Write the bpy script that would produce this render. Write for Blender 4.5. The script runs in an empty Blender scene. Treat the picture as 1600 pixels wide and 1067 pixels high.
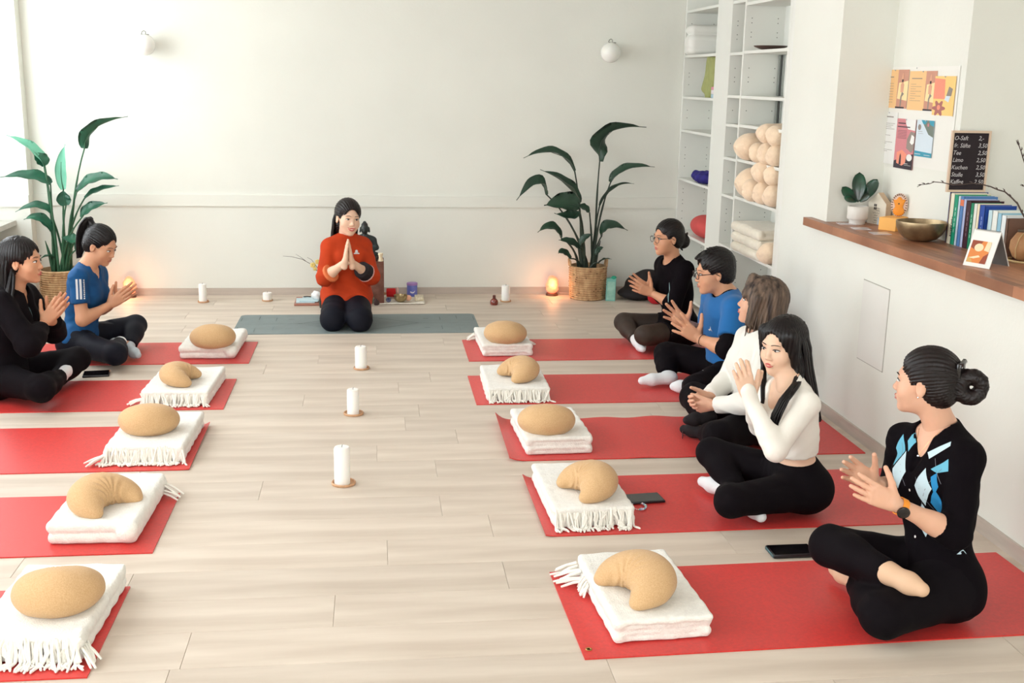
import bpy, bmesh, math, random, time
import numpy as np
from mathutils import Vector, Matrix
from mathutils.bvhtree import BVHTree
T0 = time.time()
random.seed(7)
rng = np.random.default_rng(7)
SC = bpy.context.scene
C = bpy.context.collection

# ------------------------------------------------------------------ camera
F = 1750.0; CAMH = 1.82
PITCH, YAW, ROLL = math.radians(13.2), math.radians(7.1), math.radians(-1.08)
def cam_axes():
    cy, sy, cp, sp = math.cos(YAW), math.sin(YAW), math.cos(PITCH), math.sin(PITCH)
    f = np.array([sy*cp, cy*cp, -sp]); rt = np.array([cy, -sy, 0.0]); dn = np.cross(f, rt)
    c, s = math.cos(ROLL), math.sin(ROLL)
    return np.array([c*rt + s*dn, -s*rt + c*dn, f])
CM = cam_axes()
cam_data = bpy.data.cameras.new('camera'); cam = bpy.data.objects.new('camera', cam_data); C.objects.link(cam)
cam_data.sensor_width = 36; cam_data.lens = F/1600*36; cam_data.clip_start = .05
mw = Matrix.Identity(4)
for i in range(3):
    mw[i][0] = CM[0][i]; mw[i][1] = -CM[1][i]; mw[i][2] = -CM[2][i]
mw[2][3] = CAMH
cam.matrix_world = mw
SC.camera = cam
def ray(x, y): return np.array([(x-800)/F, (y-533.5)/F, 1.0]) @ CM
def atZ(x, y, z=0.0):
    d = ray(x, y); t = (z-CAMH)/d[2]; return np.array([d[0]*t, d[1]*t, z])
def atX(x, y, X):
    d = ray(x, y); t = X/d[0]; return np.array([X, d[1]*t, CAMH+d[2]*t])
def atY(x, y, Y):
    d = ray(x, y); t = Y/d[1]; return np.array([d[0]*t, Y, CAMH+d[2]*t])

# ------------------------------------------------------------------ light, world, exposure
SC.view_settings.view_transform = 'Standard'
SC.view_settings.look = 'None'
SC.view_settings.exposure = -0.72
SC.view_settings.gamma = 1.0
SC.view_settings.use_curve_mapping = False
world = bpy.data.worlds.new('world'); SC.world = world; world.use_nodes = True
world.node_tree.nodes['Background'].inputs[0].default_value = (.93, .97, 1.0, 1)
world.node_tree.nodes['Background'].inputs[1].default_value = 1.5
def area(name, loc, target, sx, sy, power, col):
    l = bpy.data.lights.new(name, 'AREA'); l.shape = 'RECTANGLE'; l.size = sx; l.size_y = sy
    l.energy = power; l.color = col
    o = bpy.data.objects.new(name, l); C.objects.link(o); o.location = loc
    o.rotation_euler = (Vector(target)-Vector(loc)).to_track_quat('-Z', 'Z').to_euler()
    return o
WIN = [(7.0, 9.1), (3.9, 6.2), (0.6, 3.1)]
for i, (a, b) in enumerate(WIN):
    area('window_daylight', (-3.2, (a+b)/2, 1.8), (1.0, (a+b)/2-.1, .9), 2.2, b-a, (150, 165, 165)[i], (.93, .975, 1.0))
area('rear_window_daylight', (-.2, -2.35, 1.9), (.2, 5, 1.0), 4.6, 1.9, 215, (.975, .985, 1.0))
area('kitchen_area_light', (4.0, 3.9, 2.55), (3.2, 4.6, 0.9), .8, .8, 14, (1.0, .95, .88))  # small warm area light high up in the kitchen alcove

# ------------------------------------------------------------------ helpers
def lin(c):
    return tuple(((v/255)/12.92 if v/255 <= .04045 else ((v/255+.055)/1.055)**2.4) for v in c) + (1,)
MATS = {}
def M(name, rgb, rough=.6, var=.0, scale=20, bump=0, bscale=60, metal=0, sheen=0, spec=.5, sss=0, stretch=None, bstretch=None, objrand=0, emis=None, estr=0, trans=0, coat=0, rgb2=None, bdist=.002, detail=4):
    if name in MATS: return MATS[name]
    m = bpy.data.materials.new(name); m.use_nodes = True; nt = m.node_tree; N = nt.nodes; L = nt.links
    b = N['Principled BSDF']; col = lin(rgb)
    b.inputs['Base Color'].default_value = col
    b.inputs['Roughness'].default_value = rough; b.inputs['Metallic'].default_value = metal
    b.inputs['Specular IOR Level'].default_value = spec
    if sheen:
        b.inputs['Sheen Weight'].default_value = sheen; b.inputs['Sheen Roughness'].default_value = .5
    if sss:
        b.inputs['Subsurface Weight'].default_value = sss
        b.inputs['Subsurface Radius'].default_value = (.02, .008, .004); b.inputs['Subsurface Scale'].default_value = .5
    if coat: b.inputs['Coat Weight'].default_value = coat
    if trans: b.inputs['Transmission Weight'].default_value = trans
    if emis: b.inputs['Emission Color'].default_value = lin(emis); b.inputs['Emission Strength'].default_value = estr
    tc = N.new('ShaderNodeTexCoord')
    def mapped(sv):
        mp = N.new('ShaderNodeMapping'); L.new(tc.outputs['Object'], mp.inputs[0]); mp.inputs['Scale'].default_value = sv; return mp.outputs[0]
    last = None
    if var or rgb2:
        n = N.new('ShaderNodeTexNoise'); n.inputs['Scale'].default_value = scale; n.inputs['Detail'].default_value = detail
        L.new(mapped(stretch or (1, 1, 1)), n.inputs['Vector'])
        mx = N.new('ShaderNodeMix'); mx.data_type = 'RGBA'
        c2 = lin(rgb2) if rgb2 else tuple(max(0, v*(1-var)) for v in col[:3])+(1,)
        c1 = col if rgb2 else tuple(min(1, v*(1+var*.5)) for v in col[:3])+(1,)
        mr = N.new('ShaderNodeMapRange'); mr.inputs[1].default_value = .35; mr.inputs[2].default_value = .65
        L.new(n.outputs['Fac'], mr.inputs[0])
        mx.inputs['A'].default_value = c1; mx.inputs['B'].default_value = c2
        L.new(mr.outputs[0], mx.inputs['Factor']); last = mx.outputs['Result']
    if objrand:
        oi = N.new('ShaderNodeObjectInfo'); hs = N.new('ShaderNodeHueSaturation')
        mr = N.new('ShaderNodeMapRange'); mr.inputs[3].default_value = 1-objrand; mr.inputs[4].default_value = 1+objrand
        L.new(oi.outputs['Random'], mr.inputs[0]); L.new(mr.outputs[0], hs.inputs['Value'])
        if last is not None: L.new(last, hs.inputs['Color'])
        else: hs.inputs['Color'].default_value = col
        last = hs.outputs['Color']
    if last is not None: L.new(last, b.inputs['Base Color'])
    if bump:
        n2 = N.new('ShaderNodeTexNoise'); n2.inputs['Scale'].default_value = bscale; n2.inputs['Detail'].default_value = 3
        L.new(mapped(bstretch or (1, 1, 1)), n2.inputs['Vector'])
        bp = N.new('ShaderNodeBump'); bp.inputs['Strength'].default_value = bump; bp.inputs['Distance'].default_value = bdist
        L.new(n2.outputs['Fac'], bp.inputs['Height']); L.new(bp.outputs[0], b.inputs['Normal'])
    MATS[name] = m
    return m

def tag(o, label=None, cat=None, group=None, kind=None):
    if label: o['label'] = label
    if cat: o['category'] = cat
    if group: o['group'] = group
    if kind: o['kind'] = kind
    return o
def link(o, parent=None):
    C.objects.link(o)
    if parent is not None: o.parent = parent
    return o
def mesh_obj(name, V, Fc, mat, parent=None, smooth=False, loc=None):
    """vertices in WORLD space; the object's origin goes to loc (or the parent's) so parts sit in their thing's frame"""
    V = np.asarray(V, dtype=float)
    base = np.array(loc if loc is not None else (0, 0, 0), dtype=float)
    off = base.copy()
    p = parent
    while p is not None:
        off = off + np.array(p.location); p = p.parent
    me = bpy.data.meshes.new(name)
    me.from_pydata((V-off).tolist(), [], Fc.tolist() if hasattr(Fc, 'tolist') else Fc)
    mats = mat if isinstance(mat, (list, tuple)) else [mat]
    for m in mats: me.materials.append(m)
    if smooth: me.shade_smooth()
    o = bpy.data.objects.new(name, me); link(o, parent); o.location = base
    return o
def empty(name, loc, label=None, cat=None, group=None):
    o = bpy.data.objects.new(name, None); C.objects.link(o); o.location = tuple(float(v) for v in loc); o.empty_display_size = .05
    return tag(o, label, cat, group)
class MB:
    """mesh builder in world space"""
    def __init__(s): s.v = []; s.f = []; s.m = []
    def add(s, V, Fs, mi=0):
        n = len(s.v); s.v += [tuple(map(float, v)) for v in V]; s.f += [tuple(i+n for i in f) for f in Fs]; s.m += [mi]*len(Fs); return s
    def box(s, lo, hi, mi=0, bev=0):
        x0, y0, z0 = lo; x1, y1, z1 = hi
        if bev:
            bm = bmesh.new(); bmesh.ops.create_cube(bm, size=1)
            for v in bm.verts: v.co = Vector(((x0+x1)/2+v.co.x*(x1-x0), (y0+y1)/2+v.co.y*(y1-y0), (z0+z1)/2+v.co.z*(z1-z0)))
            bmesh.ops.bevel(bm, geom=bm.edges[:], offset=bev, segments=2, affect='EDGES', profile=.5)
            bm.verts.index_update(); s.add([v.co[:] for v in bm.verts], [[v.index for v in f.verts] for f in bm.faces], mi); bm.free(); return s
        V = [(x0,y0,z0),(x1,y0,z0),(x1,y1,z0),(x0,y1,z0),(x0,y0,z1),(x1,y0,z1),(x1,y1,z1),(x0,y1,z1)]
        return s.add(V, [(0,3,2,1),(4,5,6,7),(0,1,5,4),(1,2,6,5),(2,3,7,6),(3,0,4,7)], mi)
    def obox(s, c, ax, half, mi=0, bev=0):
        """oriented box: ax = three unit axes"""
        t = MB().box((-half[0],-half[1],-half[2]), half, 0, bev)
        A = np.array(ax, float); V = np.array(t.v) @ A + np.array(c, float)
        return s.add(V, t.f, mi)
    def tube(s, pts, r, n=6, mi=0, cap=True, flat=1.0):
        P = np.array(pts, float); k = len(P)
        R = np.full(k, r) if np.isscalar(r) else np.array(r, float)
        T = np.gradient(P, axis=0); T /= np.linalg.norm(T, axis=1)[:, None]+1e-12
        up = np.array([0, 0, 1.]) if abs(T[0][2]) < .9 else np.array([1., 0, 0])
        a = np.cross(T[0], up); a /= np.linalg.norm(a)
        V = []
        for i in range(k):
            a = a - T[i]*(a@T[i]); a /= np.linalg.norm(a)+1e-12; b = np.cross(T[i], a)
            for j in range(n):
                th = 2*math.pi*j/n; V.append(P[i]+R[i]*(math.cos(th)*a+flat*math.sin(th)*b))
        Fs = [(i*n+j, i*n+(j+1) % n, (i+1)*n+(j+1) % n, (i+1)*n+j) for i in range(k-1) for j in range(n)]
        if cap: Fs += [tuple(range(n-1, -1, -1)), tuple((k-1)*n+j for j in range(n))]
        return s.add(V, Fs, mi)
    def lathe(s, prof, c, n=24, mi=0, axis=None):
        """prof: list of (r,z)"""
        V = []; k = len(prof)
        A = np.eye(3) if axis is None else np.array(axis, float)
        for r, z in prof:
            for j in range(n):
                th = 2*math.pi*j/n; V.append(np.array([r*math.cos(th), r*math.sin(th), z]) @ A + np.array(c, float))
        Fs = [(i*n+j, i*n+(j+1) % n, (i+1)*n+(j+1) % n, (i+1)*n+j) for i in range(k-1) for j in range(n)]
        if prof[0][0] > 1e-5: Fs.append(tuple(range(n-1, -1, -1)))
        if prof[-1][0] > 1e-5: Fs.append(tuple((k-1)*n+j for j in range(n)))
        return s.add(V, Fs, mi)
    def ball(s, c, r, n=12, mi=0, ax=None):
        r = (r, r, r) if np.isscalar(r) else r
        A = np.eye(3) if ax is None else np.array(ax, float); V = []; m = max(4, n//2)
        for i in range(m+1):
            ph = math.pi*i/m
            for j in range(n):
                th = 2*math.pi*j/n
                V.append(np.array([r[0]*math.sin(ph)*math.cos(th), r[1]*math.sin(ph)*math.sin(th), -r[2]*math.cos(ph)]) @ A + np.array(c, float))
        Fs = [(i*n+j, i*n+(j+1) % n, (i+1)*n+(j+1) % n, (i+1)*n+j) for i in range(m) for j in range(n)]
        return s.add(V, Fs, mi)
    def prism(s, poly, o, u, v, w, d, mi=0):
        """2D polygon extruded by d along w"""
        o, u, v, w = (np.array(q, float) for q in (o, u, v, w)); n = len(poly)
        V = [o+u*a+v*b for a, b in poly] + [o+u*a+v*b+w*d for a, b in poly]
        Fs = [tuple(range(n-1, -1, -1)), tuple(range(n, 2*n))] + [(i, (i+1) % n, n+(i+1) % n, n+i) for i in range(n)]
        return s.add(V, Fs, mi)
    def build(s, name, mat, parent=None, smooth=False, loc=None, weld=False):
        o = mesh_obj(name, s.v, s.f, mat, parent, smooth, loc)
        if isinstance(mat, (list, tuple)) and len(mat) > 1: o.data.polygons.foreach_set('material_index', s.m)
        if smooth:
            bm = bmesh.new(); bm.from_mesh(o.data); bmesh.ops.remove_doubles(bm, verts=bm.verts, dist=1e-6)
            bmesh.ops.recalc_face_normals(bm, faces=bm.faces)
            bm.to_mesh(o.data); bm.free(); o.data.set_sharp_from_angle(angle=math.radians(40))
        return o
def text_mesh(name, txt, size, o, u, v, mat, parent, depth=.0006, shear=0, align='LEFT'):
    cu = bpy.data.curves.new(name, 'FONT'); cu.body = txt; cu.size = size; cu.extrude = depth; cu.shear = shear; cu.align_x = align; cu.resolution_u = 2
    t = bpy.data.objects.new('tmp', cu); C.objects.link(t)
    bpy.context.view_layer.update()
    me = bpy.data.meshes.new_from_object(t.evaluated_get(bpy.context.evaluated_depsgraph_get()))
    bpy.data.objects.remove(t)
    V = np.array([q.co[:] for q in me.vertices]); Fs = [tuple(p.vertices) for p in me.polygons]
    u = np.array(u, float); v = np.array(v, float); w = np.cross(u, v)
    W_ = np.array(o, float) + V[:, :1]*u + V[:, 1:2]*v + V[:, 2:3]*w
    return mesh_obj(name, W_, Fs, mat, parent)

# ------------------------------------------------------------------ SDF modelling: smooth-union solids meshed with surface nets
def nrm(v): v = np.array(v, float); return v/(np.linalg.norm(v)+1e-12)
def cap(a, b, ra, rb=None, k=.02, cut=None, flat=None):
    a = np.array(a, float); b = np.array(b, float); rb = ra if rb is None else rb
    ba = b-a; L2 = float(ba@ba)+1e-12; m = max(ra, rb)
    def f(X, Y, Z):
        x = X-a[0]; y = Y-a[1]; z = Z-a[2]
        t = np.clip((x*ba[0]+y*ba[1]+z*ba[2])/L2, 0, 1)
        d = np.sqrt((x-t*ba[0])**2+(y-t*ba[1])**2+(z-t*ba[2])**2)-(ra+(rb-ra)*t)
        if cut is not None:
            for (cp, cn) in cut: d = np.maximum(d, (X-cp[0])*cn[0]+(Y-cp[1])*cn[1]+(Z-cp[2])*cn[2])
        return d
    return (f, np.minimum(a, b)-m, np.maximum(a, b)+m, k)
def ell(c, r, R=None, k=.03, cut=None):
    c = np.array(c, float); r = np.array(r, float); R = np.eye(3) if R is None else np.array(R, float)
    ext = np.sqrt(((R.T*r)**2).sum(1))
    def f(X, Y, Z):
        x = X-c[0]; y = Y-c[1]; z = Z-c[2]
        q = [x*R[i][0]+y*R[i][1]+z*R[i][2] for i in range(3)]
        k0 = np.sqrt((q[0]/r[0])**2+(q[1]/r[1])**2+(q[2]/r[2])**2)
        k1 = np.sqrt((q[0]/r[0]**2)**2+(q[1]/r[1]**2)**2+(q[2]/r[2]**2)**2)+1e-9
        d = k0*(k0-1)/k1
        if cut is not None:
            for (cp, cn) in cut: d = np.maximum(d, (X-cp[0])*cn[0]+(Y-cp[1])*cn[1]+(Z-cp[2])*cn[2])
        return d
    return (f, c-ext, c+ext, k)
def rbox(c, half, rad, R=None, k=.01):
    c = np.array(c, float); h = np.array(half, float)-rad; R = np.eye(3) if R is None else np.array(R, float)
    ext = np.sqrt(((R.T*np.array(half))**2).sum(1))*1.75
    def f(X, Y, Z):
        x = X-c[0]; y = Y-c[1]; z = Z-c[2]
        q = [np.abs(x*R[i][0]+y*R[i][1]+z*R[i][2])-h[i] for i in range(3)]
        o = np.sqrt(np.maximum(q[0], 0)**2+np.maximum(q[1], 0)**2+np.maximum(q[2], 0)**2)
        return o+np.minimum(np.maximum(np.maximum(q[0], q[1]), q[2]), 0)-rad
    return (f, c-ext, c+ext, k)
def chain(pts, rs, k=.02):
    return [cap(pts[i], pts[i+1], rs[i], rs[i+1], k) for i in range(len(pts)-1)]
def solid(prims, h, subs=(), post=None, ground=None):
    lo = np.min([p[1] for p in prims], axis=0)-3*h; hi = np.max([p[2] for p in prims], axis=0)+3*h
    if ground is not None: lo[2] = max(lo[2], ground-3*h)
    n = np.ceil((hi-lo)/h).astype(int)+1
    ax = [(lo[i]+h*np.arange(n[i])).astype(np.float32) for i in range(3)]
    D = np.full(n, .5, np.float32)
    def region(p, pad):
        s = []
        for i in range(3):
            a = int(max(0, np.floor((p[1][i]-pad-lo[i])/h))); b = int(min(n[i], np.ceil((p[2][i]+pad-lo[i])/h)+1)); s.append(slice(a, max(a, b)))
        return tuple(s), ax[0][s[0]][:, None, None], ax[1][s[1]][None, :, None], ax[2][s[2]][None, None, :]
    for p in prims:
        k = p[3]; s, X, Y, Z = region(p, k+3*h)
        if D[s].size == 0: continue
        b = p[0](X, Y, Z).astype(np.float32); a = D[s]
        q = np.maximum(k-np.abs(a-b), 0)/max(k, 1e-6)
        D[s] = np.minimum(a, b)-q*q*k*.25
    for p in subs:
        k = p[3]; s, X, Y, Z = region(p, k+2*h)
        if D[s].size == 0: continue
        b = -p[0](X, Y, Z).astype(np.float32); a = D[s]
        q = np.maximum(k-np.abs(a-b), 0)/max(k, 1e-6)
        D[s] = np.maximum(a, b)+q*q*k*.25
    X, Y, Z = ax[0][:, None, None], ax[1][None, :, None], ax[2][None, None, :]
    if post is not None: D = post(D, X, Y, Z).astype(np.float32)
    if ground is not None: D = np.maximum(D, (ground-Z))
    D[0] = D[-1] = .1; D[:, 0] = D[:, -1] = .1; D[:, :, 0] = D[:, :, -1] = .1
    return nets(D, lo, h)
def nets(D, lo, h):
    S = D < 0
    c = np.zeros(tuple(np.array(D.shape)-1), np.uint8)
    offs = [(i, j, k) for i in (0, 1) for j in (0, 1) for k in (0, 1)]
    for i, j, k in offs: c += S[i:S.shape[0]-1+i, j:S.shape[1]-1+j, k:S.shape[2]-1+k]
    idx = np.argwhere((c > 0) & (c < 8))
    ids = np.full(c.shape, -1, np.int32); ids[idx[:, 0], idx[:, 1], idx[:, 2]] = np.arange(len(idx))
    val = {o: D[idx[:, 0]+o[0], idx[:, 1]+o[1], idx[:, 2]+o[2]] for o in offs}
    acc = np.zeros((len(idx), 3)); cnt = np.zeros(len(idx))
    for o in offs:
        for a in range(3):
            if o[a]: continue
            q = list(o); q[a] = 1; q = tuple(q); A = val[o]; B = val[q]; m = (A < 0) != (B < 0)
            t = np.where(m, A/np.where(m, A-B, 1), 0)
            p = np.tile(np.array(o, float), (len(idx), 1)); p[:, a] += t
            acc[m] += p[m]; cnt[m] += 1
    V = lo+(idx+acc/cnt[:, None])*h
    Fs = []
    for a in range(3):
        b, d = (a+1) % 3, (a+2) % 3
        s0 = [slice(1, -1)]*3; s1 = [slice(1, -1)]*3; s0[a] = slice(0, -1); s1[a] = slice(1, None)
        A = S[tuple(s0)]; B = S[tuple(s1)]
        for flip in (False, True):
            m = (A & ~B) if not flip else (~A & B)
            e = np.argwhere(m)
            if len(e) == 0: continue
            for ax2 in range(3):
                if ax2 != a: e[:, ax2] += 1
            def cell(db, dd):
                q = e.copy(); q[:, b] += db; q[:, d] += dd; return ids[q[:, 0], q[:, 1], q[:, 2]]
            Q = np.stack([cell(-1, -1), cell(0, -1), cell(0, 0), cell(-1, 0)], 1)
            if flip: Q = Q[:, ::-1]
            Fs.append(Q)
    Fs = np.concatenate(Fs)
    return V, Fs
def merge(parts):
    Vs, Fs, n = [], [], 0
    for V, Fc in parts: Vs.append(np.asarray(V, float)); Fs += (np.asarray(Fc)+n).tolist() if hasattr(Fc, 'shape') else [tuple(i+n for i in f) for f in Fc]; n += len(V)
    return np.concatenate(Vs), Fs
def wrinkle(amp, f=38, seed=0, dirw=(1, 1, 1)):
    r = np.random.default_rng(seed); a = r.uniform(-1, 1, (4, 3))
    def g(X, Y, Z):
        w = .6*np.sin(f*.35*(a[0][0]*X+a[0][1]*Y+a[0][2]*Z)*2.2)+.6*np.sin(f*.3*(a[1][0]*X+a[1][1]*Y+a[1][2]*Z)*2.6+1.3)
        s = np.sin(f*(dirw[0]*a[2][0]*X+dirw[1]*a[2][1]*Y+dirw[2]*Z)+3*w)
        s2 = np.sin(f*1.7*(a[3][0]*X*dirw[0]+a[3][1]*Y*dirw[1]-.6*Z)+2.3*w+1)
        return amp*(np.abs(s)-.6)+amp*.5*s2
    return g
#==PART2==
# ------------------------------------------------------------------ materials
wallm = M('wall_plaster', (236, 237, 228), .85, var=.03, scale=1.2, bump=.25, bscale=55, bdist=.003, spec=.2)
ceilm = M('ceiling_plaster', (240, 240, 236), .9, bump=.1, bscale=40)
darkj = M('floor_joint', (190, 178, 160), .9, var=.1)
plank_m = M('pale_oak_plank', (221, 208, 193), .5, rgb2=(200, 185, 169), scale=2.0, stretch=(.5, 4.5, 1), bump=.12, bscale=60, bstretch=(.08, 1, 1), objrand=.05, spec=.4, detail=7, bdist=.001)
base_m = M('greige_baseboard', (196, 184, 172), .55, var=.1, scale=3, stretch=(1, 1, 8))
white_m = M('white_laminate', (238, 239, 232), .45, var=.02, scale=2, spec=.4)
redm = M('red_mat_foam', (212, 34, 26), .45, var=.10, scale=90, bump=.35, bscale=260, spec=.7, bdist=.0008, sheen=.08)
greym = M('grey_rubber_mat', (128, 141, 141), .6, var=.05, scale=8, bump=.15, bscale=300, spec=.35)
greyl = M('mat_engraving', (74, 86, 88), .8)
blank_m = M('white_fleece', (246, 244, 236), .95, var=.05, scale=60, bump=.9, bscale=170, sheen=.5, spec=.1, bdist=.004)
fringe_m = M('white_wool_yarn', (246, 243, 233), .95, bump=.5, bscale=300, sheen=.3, spec=.1)
pillow_m = M('tan_cork_fabric', (216, 180, 136), .9, rgb2=(204, 164, 118), scale=260, bump=.5, bscale=330, spec=.2, sheen=.15, bdist=.001, stretch=(1, 1, 1))
wax_m = M('white_candle_wax', (250, 248, 242), .45, sss=.2, spec=.4)
wick_m = M('burnt_wick', (60, 50, 42), .9)
saucer_m = M('saucer_wood', (205, 160, 122), .55, var=.15, scale=30, stretch=(1, 4, 1))

# ------------------------------------------------------------------ setting
def struct(name, boxes, m, kind='structure'):
    b = MB()
    for bx in boxes: b.box(bx[0], bx[1])
    return tag(b.build(name, m), kind=kind)
YB = 9.52; XL = -2.75; XN = -3.1; XR = 2.52; ZC = 3.0
floor = struct('floor', [((-3.4, -2.6, -.12), (3.0, 9.7, -.004)), ((-3.1, -2.5, -.01), (2.52, 1.2, 0)), ((2.62, 2.2, -.12), (4.3, 5.3, -.01))], darkj)
struct('ceiling', [((-3.4, -2.6, ZC), (4.3, 9.7, ZC+.1))], ceilm)
struct('wall_back', [((-3.4, YB, -.01), (3.0, YB+.12, ZC))], wallm)
struct('trim_1', [((-3.1, YB-.016, .748), (2.60, YB+.002, .842)), ], wallm)
struct('trim_2', [((-3.1, 9.386, .748), (-2.752, 9.402, .842))], wallm)
wins = [(6.8, 9.4), (3.7, 6.4), (.3, 3.3)]
piers = [(9.40, YB+.01), (6.4, 6.8), (3.3, 3.7), (-2.5, .3)]
struct('wall_left', [((-3.4, a, -.01), (XL, b, ZC)) for a, b in piers] + [((-3.4, a, 2.75), (XL, b, ZC)) for a, b in wins] + [((-3.4, a, -.01), (XN, b, .6)) for a, b in wins], wallm)
struct('wall_front', [((-3.4, -2.6, -.01), (-2.6, -2.5, ZC)), ((2.3, -2.6, -.01), (2.7, -2.5, ZC)), ((-2.6, -2.6, -.01), (2.3, -2.5, .8)), ((-2.6, -2.6, 2.9), (2.3, -2.5, ZC))], wallm)
glass = M('window_glass', (255, 255, 255), .02, trans=1)
def window(n, ax, a, b, z0, z1):
    b1 = MB(); w = .06
    def bx(p0, p1, q0, q1):
        if ax == 'x': b1.box((-3.3, p0, q0), (-3.22, p1, q1))
        else: b1.box((p0, -2.6, q0), (p1, -2.53, q1))
    bx(a, a+w, z0, z1); bx(b-w, b, z0, z1); bx(a, b, z0, z0+w); bx(a, b, z1-w, z1); bx((a+b)/2-w/2, (a+b)/2+w/2, z0, z1)
    t = tag(b1.build('window_%d' % n, white_m), kind='structure')
    for p0, p1 in ((a+w, (a+b)/2-w/2), ((a+b)/2+w/2, b-w)):
        g = MB()
        if ax == 'x': g.box((-3.265, p0, z0+w), (-3.26, p1, z1-w))
        else: g.box((p0, -2.57, z0+w), (p1, -2.565, z1-w))
        g.build('pane', glass, t)
for i, (a, b) in enumerate(wins):
    window(i+1, 'x', a, b, .6, 2.75)
window(4, 'y', -2.6, 2.3, .8, 2.9)
sill_m = M('stone_sill', (214, 212, 204), .4, var=.08, scale=14)
for i, (a, b) in enumerate(wins):
    struct('trim_%d' % (3+i), [((-3.22, a+.001, .6), (-2.865, b-.001, .64))], sill_m)
struct('wall_right', [((2.9, 6.75, -.01), (3.0, YB, ZC)), ((XR, 6.03, -.01), (3.0, 6.75, ZC)), ((XR, 6.0, -.01), (2.62, 6.03, 1.02)), ((XR, -2.5, -.01), (2.62, 6.0, 1.02)), ((XR, -2.5, 1.02), (2.62, 2.2, ZC))], wallm)
struct('wall_niche', [((2.83, 5.24, -.01), (4.3, 6.03, ZC))], wallm)
struct('wall_kitchen', [((4.2, 2.1, -.01), (4.3, 5.24, ZC)), ((2.62, 2.1, -.01), (4.2, 2.2, ZC))], wallm)
struct('baseboard_back', [((-2.75, YB-.014, 0), (2.6, YB, .058))], base_m)
struct('baseboard_left', [((XL, 9.40, 0), (XL+.014, YB-.014, .058)), ((-3.1, 9.386, 0), (XL+.014, 9.40, .058)), ((-3.1, 6.8, 0), (-3.086, 9.386, .058))], base_m)
struct('baseboard_right', [((XR-.014, -2.5, 0), (XR, 6.75, .062))], base_m)
# floor planks: separate boards with chamfered edges
PW = .24; y = 9.52-PW*35+.0; row = 0; protos = {}
def plank(x0, x1, y0, y1):
    b = MB(); g = .0006; c = .0009
    lo = (x0+g, y0+g, -.004); hi = (x1-g, y1-g, 0)
    V = [(lo[0],lo[1],-.004),(hi[0],lo[1],-.004),(hi[0],hi[1],-.004),(lo[0],hi[1],-.004),
         (lo[0],lo[1],-c),(hi[0],lo[1],-c),(hi[0],hi[1],-c),(lo[0],hi[1],-c),
         (lo[0]+c,lo[1]+c,0),(hi[0]-c,lo[1]+c,0),(hi[0]-c,hi[1]-c,0),(lo[0]+c,hi[1]-c,0)]
    b.add(V, [(8,9,10,11)]+[(i,(i+1)%4,4+(i+1)%4,4+i) for i in range(4)]+[(4+i,4+(i+1)%4,8+(i+1)%4,8+i) for i in range(4)])
    b.build('plank', plank_m, floor, loc=((x0+x1)/2, (y0+y1)/2, 0))
pr = random.Random(3)
while y < YB-.01:
    xe = 2.9 if y+PW > 6.75 else XR-.012
    x = -3.1-pr.uniform(0, 1.2); ln = 1.38
    while x < xe:
        if y+PW > 1.2: plank(max(x, -3.1), min(x+ln, xe), max(y, 1.2), min(y+PW, YB-.012)) if min(x+ln, xe)-max(x, -3.1) > .05 else None
        x += ln
    y += PW; row += 1

# ------------------------------------------------------------------ yoga mats
def mat_mesh(x0, x1, y0, y1, th=.005, rot=0, zf=None, nx=60, ny=18, x0f=None):
    cx, cy = (x0+x1)/2, (y0+y1)/2
    T, Bt = [], []
    for i in range(nx+1):
        for j in range(ny+1):
            u = i/nx; v = j/ny; x = x0+(x1-x0)*u; yy = y0+(y1-y0)*v
            z = zf(u, v) if zf else 0
            c, s = math.cos(rot), math.sin(rot); X = cx+(x-cx)*c-(yy-cy)*s; Y = cy+(x-cx)*s+(yy-cy)*c
            T.append((X, Y, th+z)); Bt.append((X, Y, .0004+z))
    n = len(T); Fs = []
    q = lambda i, j: i*(ny+1)+j
    for i in range(nx):
        for j in range(ny):
            Fs.append((q(i,j), q(i+1,j), q(i+1,j+1), q(i,j+1))); Fs.append((n+q(i,j+1), n+q(i+1,j+1), n+q(i+1,j), n+q(i,j)))
    ed = [q(i, 0) for i in range(nx+1)]+[q(nx, j) for j in range(1, ny+1)]+[q(i, ny) for i in range(nx-1, -1, -1)]+[q(0, j) for j in range(ny-1, 0, -1)]
    m = len(ed)
    for a in range(m): Fs.append((ed[a], n+ed[a], n+ed[(a+1) % m], ed[(a+1) % m]))
    return T+Bt, Fs
def ztop(x): return 0
matspec = [
 ('r1', .606, 2.42, 7.135, 7.745, 0, 'red yoga mat on the right, farthest from the camera', None),
 ('r2', .566, 2.40, 6.125, 6.76, 0, 'red yoga mat under the man in the blue t-shirt', None),
 ('r3', .64, 2.46, 5.15, 5.82, 0, 'red yoga mat with rippled surface and upturned left end, fourth from the wall shelf', 'wave'),
 ('r4', .675, 2.47, 4.23, 4.91, .012, 'red yoga mat with a phone and beaded bracelet lying on it', 'lip'),
 ('r5', .65, 2.47, 3.245, 3.90, .022, 'bright red yoga mat nearest the camera on the right, eyelet in its corner', None),
 ('l1', -2.62, -.818, 7.15, 7.745, 0, 'pinkish red yoga mat under the woman in the blue sports top', None),
 ('l2', -2.65, -.848, 6.12, 6.76, 0, 'pinkish red yoga mat under the woman in black at the left edge', None),
 ('l3', -2.66, -.878, 5.13, 5.825, 0, 'empty pink-red yoga mat with a long-fringed blanket on its end', 'liplr'),
 ('l4', -2.66, -.87, 4.178, 4.82, 0, 'empty pink-red yoga mat with fringe-free folded blanket, second from the camera on the left', None),
 ('l5', -2.69, -.893, 3.248, 3.882, 0, 'pink-red yoga mat in the bottom left corner of the view', None)]
MATO = {}
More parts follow.
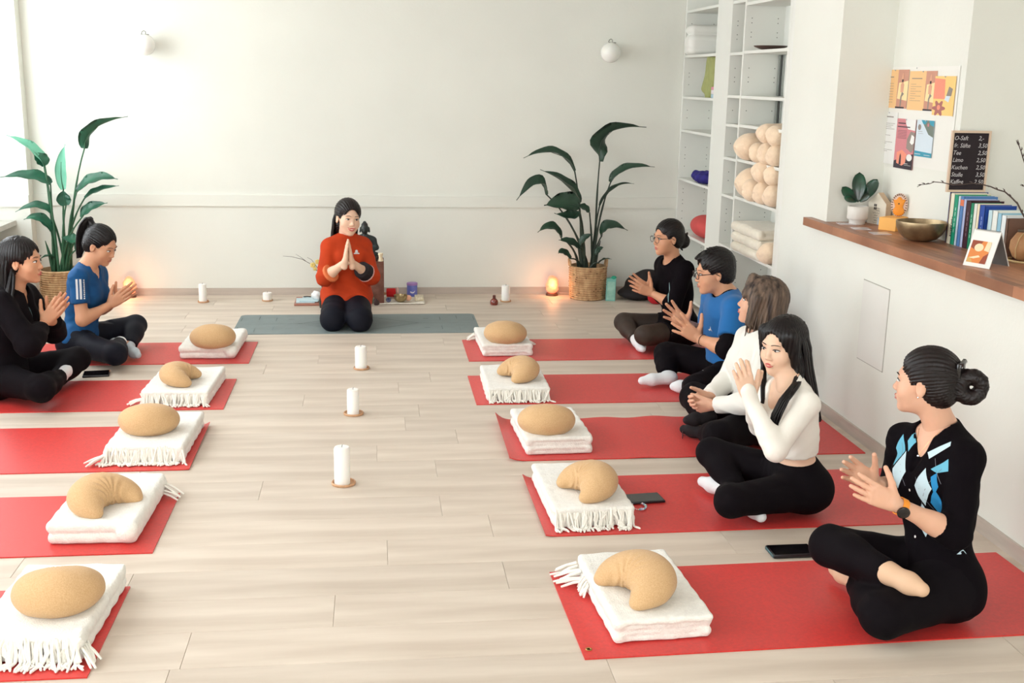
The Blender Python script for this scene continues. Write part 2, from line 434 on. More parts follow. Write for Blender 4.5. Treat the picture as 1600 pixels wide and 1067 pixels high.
for key, x0, x1, y0, y1, rot, lab, fx in matspec:
    zf = None
    if fx == 'wave': zf = lambda u, v: .045*math.exp(-((u)/.018)**1.2)*(.4+.6*v)+(.0045*(1+math.sin(u*38+v*2))*(min(1, max(0, (u-.2)*6))) * (1 if u < .62 else max(0, 1-(u-.62)*8)))*(.5+.5*v)
    if fx == 'lip': zf = lambda u, v: .022*math.exp(-(u/.012)**1.2)*(.3+.7*v)
    if fx == 'liplr': zf = lambda u, v: .018*math.exp(-((1-u)/.012)**1.2)*(.2+.8*v)
    V, Fs = mat_mesh(x0, x1, y0, y1, rot=rot, zf=zf, nx=90 if fx else 24, ny=8)
    o = mesh_obj('yoga_mat', V, Fs, redm, loc=((x0+x1)/2, (y0+y1)/2, 0)); o.data.shade_smooth(); o.data.set_sharp_from_angle(angle=math.radians(35))
    tag(o, lab, 'yoga mat', 'red yoga mats'); MATO[key] = o
brass_m = M('eyelet_brass', (176, 142, 84), .35, metal=1)
e = atZ(920, 1014, .006)
def ring(R, r, n=20, k=6):
    pr_ = [(R+r*math.cos(t*2*math.pi/k), r*.6*math.sin(t*2*math.pi/k)) for t in range(k+1)]
    return pr_
MB().lathe(ring(.0085, .003), e, 18).build('eyelet', brass_m, MATO['r5'], smooth=True)
MB().lathe([(0, .0), (.006, .0)], e+np.array([0, 0, .0002]), 12).build('eyelet_hole', M('hole_dark', (40, 28, 24), .9), MATO['r5'])
# grey mat with engraved guide lines
def rrect(x0, x1, y0, y1, r, n=5):
    P = []
    for cx, cy, a in ((x1-r, y0+r, -90), (x1-r, y1-r, 0), (x0+r, y1-r, 90), (x0+r, y0+r, 180)):
        for i in range(n+1): t = math.radians(a+90*i/n); P.append((cx+r*math.cos(t), cy+r*math.sin(t)))
    return P
gm = MB().prism(rrect(-1.03, .765, 7.99, 8.655, .045), (0, 0, .0003), (1, 0, 0), (0, 1, 0), (0, 0, 1), .005).build('yoga_mat', greym, loc=(-.13, 8.32, 0))
tag(gm, 'grey yoga mat with engraved alignment lines under the kneeling woman in orange', 'yoga mat')
gl = MB()
def gline(a, b, w=.006):
    a = np.array([a[0], a[1], .0053]); b = np.array([b[0], b[1], .0053]); d = nrm(b-a); s = np.array([-d[1], d[0], 0])*w/2
    gl.add([a-s, b-s, b+s, a+s], [(0, 1, 2, 3)]); 
cyg = 8.322
gline((-.98, cyg), (.715, cyg)); 
for s in (-1, 1):
    xa = -.13+s*.45
    gline((xa, cyg), (-.13, cyg+.27)); gline((xa, cyg), (-.13, cyg-.27))
    for dx in (.17, .30, .43):
        for q in (-1, 1): gline((xa+s*dx, cyg+q*(.10 if dx != .30 else .15)), (xa+s*dx, cyg+q*(.22 if dx != .30 else .27)), .004)
    for q in (-1, 1): gline((xa+s*.04, cyg+q*.16), (xa+s*.08, cyg+q*.16), .008)
gl.build('engraved_lines', greyl, gm)

# ------------------------------------------------------------------ folded blankets and crescent pillows
def yarn(b, pts, r):
    r = r*1.3; b.tube(pts, [r*.8]+[r]*(len(pts)-2)+[r*.75], 5)
def blanket(x0, x1, y0, y1, rot, t, lab, seed, fringe=None, layers=4, strands=54, tufts=()):
    r = random.Random(seed); cx, cy = (x0+x1)/2, (y0+y1)/2; w, d = (x1-x0), (y1-y0)
    c, s = math.cos(rot), math.sin(rot); R = np.array([[c, s, 0], [-s, c, 0], [0, 0, 1]])
    zb = .006; th = t/layers; prims = []
    for i in range(layers):
        j = (i-layers/2)*.004*r.uniform(-1, 1); sh = .010*r.uniform(0, 1)
        z = zb+th*(i+.5)
        prims.append(rbox(np.array([cx, cy, z])+R[0]*j+R[1]*r.uniform(-.004, .004), (w/2-sh*(i < layers-1), d/2-sh*.8*(i < layers-1), th*.56), th*.5, R, .006))
    # outer fold wrapping the far and right side
    for q in (-1, 1) if layers > 3 else (1,):
        for i in range(0, layers-1, 2):
            z = zb+th*(i+1); a = np.array([cx, cy, z])+R[0]*q*(w/2-th*.9)+R[1]*(d/2-.02); bb = a-R[1]*(d-.04)
            prims.append(cap(a, bb, th*.98, k=.01))
    ph = r.uniform(0, 6)
    def post(D, X, Y, Z):
        u = (X-cx)*c+(Y-cy)*s; v = -(X-cx)*s+(Y-cy)*c
        sag = .008*np.exp(-((u/(.32*w))**2+(v/(.32*d))**2))*np.clip((Z-zb)/t, 0, 1)
        return D+sag+.0022*np.sin(26*u+3*np.sin(19*v+ph))*np.sin(31*v+ph)+.0014*np.sin(70*u+ph)*np.sin(63*v)*np.sin(55*Z*2)
    V, Fs = solid(prims, .0055, post=post, ground=.0065)
    root = empty('folded_blanket', (cx, cy, .006), lab, 'blanket', 'folded white blankets')
    mesh_obj('body', V, Fs, blank_m, root, smooth=True)
    if fringe:
        b = MB(); edge, lo, hi, drop = fringe
        def P2(u, v, z): return np.array([cx, cy, z])+R[0]*u+R[1]*v
        for k in range(strands):
            q = lo+(hi-lo)*(k+r.uniform(-.3, .3))/strands
            zt = zb+t*r.uniform(.78, .97); o = r.uniform(.004, .03); sw = r.uniform(-.035, .035); L = r.uniform(.8, 1.15)*drop
            pts = []
            for m_ in range(7):
                f_ = m_/6
                z = max(zb+.004+.003*r.random(), zt-(t*1.15)*min(1, f_*1.5)**1.3)
                out = -.012+.006+o*math.sin(min(1, f_*1.3)*1.6)+L*max(0, f_-.45)
                lat = sw*f_**1.4+.004*math.sin(5*f_+k)
                if edge == 'front': pts.append(P2(q*w/2+lat, -d/2-out, z))
                elif edge == 'left': pts.append(P2(-w/2-out, q*d/2+lat, z))
                else: pts.append(P2(w/2+out, q*d/2+lat, z))
            yarn(b, pts, .0038)
            if k % 2 == 0:
                pts2 = [p+np.array([r.uniform(-.012, .012), 0, .004]) for p in pts[:6]]; yarn(b, pts2, .0034)
        tag(b.build('fringe', fringe_m, root, smooth=True), kind='stuff')
    for (u, v, du, dv, n) in tufts:
        b = MB()
        for k in range(n):
            a = P2_(cx, cy, R, u*w/2, v*d/2+ (k-n/2)*.008, zb+t*.5*r.uniform(.5, 1.2))
            e_ = a+R[0]*du*r.uniform(.7, 1.2)+R[1]*(dv*r.uniform(.7, 1.2)+r.uniform(-.02, .02)); e_[2] = zb+.006
            m1 = (a+e_)/2; m1[2] = (a[2]*.5+e_[2]*.5)+.004
            yarn(b, [a, (a+m1)/2, m1, (m1+e_)/2, e_], .0038)
        tag(b.build('fringe_tuft', fringe_m, root, smooth=True), kind='stuff')
    return root
def P2_(cx, cy, R, u, v, z): return np.array([cx, cy, z])+R[0]*u+R[1]*v
blanket(.70, 1.04, 7.235, 7.78, .02, .085, 'white folded blanket on the farthest right-hand mat, folds facing the camera', 1, layers=4, tufts=[(-1, .85, -.05, .01, 8), (1, .2, .06, 0, 6)])
blanket(.635, 1.0, 6.175, 6.72, -.01, .08, 'white folded blanket with a front fringe, second in the right-hand row from the back wall', 2, fringe=('front', -.98, .98, .055))
blanket(.72, 1.06, 5.22, 5.74, .03, .09, 'white folded blanket without front fringe on the rippled mat', 3, layers=4)
blanket(.715, 1.06, 4.295, 4.87, .02, .085, 'white folded blanket with thick front fringe beside the phone and bracelet', 4, fringe=('front', -.98, .98, .06))
blanket(.755, 1.095, 3.31, 3.86, .06, .085, 'white folded blanket nearest the camera on the right, ragged left edge', 5, layers=4, tufts=[(-1, .80, -.085, .03, 16), (-1, .45, -.03, -.01, 9), (1, .97, .03, .05, 8)])
blanket(-1.27, -.90, 7.255, 7.80, -.02, .085, 'white folded blanket on the farthest left-hand mat', 6, layers=2)
blanket(-1.295, -.925, 6.20, 6.76, -.04, .08, 'white fringed blanket between the phone on the floor and the candles', 7, fringe=('front', -.98, .98, .06), tufts=[(-1, -.9, -.07, -.02, 7)])
blanket(-1.275, -.91, 5.225, 5.80, -.03, .085, 'white blanket with the longest dense fringe, middle of the left-hand row', 8, fringe=('front', -1.0, 1.0, .05), strands=70, tufts=[(-1, -.95, -.08, -.03, 7)])
blanket(-1.285, -.935, 4.27, 4.85, -.03, .09, 'plain white folded blanket without front fringe, second from the camera on the left', 9, layers=2, tufts=[(1, .8, .07, -.02, 8)])
blanket(-1.265, -.915, 3.345, 3.90, -.05, .085, 'white folded blanket in the bottom left corner with fringe over the mat', 10, fringe=('front', -1.0, 1.0, .075), tufts=[(1, -.85, .05, -.06, 8)])
def crescent(px, py, phi, lab, R=.105, r=.080, span=104, zc=.135, tip=.22, sq=.80, seed=0, hz=.092):
    c = atZ(px, py, zc); ph = math.radians(phi)  # phi: direction the hollow side faces
    pts, rs = [], []
    for i in range(17):
        a = ph+math.pi+math.radians(-span+2*span*i/16); q = abs(i/8-1)
        pts.append((c[0]+R*math.cos(a), c[1]+R*math.sin(a), 0)); rs.append(r*(tip+(1-tip)*(1-q**1.8)))
    zlow = hz
    P3 = [np.array([p[0], p[1], zlow+rr*sq*.93]) for p, rr in zip(pts, rs)]
    prims = []
    for i in range(16):
        m = (P3[i]+P3[i+1])/2; rr = (rs[i]+rs[i+1])/2
        prims.append(ell(m, (rr*1.02, rr*1.02, rr*sq), None, .02))
    w = wrinkle(.0012, 30, seed)
    def post(D, X, Y, Z):
        ang = np.arctan2(Y-c[1], X-c[0]); rad = np.sqrt((X-c[0])**2+(Y-c[1])**2)
        inner = np.exp(-((rad-(R-r*.9))/.035)**2)
        return D+.0035*inner*np.sin(ang*14+seed)+w(X, Y, Z)
    V, Fs = solid(prims, .005, post=post)
    o = mesh_obj('crescent_pillow', V, Fs, pillow_m, smooth=True, loc=(c[0], c[1], hz))
    return tag(o, lab, 'pillow', 'tan crescent pillows')
OV = dict(R=.078, r=.086, span=95, tip=.6, sq=.84)
crescent(790, 521, 80, 'tan pillow on the farthest right-hand blanket, seen as a plain oval', seed=1, **OV)
crescent(797, 580, 200, 'tan crescent pillow in the right-hand row opening towards the left, second from the back wall', R=.096, r=.078, tip=.22, seed=2)
crescent(853, 656, 85, 'tan pillow seen as a plain oval on the rippled right-hand mat', seed=3, **OV)
crescent(900, 757, 200, 'tan crescent pillow with pointed ends to the left, behind the nearest right-hand one', R=.100, r=.082, tip=.2, seed=4)
crescent(972, 912, 203, 'tan crescent pillow nearest the camera on the right', R=.108, r=.083, tip=.2, seed=5)
crescent(333, 527, 95, 'tan oval-looking pillow on the farthest left-hand blanket', seed=6, **OV)
crescent(297, 585, -8, 'tan crescent pillow in the left-hand row opening to the right, above a fringed blanket', R=.098, r=.070, tip=.26, seed=7)
crescent(234, 656, 95, 'tan oval-looking pillow on the long-fringed left-hand blanket', seed=8, **OV)
crescent(178, 780, -35, 'tan crescent pillow with its hollow facing the lower right on the fringe-free blanket', R=.106, r=.080, tip=.22, seed=9)
crescent(93, 920, 100, 'tan oval-looking pillow in the bottom left corner', seed=10, **OV)

# ------------------------------------------------------------------ candles
def saucer(c, r, lab, grp='candle saucers'):
    pr_ = [(0, .003), (r*.86, .003), (r*.88, .011), (r*.95, .013), (r, .009), (r*.97, .001), (0, .001)][::-1]
    o = MB().lathe(pr_, c, 28).build('candle_saucer', saucer_m, smooth=True, loc=tuple(c)); return tag(o, lab, 'saucer', grp)
def candle(px, py, r, h, lab, slab, sr=None, dx=0.0, flame=False):
    c = atZ(px, py, 0); sr = sr or r*1.45
    saucer(c, sr, slab)
    c2 = c+np.array([dx, 0, .0035])
    root = empty('pillar_candle', c2, lab, 'candle')
    pr_ = [(0, 0), (r, 0), (r, h*.93), (r*.9, h*.985), (r*.6, h), (r*.35, h*.985), (0, h*.975)]
    MB().lathe(pr_, c2, 24).build('wax', wax_m, root, smooth=True)
    MB().tube([c2+np.array([0, 0, h*.97]), c2+np.array([.001, 0, h*.97+.007]), c2+np.array([.003, 0, h*.97+.013])], .0013, 5).build('wick', wick_m, root)
    return root
candle(537, 756, .036, .178, 'tall white pillar candle nearest the camera in the centre row', 'wooden saucer under the nearest centre candle', .056, -.006)
candle(552.5, 647, .033, .142, 'middle white pillar candle of the three in the centre row', 'wooden saucer under the middle centre candle', .056, -.002)
candle(565, 576, .037, .145, 'farthest white pillar candle of the centre row, just in front of the grey mat', 'wooden saucer under the farthest centre candle', .052, -.004)
candle(318, 472, .031, .148, 'white pillar candle standing by the back wall left of the short candle', 'wooden saucer under the candle near the left salt lamp', .046, -.004)
candle(418, 470, .037, .068, 'short white candle by the back wall', 'wooden saucer under the short candle by the back wall', .045, 0)
candle(790, 471, .036, .135, 'white pillar candle beside the small brown bottle', 'wooden saucer under the candle beside the brown bottle', .046, 0)
c = atZ(772, 476, 0); amber = M('amber_glass', (120, 42, 28), .15, spec=.8, coat=.5)
bt = empty('oil_bottle', c, 'small reddish brown bottle standing left of a white candle by the wall', 'bottle')
MB().lathe([(0, 0), (.030, 0), (.034, .01), (.033, .035), (.02, .05), (.012, .055)], c, 18).build('flask', amber, bt, smooth=True)
MB().lathe([(0, .054), (.013, .054), (.013, .078), (.010, .08), (0, .08)], c, 14).build('stopper', M('stopper_dark', (92, 40, 32), .5), bt, smooth=True)

# ------------------------------------------------------------------ salt lamps
salt_m = M('glowing_salt', (255, 176, 130), .6, var=.2, scale=30, emis=(255, 128, 92), estr=1.7, bump=.4, bscale=40)
woodb = M('dark_lamp_base', (96, 60, 42), .5, var=.2, scale=12)
def salt_lamp(px, py, lab):
    c = atZ(px, py, 0); c[1] = min(c[1], 9.43)
    root = empty('salt_lamp', c, lab, 'lamp')
    MB().lathe([(0, 0), (.052, 0), (.054, .008), (.05, .018), (0, .018)], c, 24).build('base', woodb, root, smooth=True)
    V, Fs = solid([ell(c+np.array([0, 0, .075]), (.054, .05, .062)), ell(c+np.array([.006, 0, .115]), (.042, .04, .05)), ell(c+np.array([-.006, 0, .14]), (.022, .026, .03))], .006,
                  post=lambda D, X, Y, Z: D+.003*np.sin(60*X+3*np.sin(50*Z))*np.sin(55*Y+2)+.002*np.sin(90*Z+40*X), ground=.017)
    mesh_obj('salt_block', V, Fs, salt_m, root, smooth=True)
    l = bpy.data.lights.new('salt_lamp_bulb', 'POINT'); l.energy = 2.6; l.color = (1, .42, .18); l.shadow_soft_size = .05
    lo = bpy.data.objects.new('salt_lamp_bulb', l); link(lo); lo.location = (c[0], c[1]-.085, .11)
    return c
sc = salt_lamp(862, 461, 'glowing orange salt lamp beside the basket of the right-hand plant')
salt_lamp(204, 463, 'glowing orange salt lamp behind the hands of the woman in the blue sports top')
b = MB(); b.tube([(1.58, 9.44, .02), (1.64, 9.46, .012), (1.70, 9.47, .008), (1.76, 9.485, .006), (1.9, 9.49, .006)], .003, 6)
tag(b.build('lamp_cord', M('white_cord', (240, 225, 215), .5), smooth=True), 'thin pale cord running from the right-hand salt lamp behind the basket', 'cord')

# ------------------------------------------------------------------ plants
leaf_m = M('banana_leaf', (24, 74, 56), .42, rgb2=(38, 100, 72), scale=5, bump=.3, bscale=25, spec=.5, bstretch=(1, 1, 1), bdist=.003)
leafd_m = M('dark_leaf', (32, 58, 44), .45, rgb2=(44, 76, 56), scale=5, bump=.3, bscale=25, spec=.5, bdist=.003)
leafp_m = M('pale_leaf', (96, 170, 142), .5, rgb2=(120, 190, 160), scale=5)  # paler green for a few blades of the left plant
stem_m = M('leaf_stem', (44, 92, 62), .5, var=.2, scale=8)
stemd_m = M('dark_leaf_stem', (46, 60, 48), .5, var=.2, scale=8)
def bez(p0, p1, p2, n):
    return [(1-t)**2*np.array(p0)+2*(1-t)*t*np.array(p1)+t*t*np.array(p2) for t in np.linspace(0, 1, n)]
def blade(base, mid, tip, wid, side=None, fold=.35, seed=0, tilt=0):
    """paddle leaf: a curved midrib with two half blades that fold and ripple"""
    r = random.Random(seed); n = 16; P = np.array(bez(base, 2*np.array(mid)-.5*(np.array(base)+np.array(tip)), tip, n))
    T = np.gradient(P, axis=0); T /= np.linalg.norm(T, axis=1)[:, None]
    upv = np.array([0, 0, 1.]) if side is None else np.array(side, float)
    V, Fs = [], []; m = 7
    for i in range(n):
        t = i/(n-1); w = wid*(math.sin(math.pi*min(1, t*1.0+.06)**.8)**.75 if t < .97 else .05)
        S = np.cross(T[i], upv); S /= np.linalg.norm(S)+1e-9; Nn = np.cross(S, T[i])
        cS = math.cos(tilt)*S+math.sin(tilt)*Nn; cN = -math.sin(tilt)*S+math.cos(tilt)*Nn
        for j in range(m):
            q = (j-(m-1)/2)/((m-1)/2)
            rip = .10*w*math.sin(9*t*2+3*q+seed)*abs(q)
            V.append(P[i]+cS*q*w*(1-.15*abs(q)*fold)+cN*(abs(q)*w*fold*(.6+.4*abs(q))+rip))
    k = len(V); top = list(V)
    for i in range(n-1):
        for j in range(m-1): Fs.append((i*m+j, (i+1)*m+j, (i+1)*m+j+1, i*m+j+1))
    nn = []
    for i in range(n):
        S = np.cross(T[i], upv); S /= np.linalg.norm(S)+1e-9; nn += [np.cross(S, T[i])]*m
    V2 = [v-q*.0018 for v, q in zip(top, nn)]
    Fs2 = [tuple(k+a for a in f[::-1]) for f in Fs]
    rim = [i*m for i in range(n)]+[(n-1)*m+j for j in range(1, m)]+[i*m+m-1 for i in range(n-2, -1, -1)]+[j for j in range(m-2, 0, -1)]
    Fr = [(rim[a], rim[(a+1) % len(rim)], k+rim[(a+1) % len(rim)], k+rim[a]) for a in range(len(rim))]
    return V+V2, Fs+Fs2+Fr, P
straw_m = M('woven_seagrass', (206, 170, 128), .8, rgb2=(176, 136, 96), scale=38, bump=.6, bscale=120, stretch=(1, 1, .4), bdist=.003)
strawd_m = M('seagrass_groove', (112, 78, 52), .9)
soil_m = M('potting_soil', (52, 40, 32), .95, var=.3, scale=60, bump=.8, bscale=80)
def plant(c, rtop, rbot, hgt, leaves, lm, sm, lab, pm=None, extra=0):
    root = empty('bird_of_paradise_plant', c, lab, 'plant')
    n = 15; prof = [(0, .004), (rbot*.96, .004)]
    for i in range(n):
        z0 = hgt*i/n; r0 = rbot+(rtop-rbot)*math.sin(math.pi/2*(i+.5)/n)
        for q in range(4):
            t = q/3; prof.append((r0+.0065*math.sin(math.pi*t), z0+hgt/n*(.12+.76*t)))
    prof += [(rtop-.012, hgt), (rtop-.016, hgt-.05), (0, hgt-.05)]
    MB().lathe(prof, c, 36).build('basket', straw_m, root, smooth=True)
    # dark flecks woven into the coils
    fl = MB(); rr = random.Random(5)
    for k in range(70):
        i = rr.randrange(n); r0 = rbot+(rtop-rbot)*math.sin(math.pi/2*(i+.5)/n)+.006; a = rr.uniform(0, 2*math.pi); z = hgt*(i+.5)/n
        d = np.array([math.cos(a), math.sin(a), 0]); t = np.array([-math.sin(a), math.cos(a), 0])
        fl.obox(np.array(c)+d*r0+np.array([0, 0, z]), (t, d, (0, 0, 1)), (.006, .0014, .0035))
    tag(fl.build('weave_fleck', strawd_m, root), kind='stuff')
    for sx in (-1, 1):
        a0 = np.array(c)+np.array([sx*(rtop-.004), -.03, hgt-.01]); a1 = np.array(c)+np.array([sx*(rtop-.004), .05, hgt-.01]); m_ = (a0+a1)/2+np.array([sx*.012, 0, .06])
        MB().tube([a0, a0*.6+m_*.4+np.array([0, -.012, .02]), m_, a1*.6+m_*.4+np.array([0, .012, .02]), a1], .009, 8).build('handle', straw_m, root, smooth=True)
    MB().lathe([(0, hgt-.035), (rtop-.014, hgt-.04)], c, 24).build('soil', soil_m, root)
    for i, lf in enumerate(leaves):
        bp, mp, tp, dy, dyt, wid = lf[:6]; wid *= 1.15 if pm is None else 1.3; opt = lf[6] if len(lf) > 6 else {}
        Yc = c[1]
        P0 = atY(bp[0], bp[1], Yc+dy); P1 = atY(mp[0], mp[1], Yc+(dy+dyt)/2); P2 = atY(tp[0], tp[1], Yc+dyt)
        V, Fs, PP = blade(P0, P1, P2, wid, seed=i, **{k: v for k, v in opt.items() if k in ('side', 'fold', 'tilt')})
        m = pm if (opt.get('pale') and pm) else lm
        mesh_obj('leaf', V, Fs, m, root, smooth=True)
        a = i*2.4; s0 = np.array([c[0]+.05*math.cos(a), c[1]+.05*math.sin(a), hgt-.05])
        s0[0] += (P0[0]-c[0])*.12
        ctrl = s0*.45+P0*.55+np.array([-(P0[0]-c[0])*.28, 0, .05])
        st = bez(s0, ctrl, P0, 10)
        MB().tube(st+[PP[2], PP[5], PP[9]], [.0115]*4+[.0085]*3+[.006]*3+[.004, .003, .002], 7).build('stem', sm, root, smooth=True)
    rr = random.Random(9)
    for k in range(extra):
        a = rr.uniform(0, 6.28); s0 = np.array([c[0]+.05*math.cos(a), c[1]+.045*math.sin(a), hgt-.05]); e_ = s0+np.array([.05*math.cos(a), .04*math.sin(a), rr.uniform(.18, .34)])
        MB().tube([s0, (s0+e_)/2+np.array([0, 0, .02]), e_], [.017, .012, .003], 7).build('stem', sm, root, smooth=True)
    return root
RL = [((937, 252), (950, 208), (1010, 199), 0, -.10, .075, dict(fold=.5, tilt=.5)),
      ((898, 268), (866, 238), (818, 247), .02, -.05, .05, dict(fold=.5, tilt=.5)),
      ((954, 285), (980, 264), (1023, 261), -.02, -.06, .045, dict(fold=.6, tilt=-.5)),
      ((937, 321), (960, 293), (991, 287), -.05, -.10, .028, dict(fold=.7)),
      ((904, 318), (884, 288), (844, 265), -.02, -.04, .05, dict(fold=.8, tilt=.5)),
      ((853, 303), (838, 284), (807, 313), -.03, -.10, .055, dict(fold=.5, tilt=.6)),
      ((904, 322), (880, 318), (850, 321), -.12, -.16, .085, dict(fold=.5, tilt=.9)),
      ((903, 330), (890, 338), (866, 333), -.14, -.18, .05, dict(fold=.5, tilt=.7)),
      ((921, 332), (912, 325), (902, 322), -.10, -.14, .04, dict(tilt=.8)),
      ((877, 372), (862, 354), (840, 363), -.05, -.10, .045, dict(tilt=.7)),
      ((940, 369), (952, 352), (981, 360), -.06, -.10, .050, dict(tilt=-.7)),
      ((906, 388), (890, 378), (873, 375), -.09, -.13, .04, dict(tilt=.7)),
      ((892, 404), (880, 394), (872, 396), -.10, -.13, .035, dict(tilt=.7)),
      ((931, 398), (937, 390), (943, 386), -.09, -.11, .03, dict(tilt=-.7)),
      ((907, 383), (914, 372), (926, 366), -.12, -.14, .035, dict(tilt=-.7)),
      ((935, 411), (944, 405), (956, 405), -.08, -.11, .022, dict())]
plant((1.80, 9.30, 0), .158, .148, .285, RL, leafd_m, stemd_m, 'tall bird of paradise plant in a woven basket right of the kneeling woman', extra=5)
LL = [((132, 232), (148, 200), (200, 182), 0, -.05, .048, dict(fold=.5, tilt=.4)),
      ((69, 260), (48, 232), (10, 211), .0, -.05, .045, dict(fold=.5, tilt=.6, pale=1)),
      ((70, 259), (62, 248), (52, 240), -.01, -.02, .05, dict(tilt=.8)),
      ((99, 296), (95, 260), (102, 225), 0, -.02, .034, dict(side=(0, -1, .2), pale=1, fold=.2)),
      ((79, 288), (48, 275), (0, 277), 0, -.06, .05, dict(tilt=.6)),
      ((120, 300), (150, 280), (184, 280), -.03, -.08, .055, dict(tilt=-.6)),
      ((132, 310), (155, 297), (186, 290), -.06, -.09, .034, dict(tilt=-.5)),
      ((127, 341), (142, 325), (168, 317), -.05, -.09, .045, dict(tilt=-.8)),
      ((80, 333), (57, 321), (24, 331), -.02, -.06, .034, dict(tilt=.6)),
      ((80, 361), (62, 341), (37, 343), -.04, -.08, .04, dict(tilt=.7)),
      ((103, 321), (100, 308), (99, 297), -.06, -.07, .045, dict(side=(0, -1, .1), fold=.4)),
      ((123, 372), (112, 374), (96, 370), -.07, -.09, .04, dict(tilt=.8)),
      ((85, 402), (74, 400), (60, 406), -.03, -.06, .025, dict()),
      ((118, 391), (124, 384), (132, 380), -.07, -.08, .035, dict(tilt=-.7))]
plant((-2.50, 9.22, 0), .165, .15, .275, LL, leaf_m, stem_m, 'tall bird of paradise plant in a woven basket in the back left corner', pm=leafp_m, extra=5)

# ------------------------------------------------------------------ radiator
rm = M('cream_radiator', (238, 230, 214), .4)
rad = empty('radiator', (-3.0, 8.2, .08), 'cream ribbed column radiator under the window sill at the left edge', 'radiator')
for i in range(30):
    yy = 9.17-i*.062
    b = MB(); b.box((-3.07, yy-.023, .08), (-2.93, yy+.023, .54), 0, .018); b.build('rib', rm, rad, smooth=True)
b = MB(); b.tube([(-3.0, 7.33, .13), (-3.0, 9.19, .13)], .02, 8); b.tube([(-3.0, 7.33, .49), (-3.0, 9.19, .49)], .02, 8); b.box((-3.01, 7.5, 0), (-2.99, 7.52, .12)); b.box((-3.01, 9.0, 0), (-2.99, 9.02, .12)); b.build('header_pipe', rm, rad)

# ------------------------------------------------------------------ wall globes
globe_m = M('opal_glass', (246, 246, 240), .25, spec=.6, sss=.1)
steel = M('brushed_steel', (120, 118, 110), .35, metal=1)
for (px, py, lab) in ((226, 70, 'white opal glass globe wall light at the upper left of the back wall'), (954, 82, 'white opal glass globe wall light left of the white shelving')):
    c = atY(px, py, YB-.12); root = empty('wall_light', (c[0], YB-.02, c[2]), lab, 'lamp')
    MB().ball(c, .083, 28).build('globe', globe_m, root, smooth=True)
    MB().lathe([(0, 0), (.04, 0), (.036, .02), (.014, .03), (.014, .06), (0, .06)], (c[0], YB, c[2]), 20, axis=[(1, 0, 0), (0, 0, 1), (0, -1, 0)]).build('mount', white_m, root, smooth=True)
    b = MB(); b.tube([c+np.array([-.02, 0, .082]), c+np.array([-.014, 0, .10]), c+np.array([0, 0, .108]), c+np.array([.012, 0, .10]), c+np.array([.012, 0, .082])], .003, 6); b.tube([c+np.array([-.02, -.02, .08]), c+np.array([.04, -.01, .078])], .003, 6)
    b.build('clip', steel, root)
#==PART3==
# ------------------------------------------------------------------ white shelving in the back right corner
XS = 2.60; XBK = 2.885
sh = empty('shelving_unit', (XS, 9.5, 0), 'tall white shelving with drilled side panels in the back right corner', 'shelf')
def zat(px, py): return float(atX(px, py, XS)[2])
panels = [(9.475, 9.515), (8.56, 8.60), (8.24, 8.27), (7.925, 7.955), (7.02, 7.06)]
for a, b in panels:
    MB().box((XS, a, 0), (XBK, b, 2.55)).build('side_panel', white_m, sh)
MB().box((XBK, 6.76, 0), (2.898, 9.515, 2.55)).build('back_panel', white_m, sh)
MB().box((XS, 8.271, 0), (XS+.018, 8.559, 2.55)).build('filler_panel', white_m, sh)
MB().box((XS, 6.76, 0), (XS+.018, 7.019, 2.55)).build('filler_panel', white_m, sh)
z1 = [.06, zat(1075.6, 368), zat(1064.8, 278.4), zat(1067.5, 202.5), zat(1070, 150.6), zat(1075.6, 86), zat(1077, 16)]
z2 = [.06, zat(1116, 376), zat(1125, 301), zat(1125, 243), zat(1128, 192), zat(1131, 148), zat(1137.5, 82.5), zat(1141, 3)]
z3 = [.06, zat(1207, 417), zat(1215, 328), zat(1219, 263), zat(1222, 203), zat(1225, 153), zat(1228, 75), 2.37]
T_ = .02
for z in z1: MB().box((XS+.002, 8.601, z-T_), (XBK-.001, 9.474, z)).build('shelf_board', white_m, sh)
for z in z2: MB().box((XS+.002, 7.956, z-T_), (XBK-.001, 8.239, z)).build('shelf_board', white_m, sh)
for z in z3: MB().box((XS+.002, 7.061, z-T_), (XBK-.001, 7.924, z)).build('shelf_board', white_m, sh)
hb = MB()
for Yf, zs in ((9.474, z1), (8.239, z2), (7.924, z3), ):
    for i in range(len(zs)-1):
        n = int((zs[i+1]-zs[i])/.032)
        for k in range(3, n-2):
            if (k*7+i) % 11 < 7:
                for dx in (.045, .235):
                    z = zs[i]+k*.032; hb.prism([(-.003, -.003), (.003, -.003), (.003, .003), (-.003, .003)], (XS+dx, Yf-.0006, z), (1, 0, 0), (0, 0, 1), (0, 1, 0), .0004)
tag(hb.build('peg_hole', M('peg_hole_dark', (96, 96, 88), .9), sh), kind='stuff')
alu = M('aluminium_profile', (170, 174, 170), .3, metal=.8); dk = M('dark_gap', (70, 72, 70), .8)
for i in (4, 5, 2):
    b = MB(); b.box((XBK-.03, 7.90, z3[i]+.002), (XBK-.002, 7.915, z3[i+1]-T_-.002), 0); b.box((XBK-.012, 7.86, z3[i]+.002), (XBK-.002, 7.875, z3[i+1]-T_-.002), 0); b.box((XBK-.008, 7.876, z3[i]+.002), (XBK-.002, 7.899, z3[i+1]-T_-.002), 1)
    b.build('metal_rail', [alu, dk], sh)
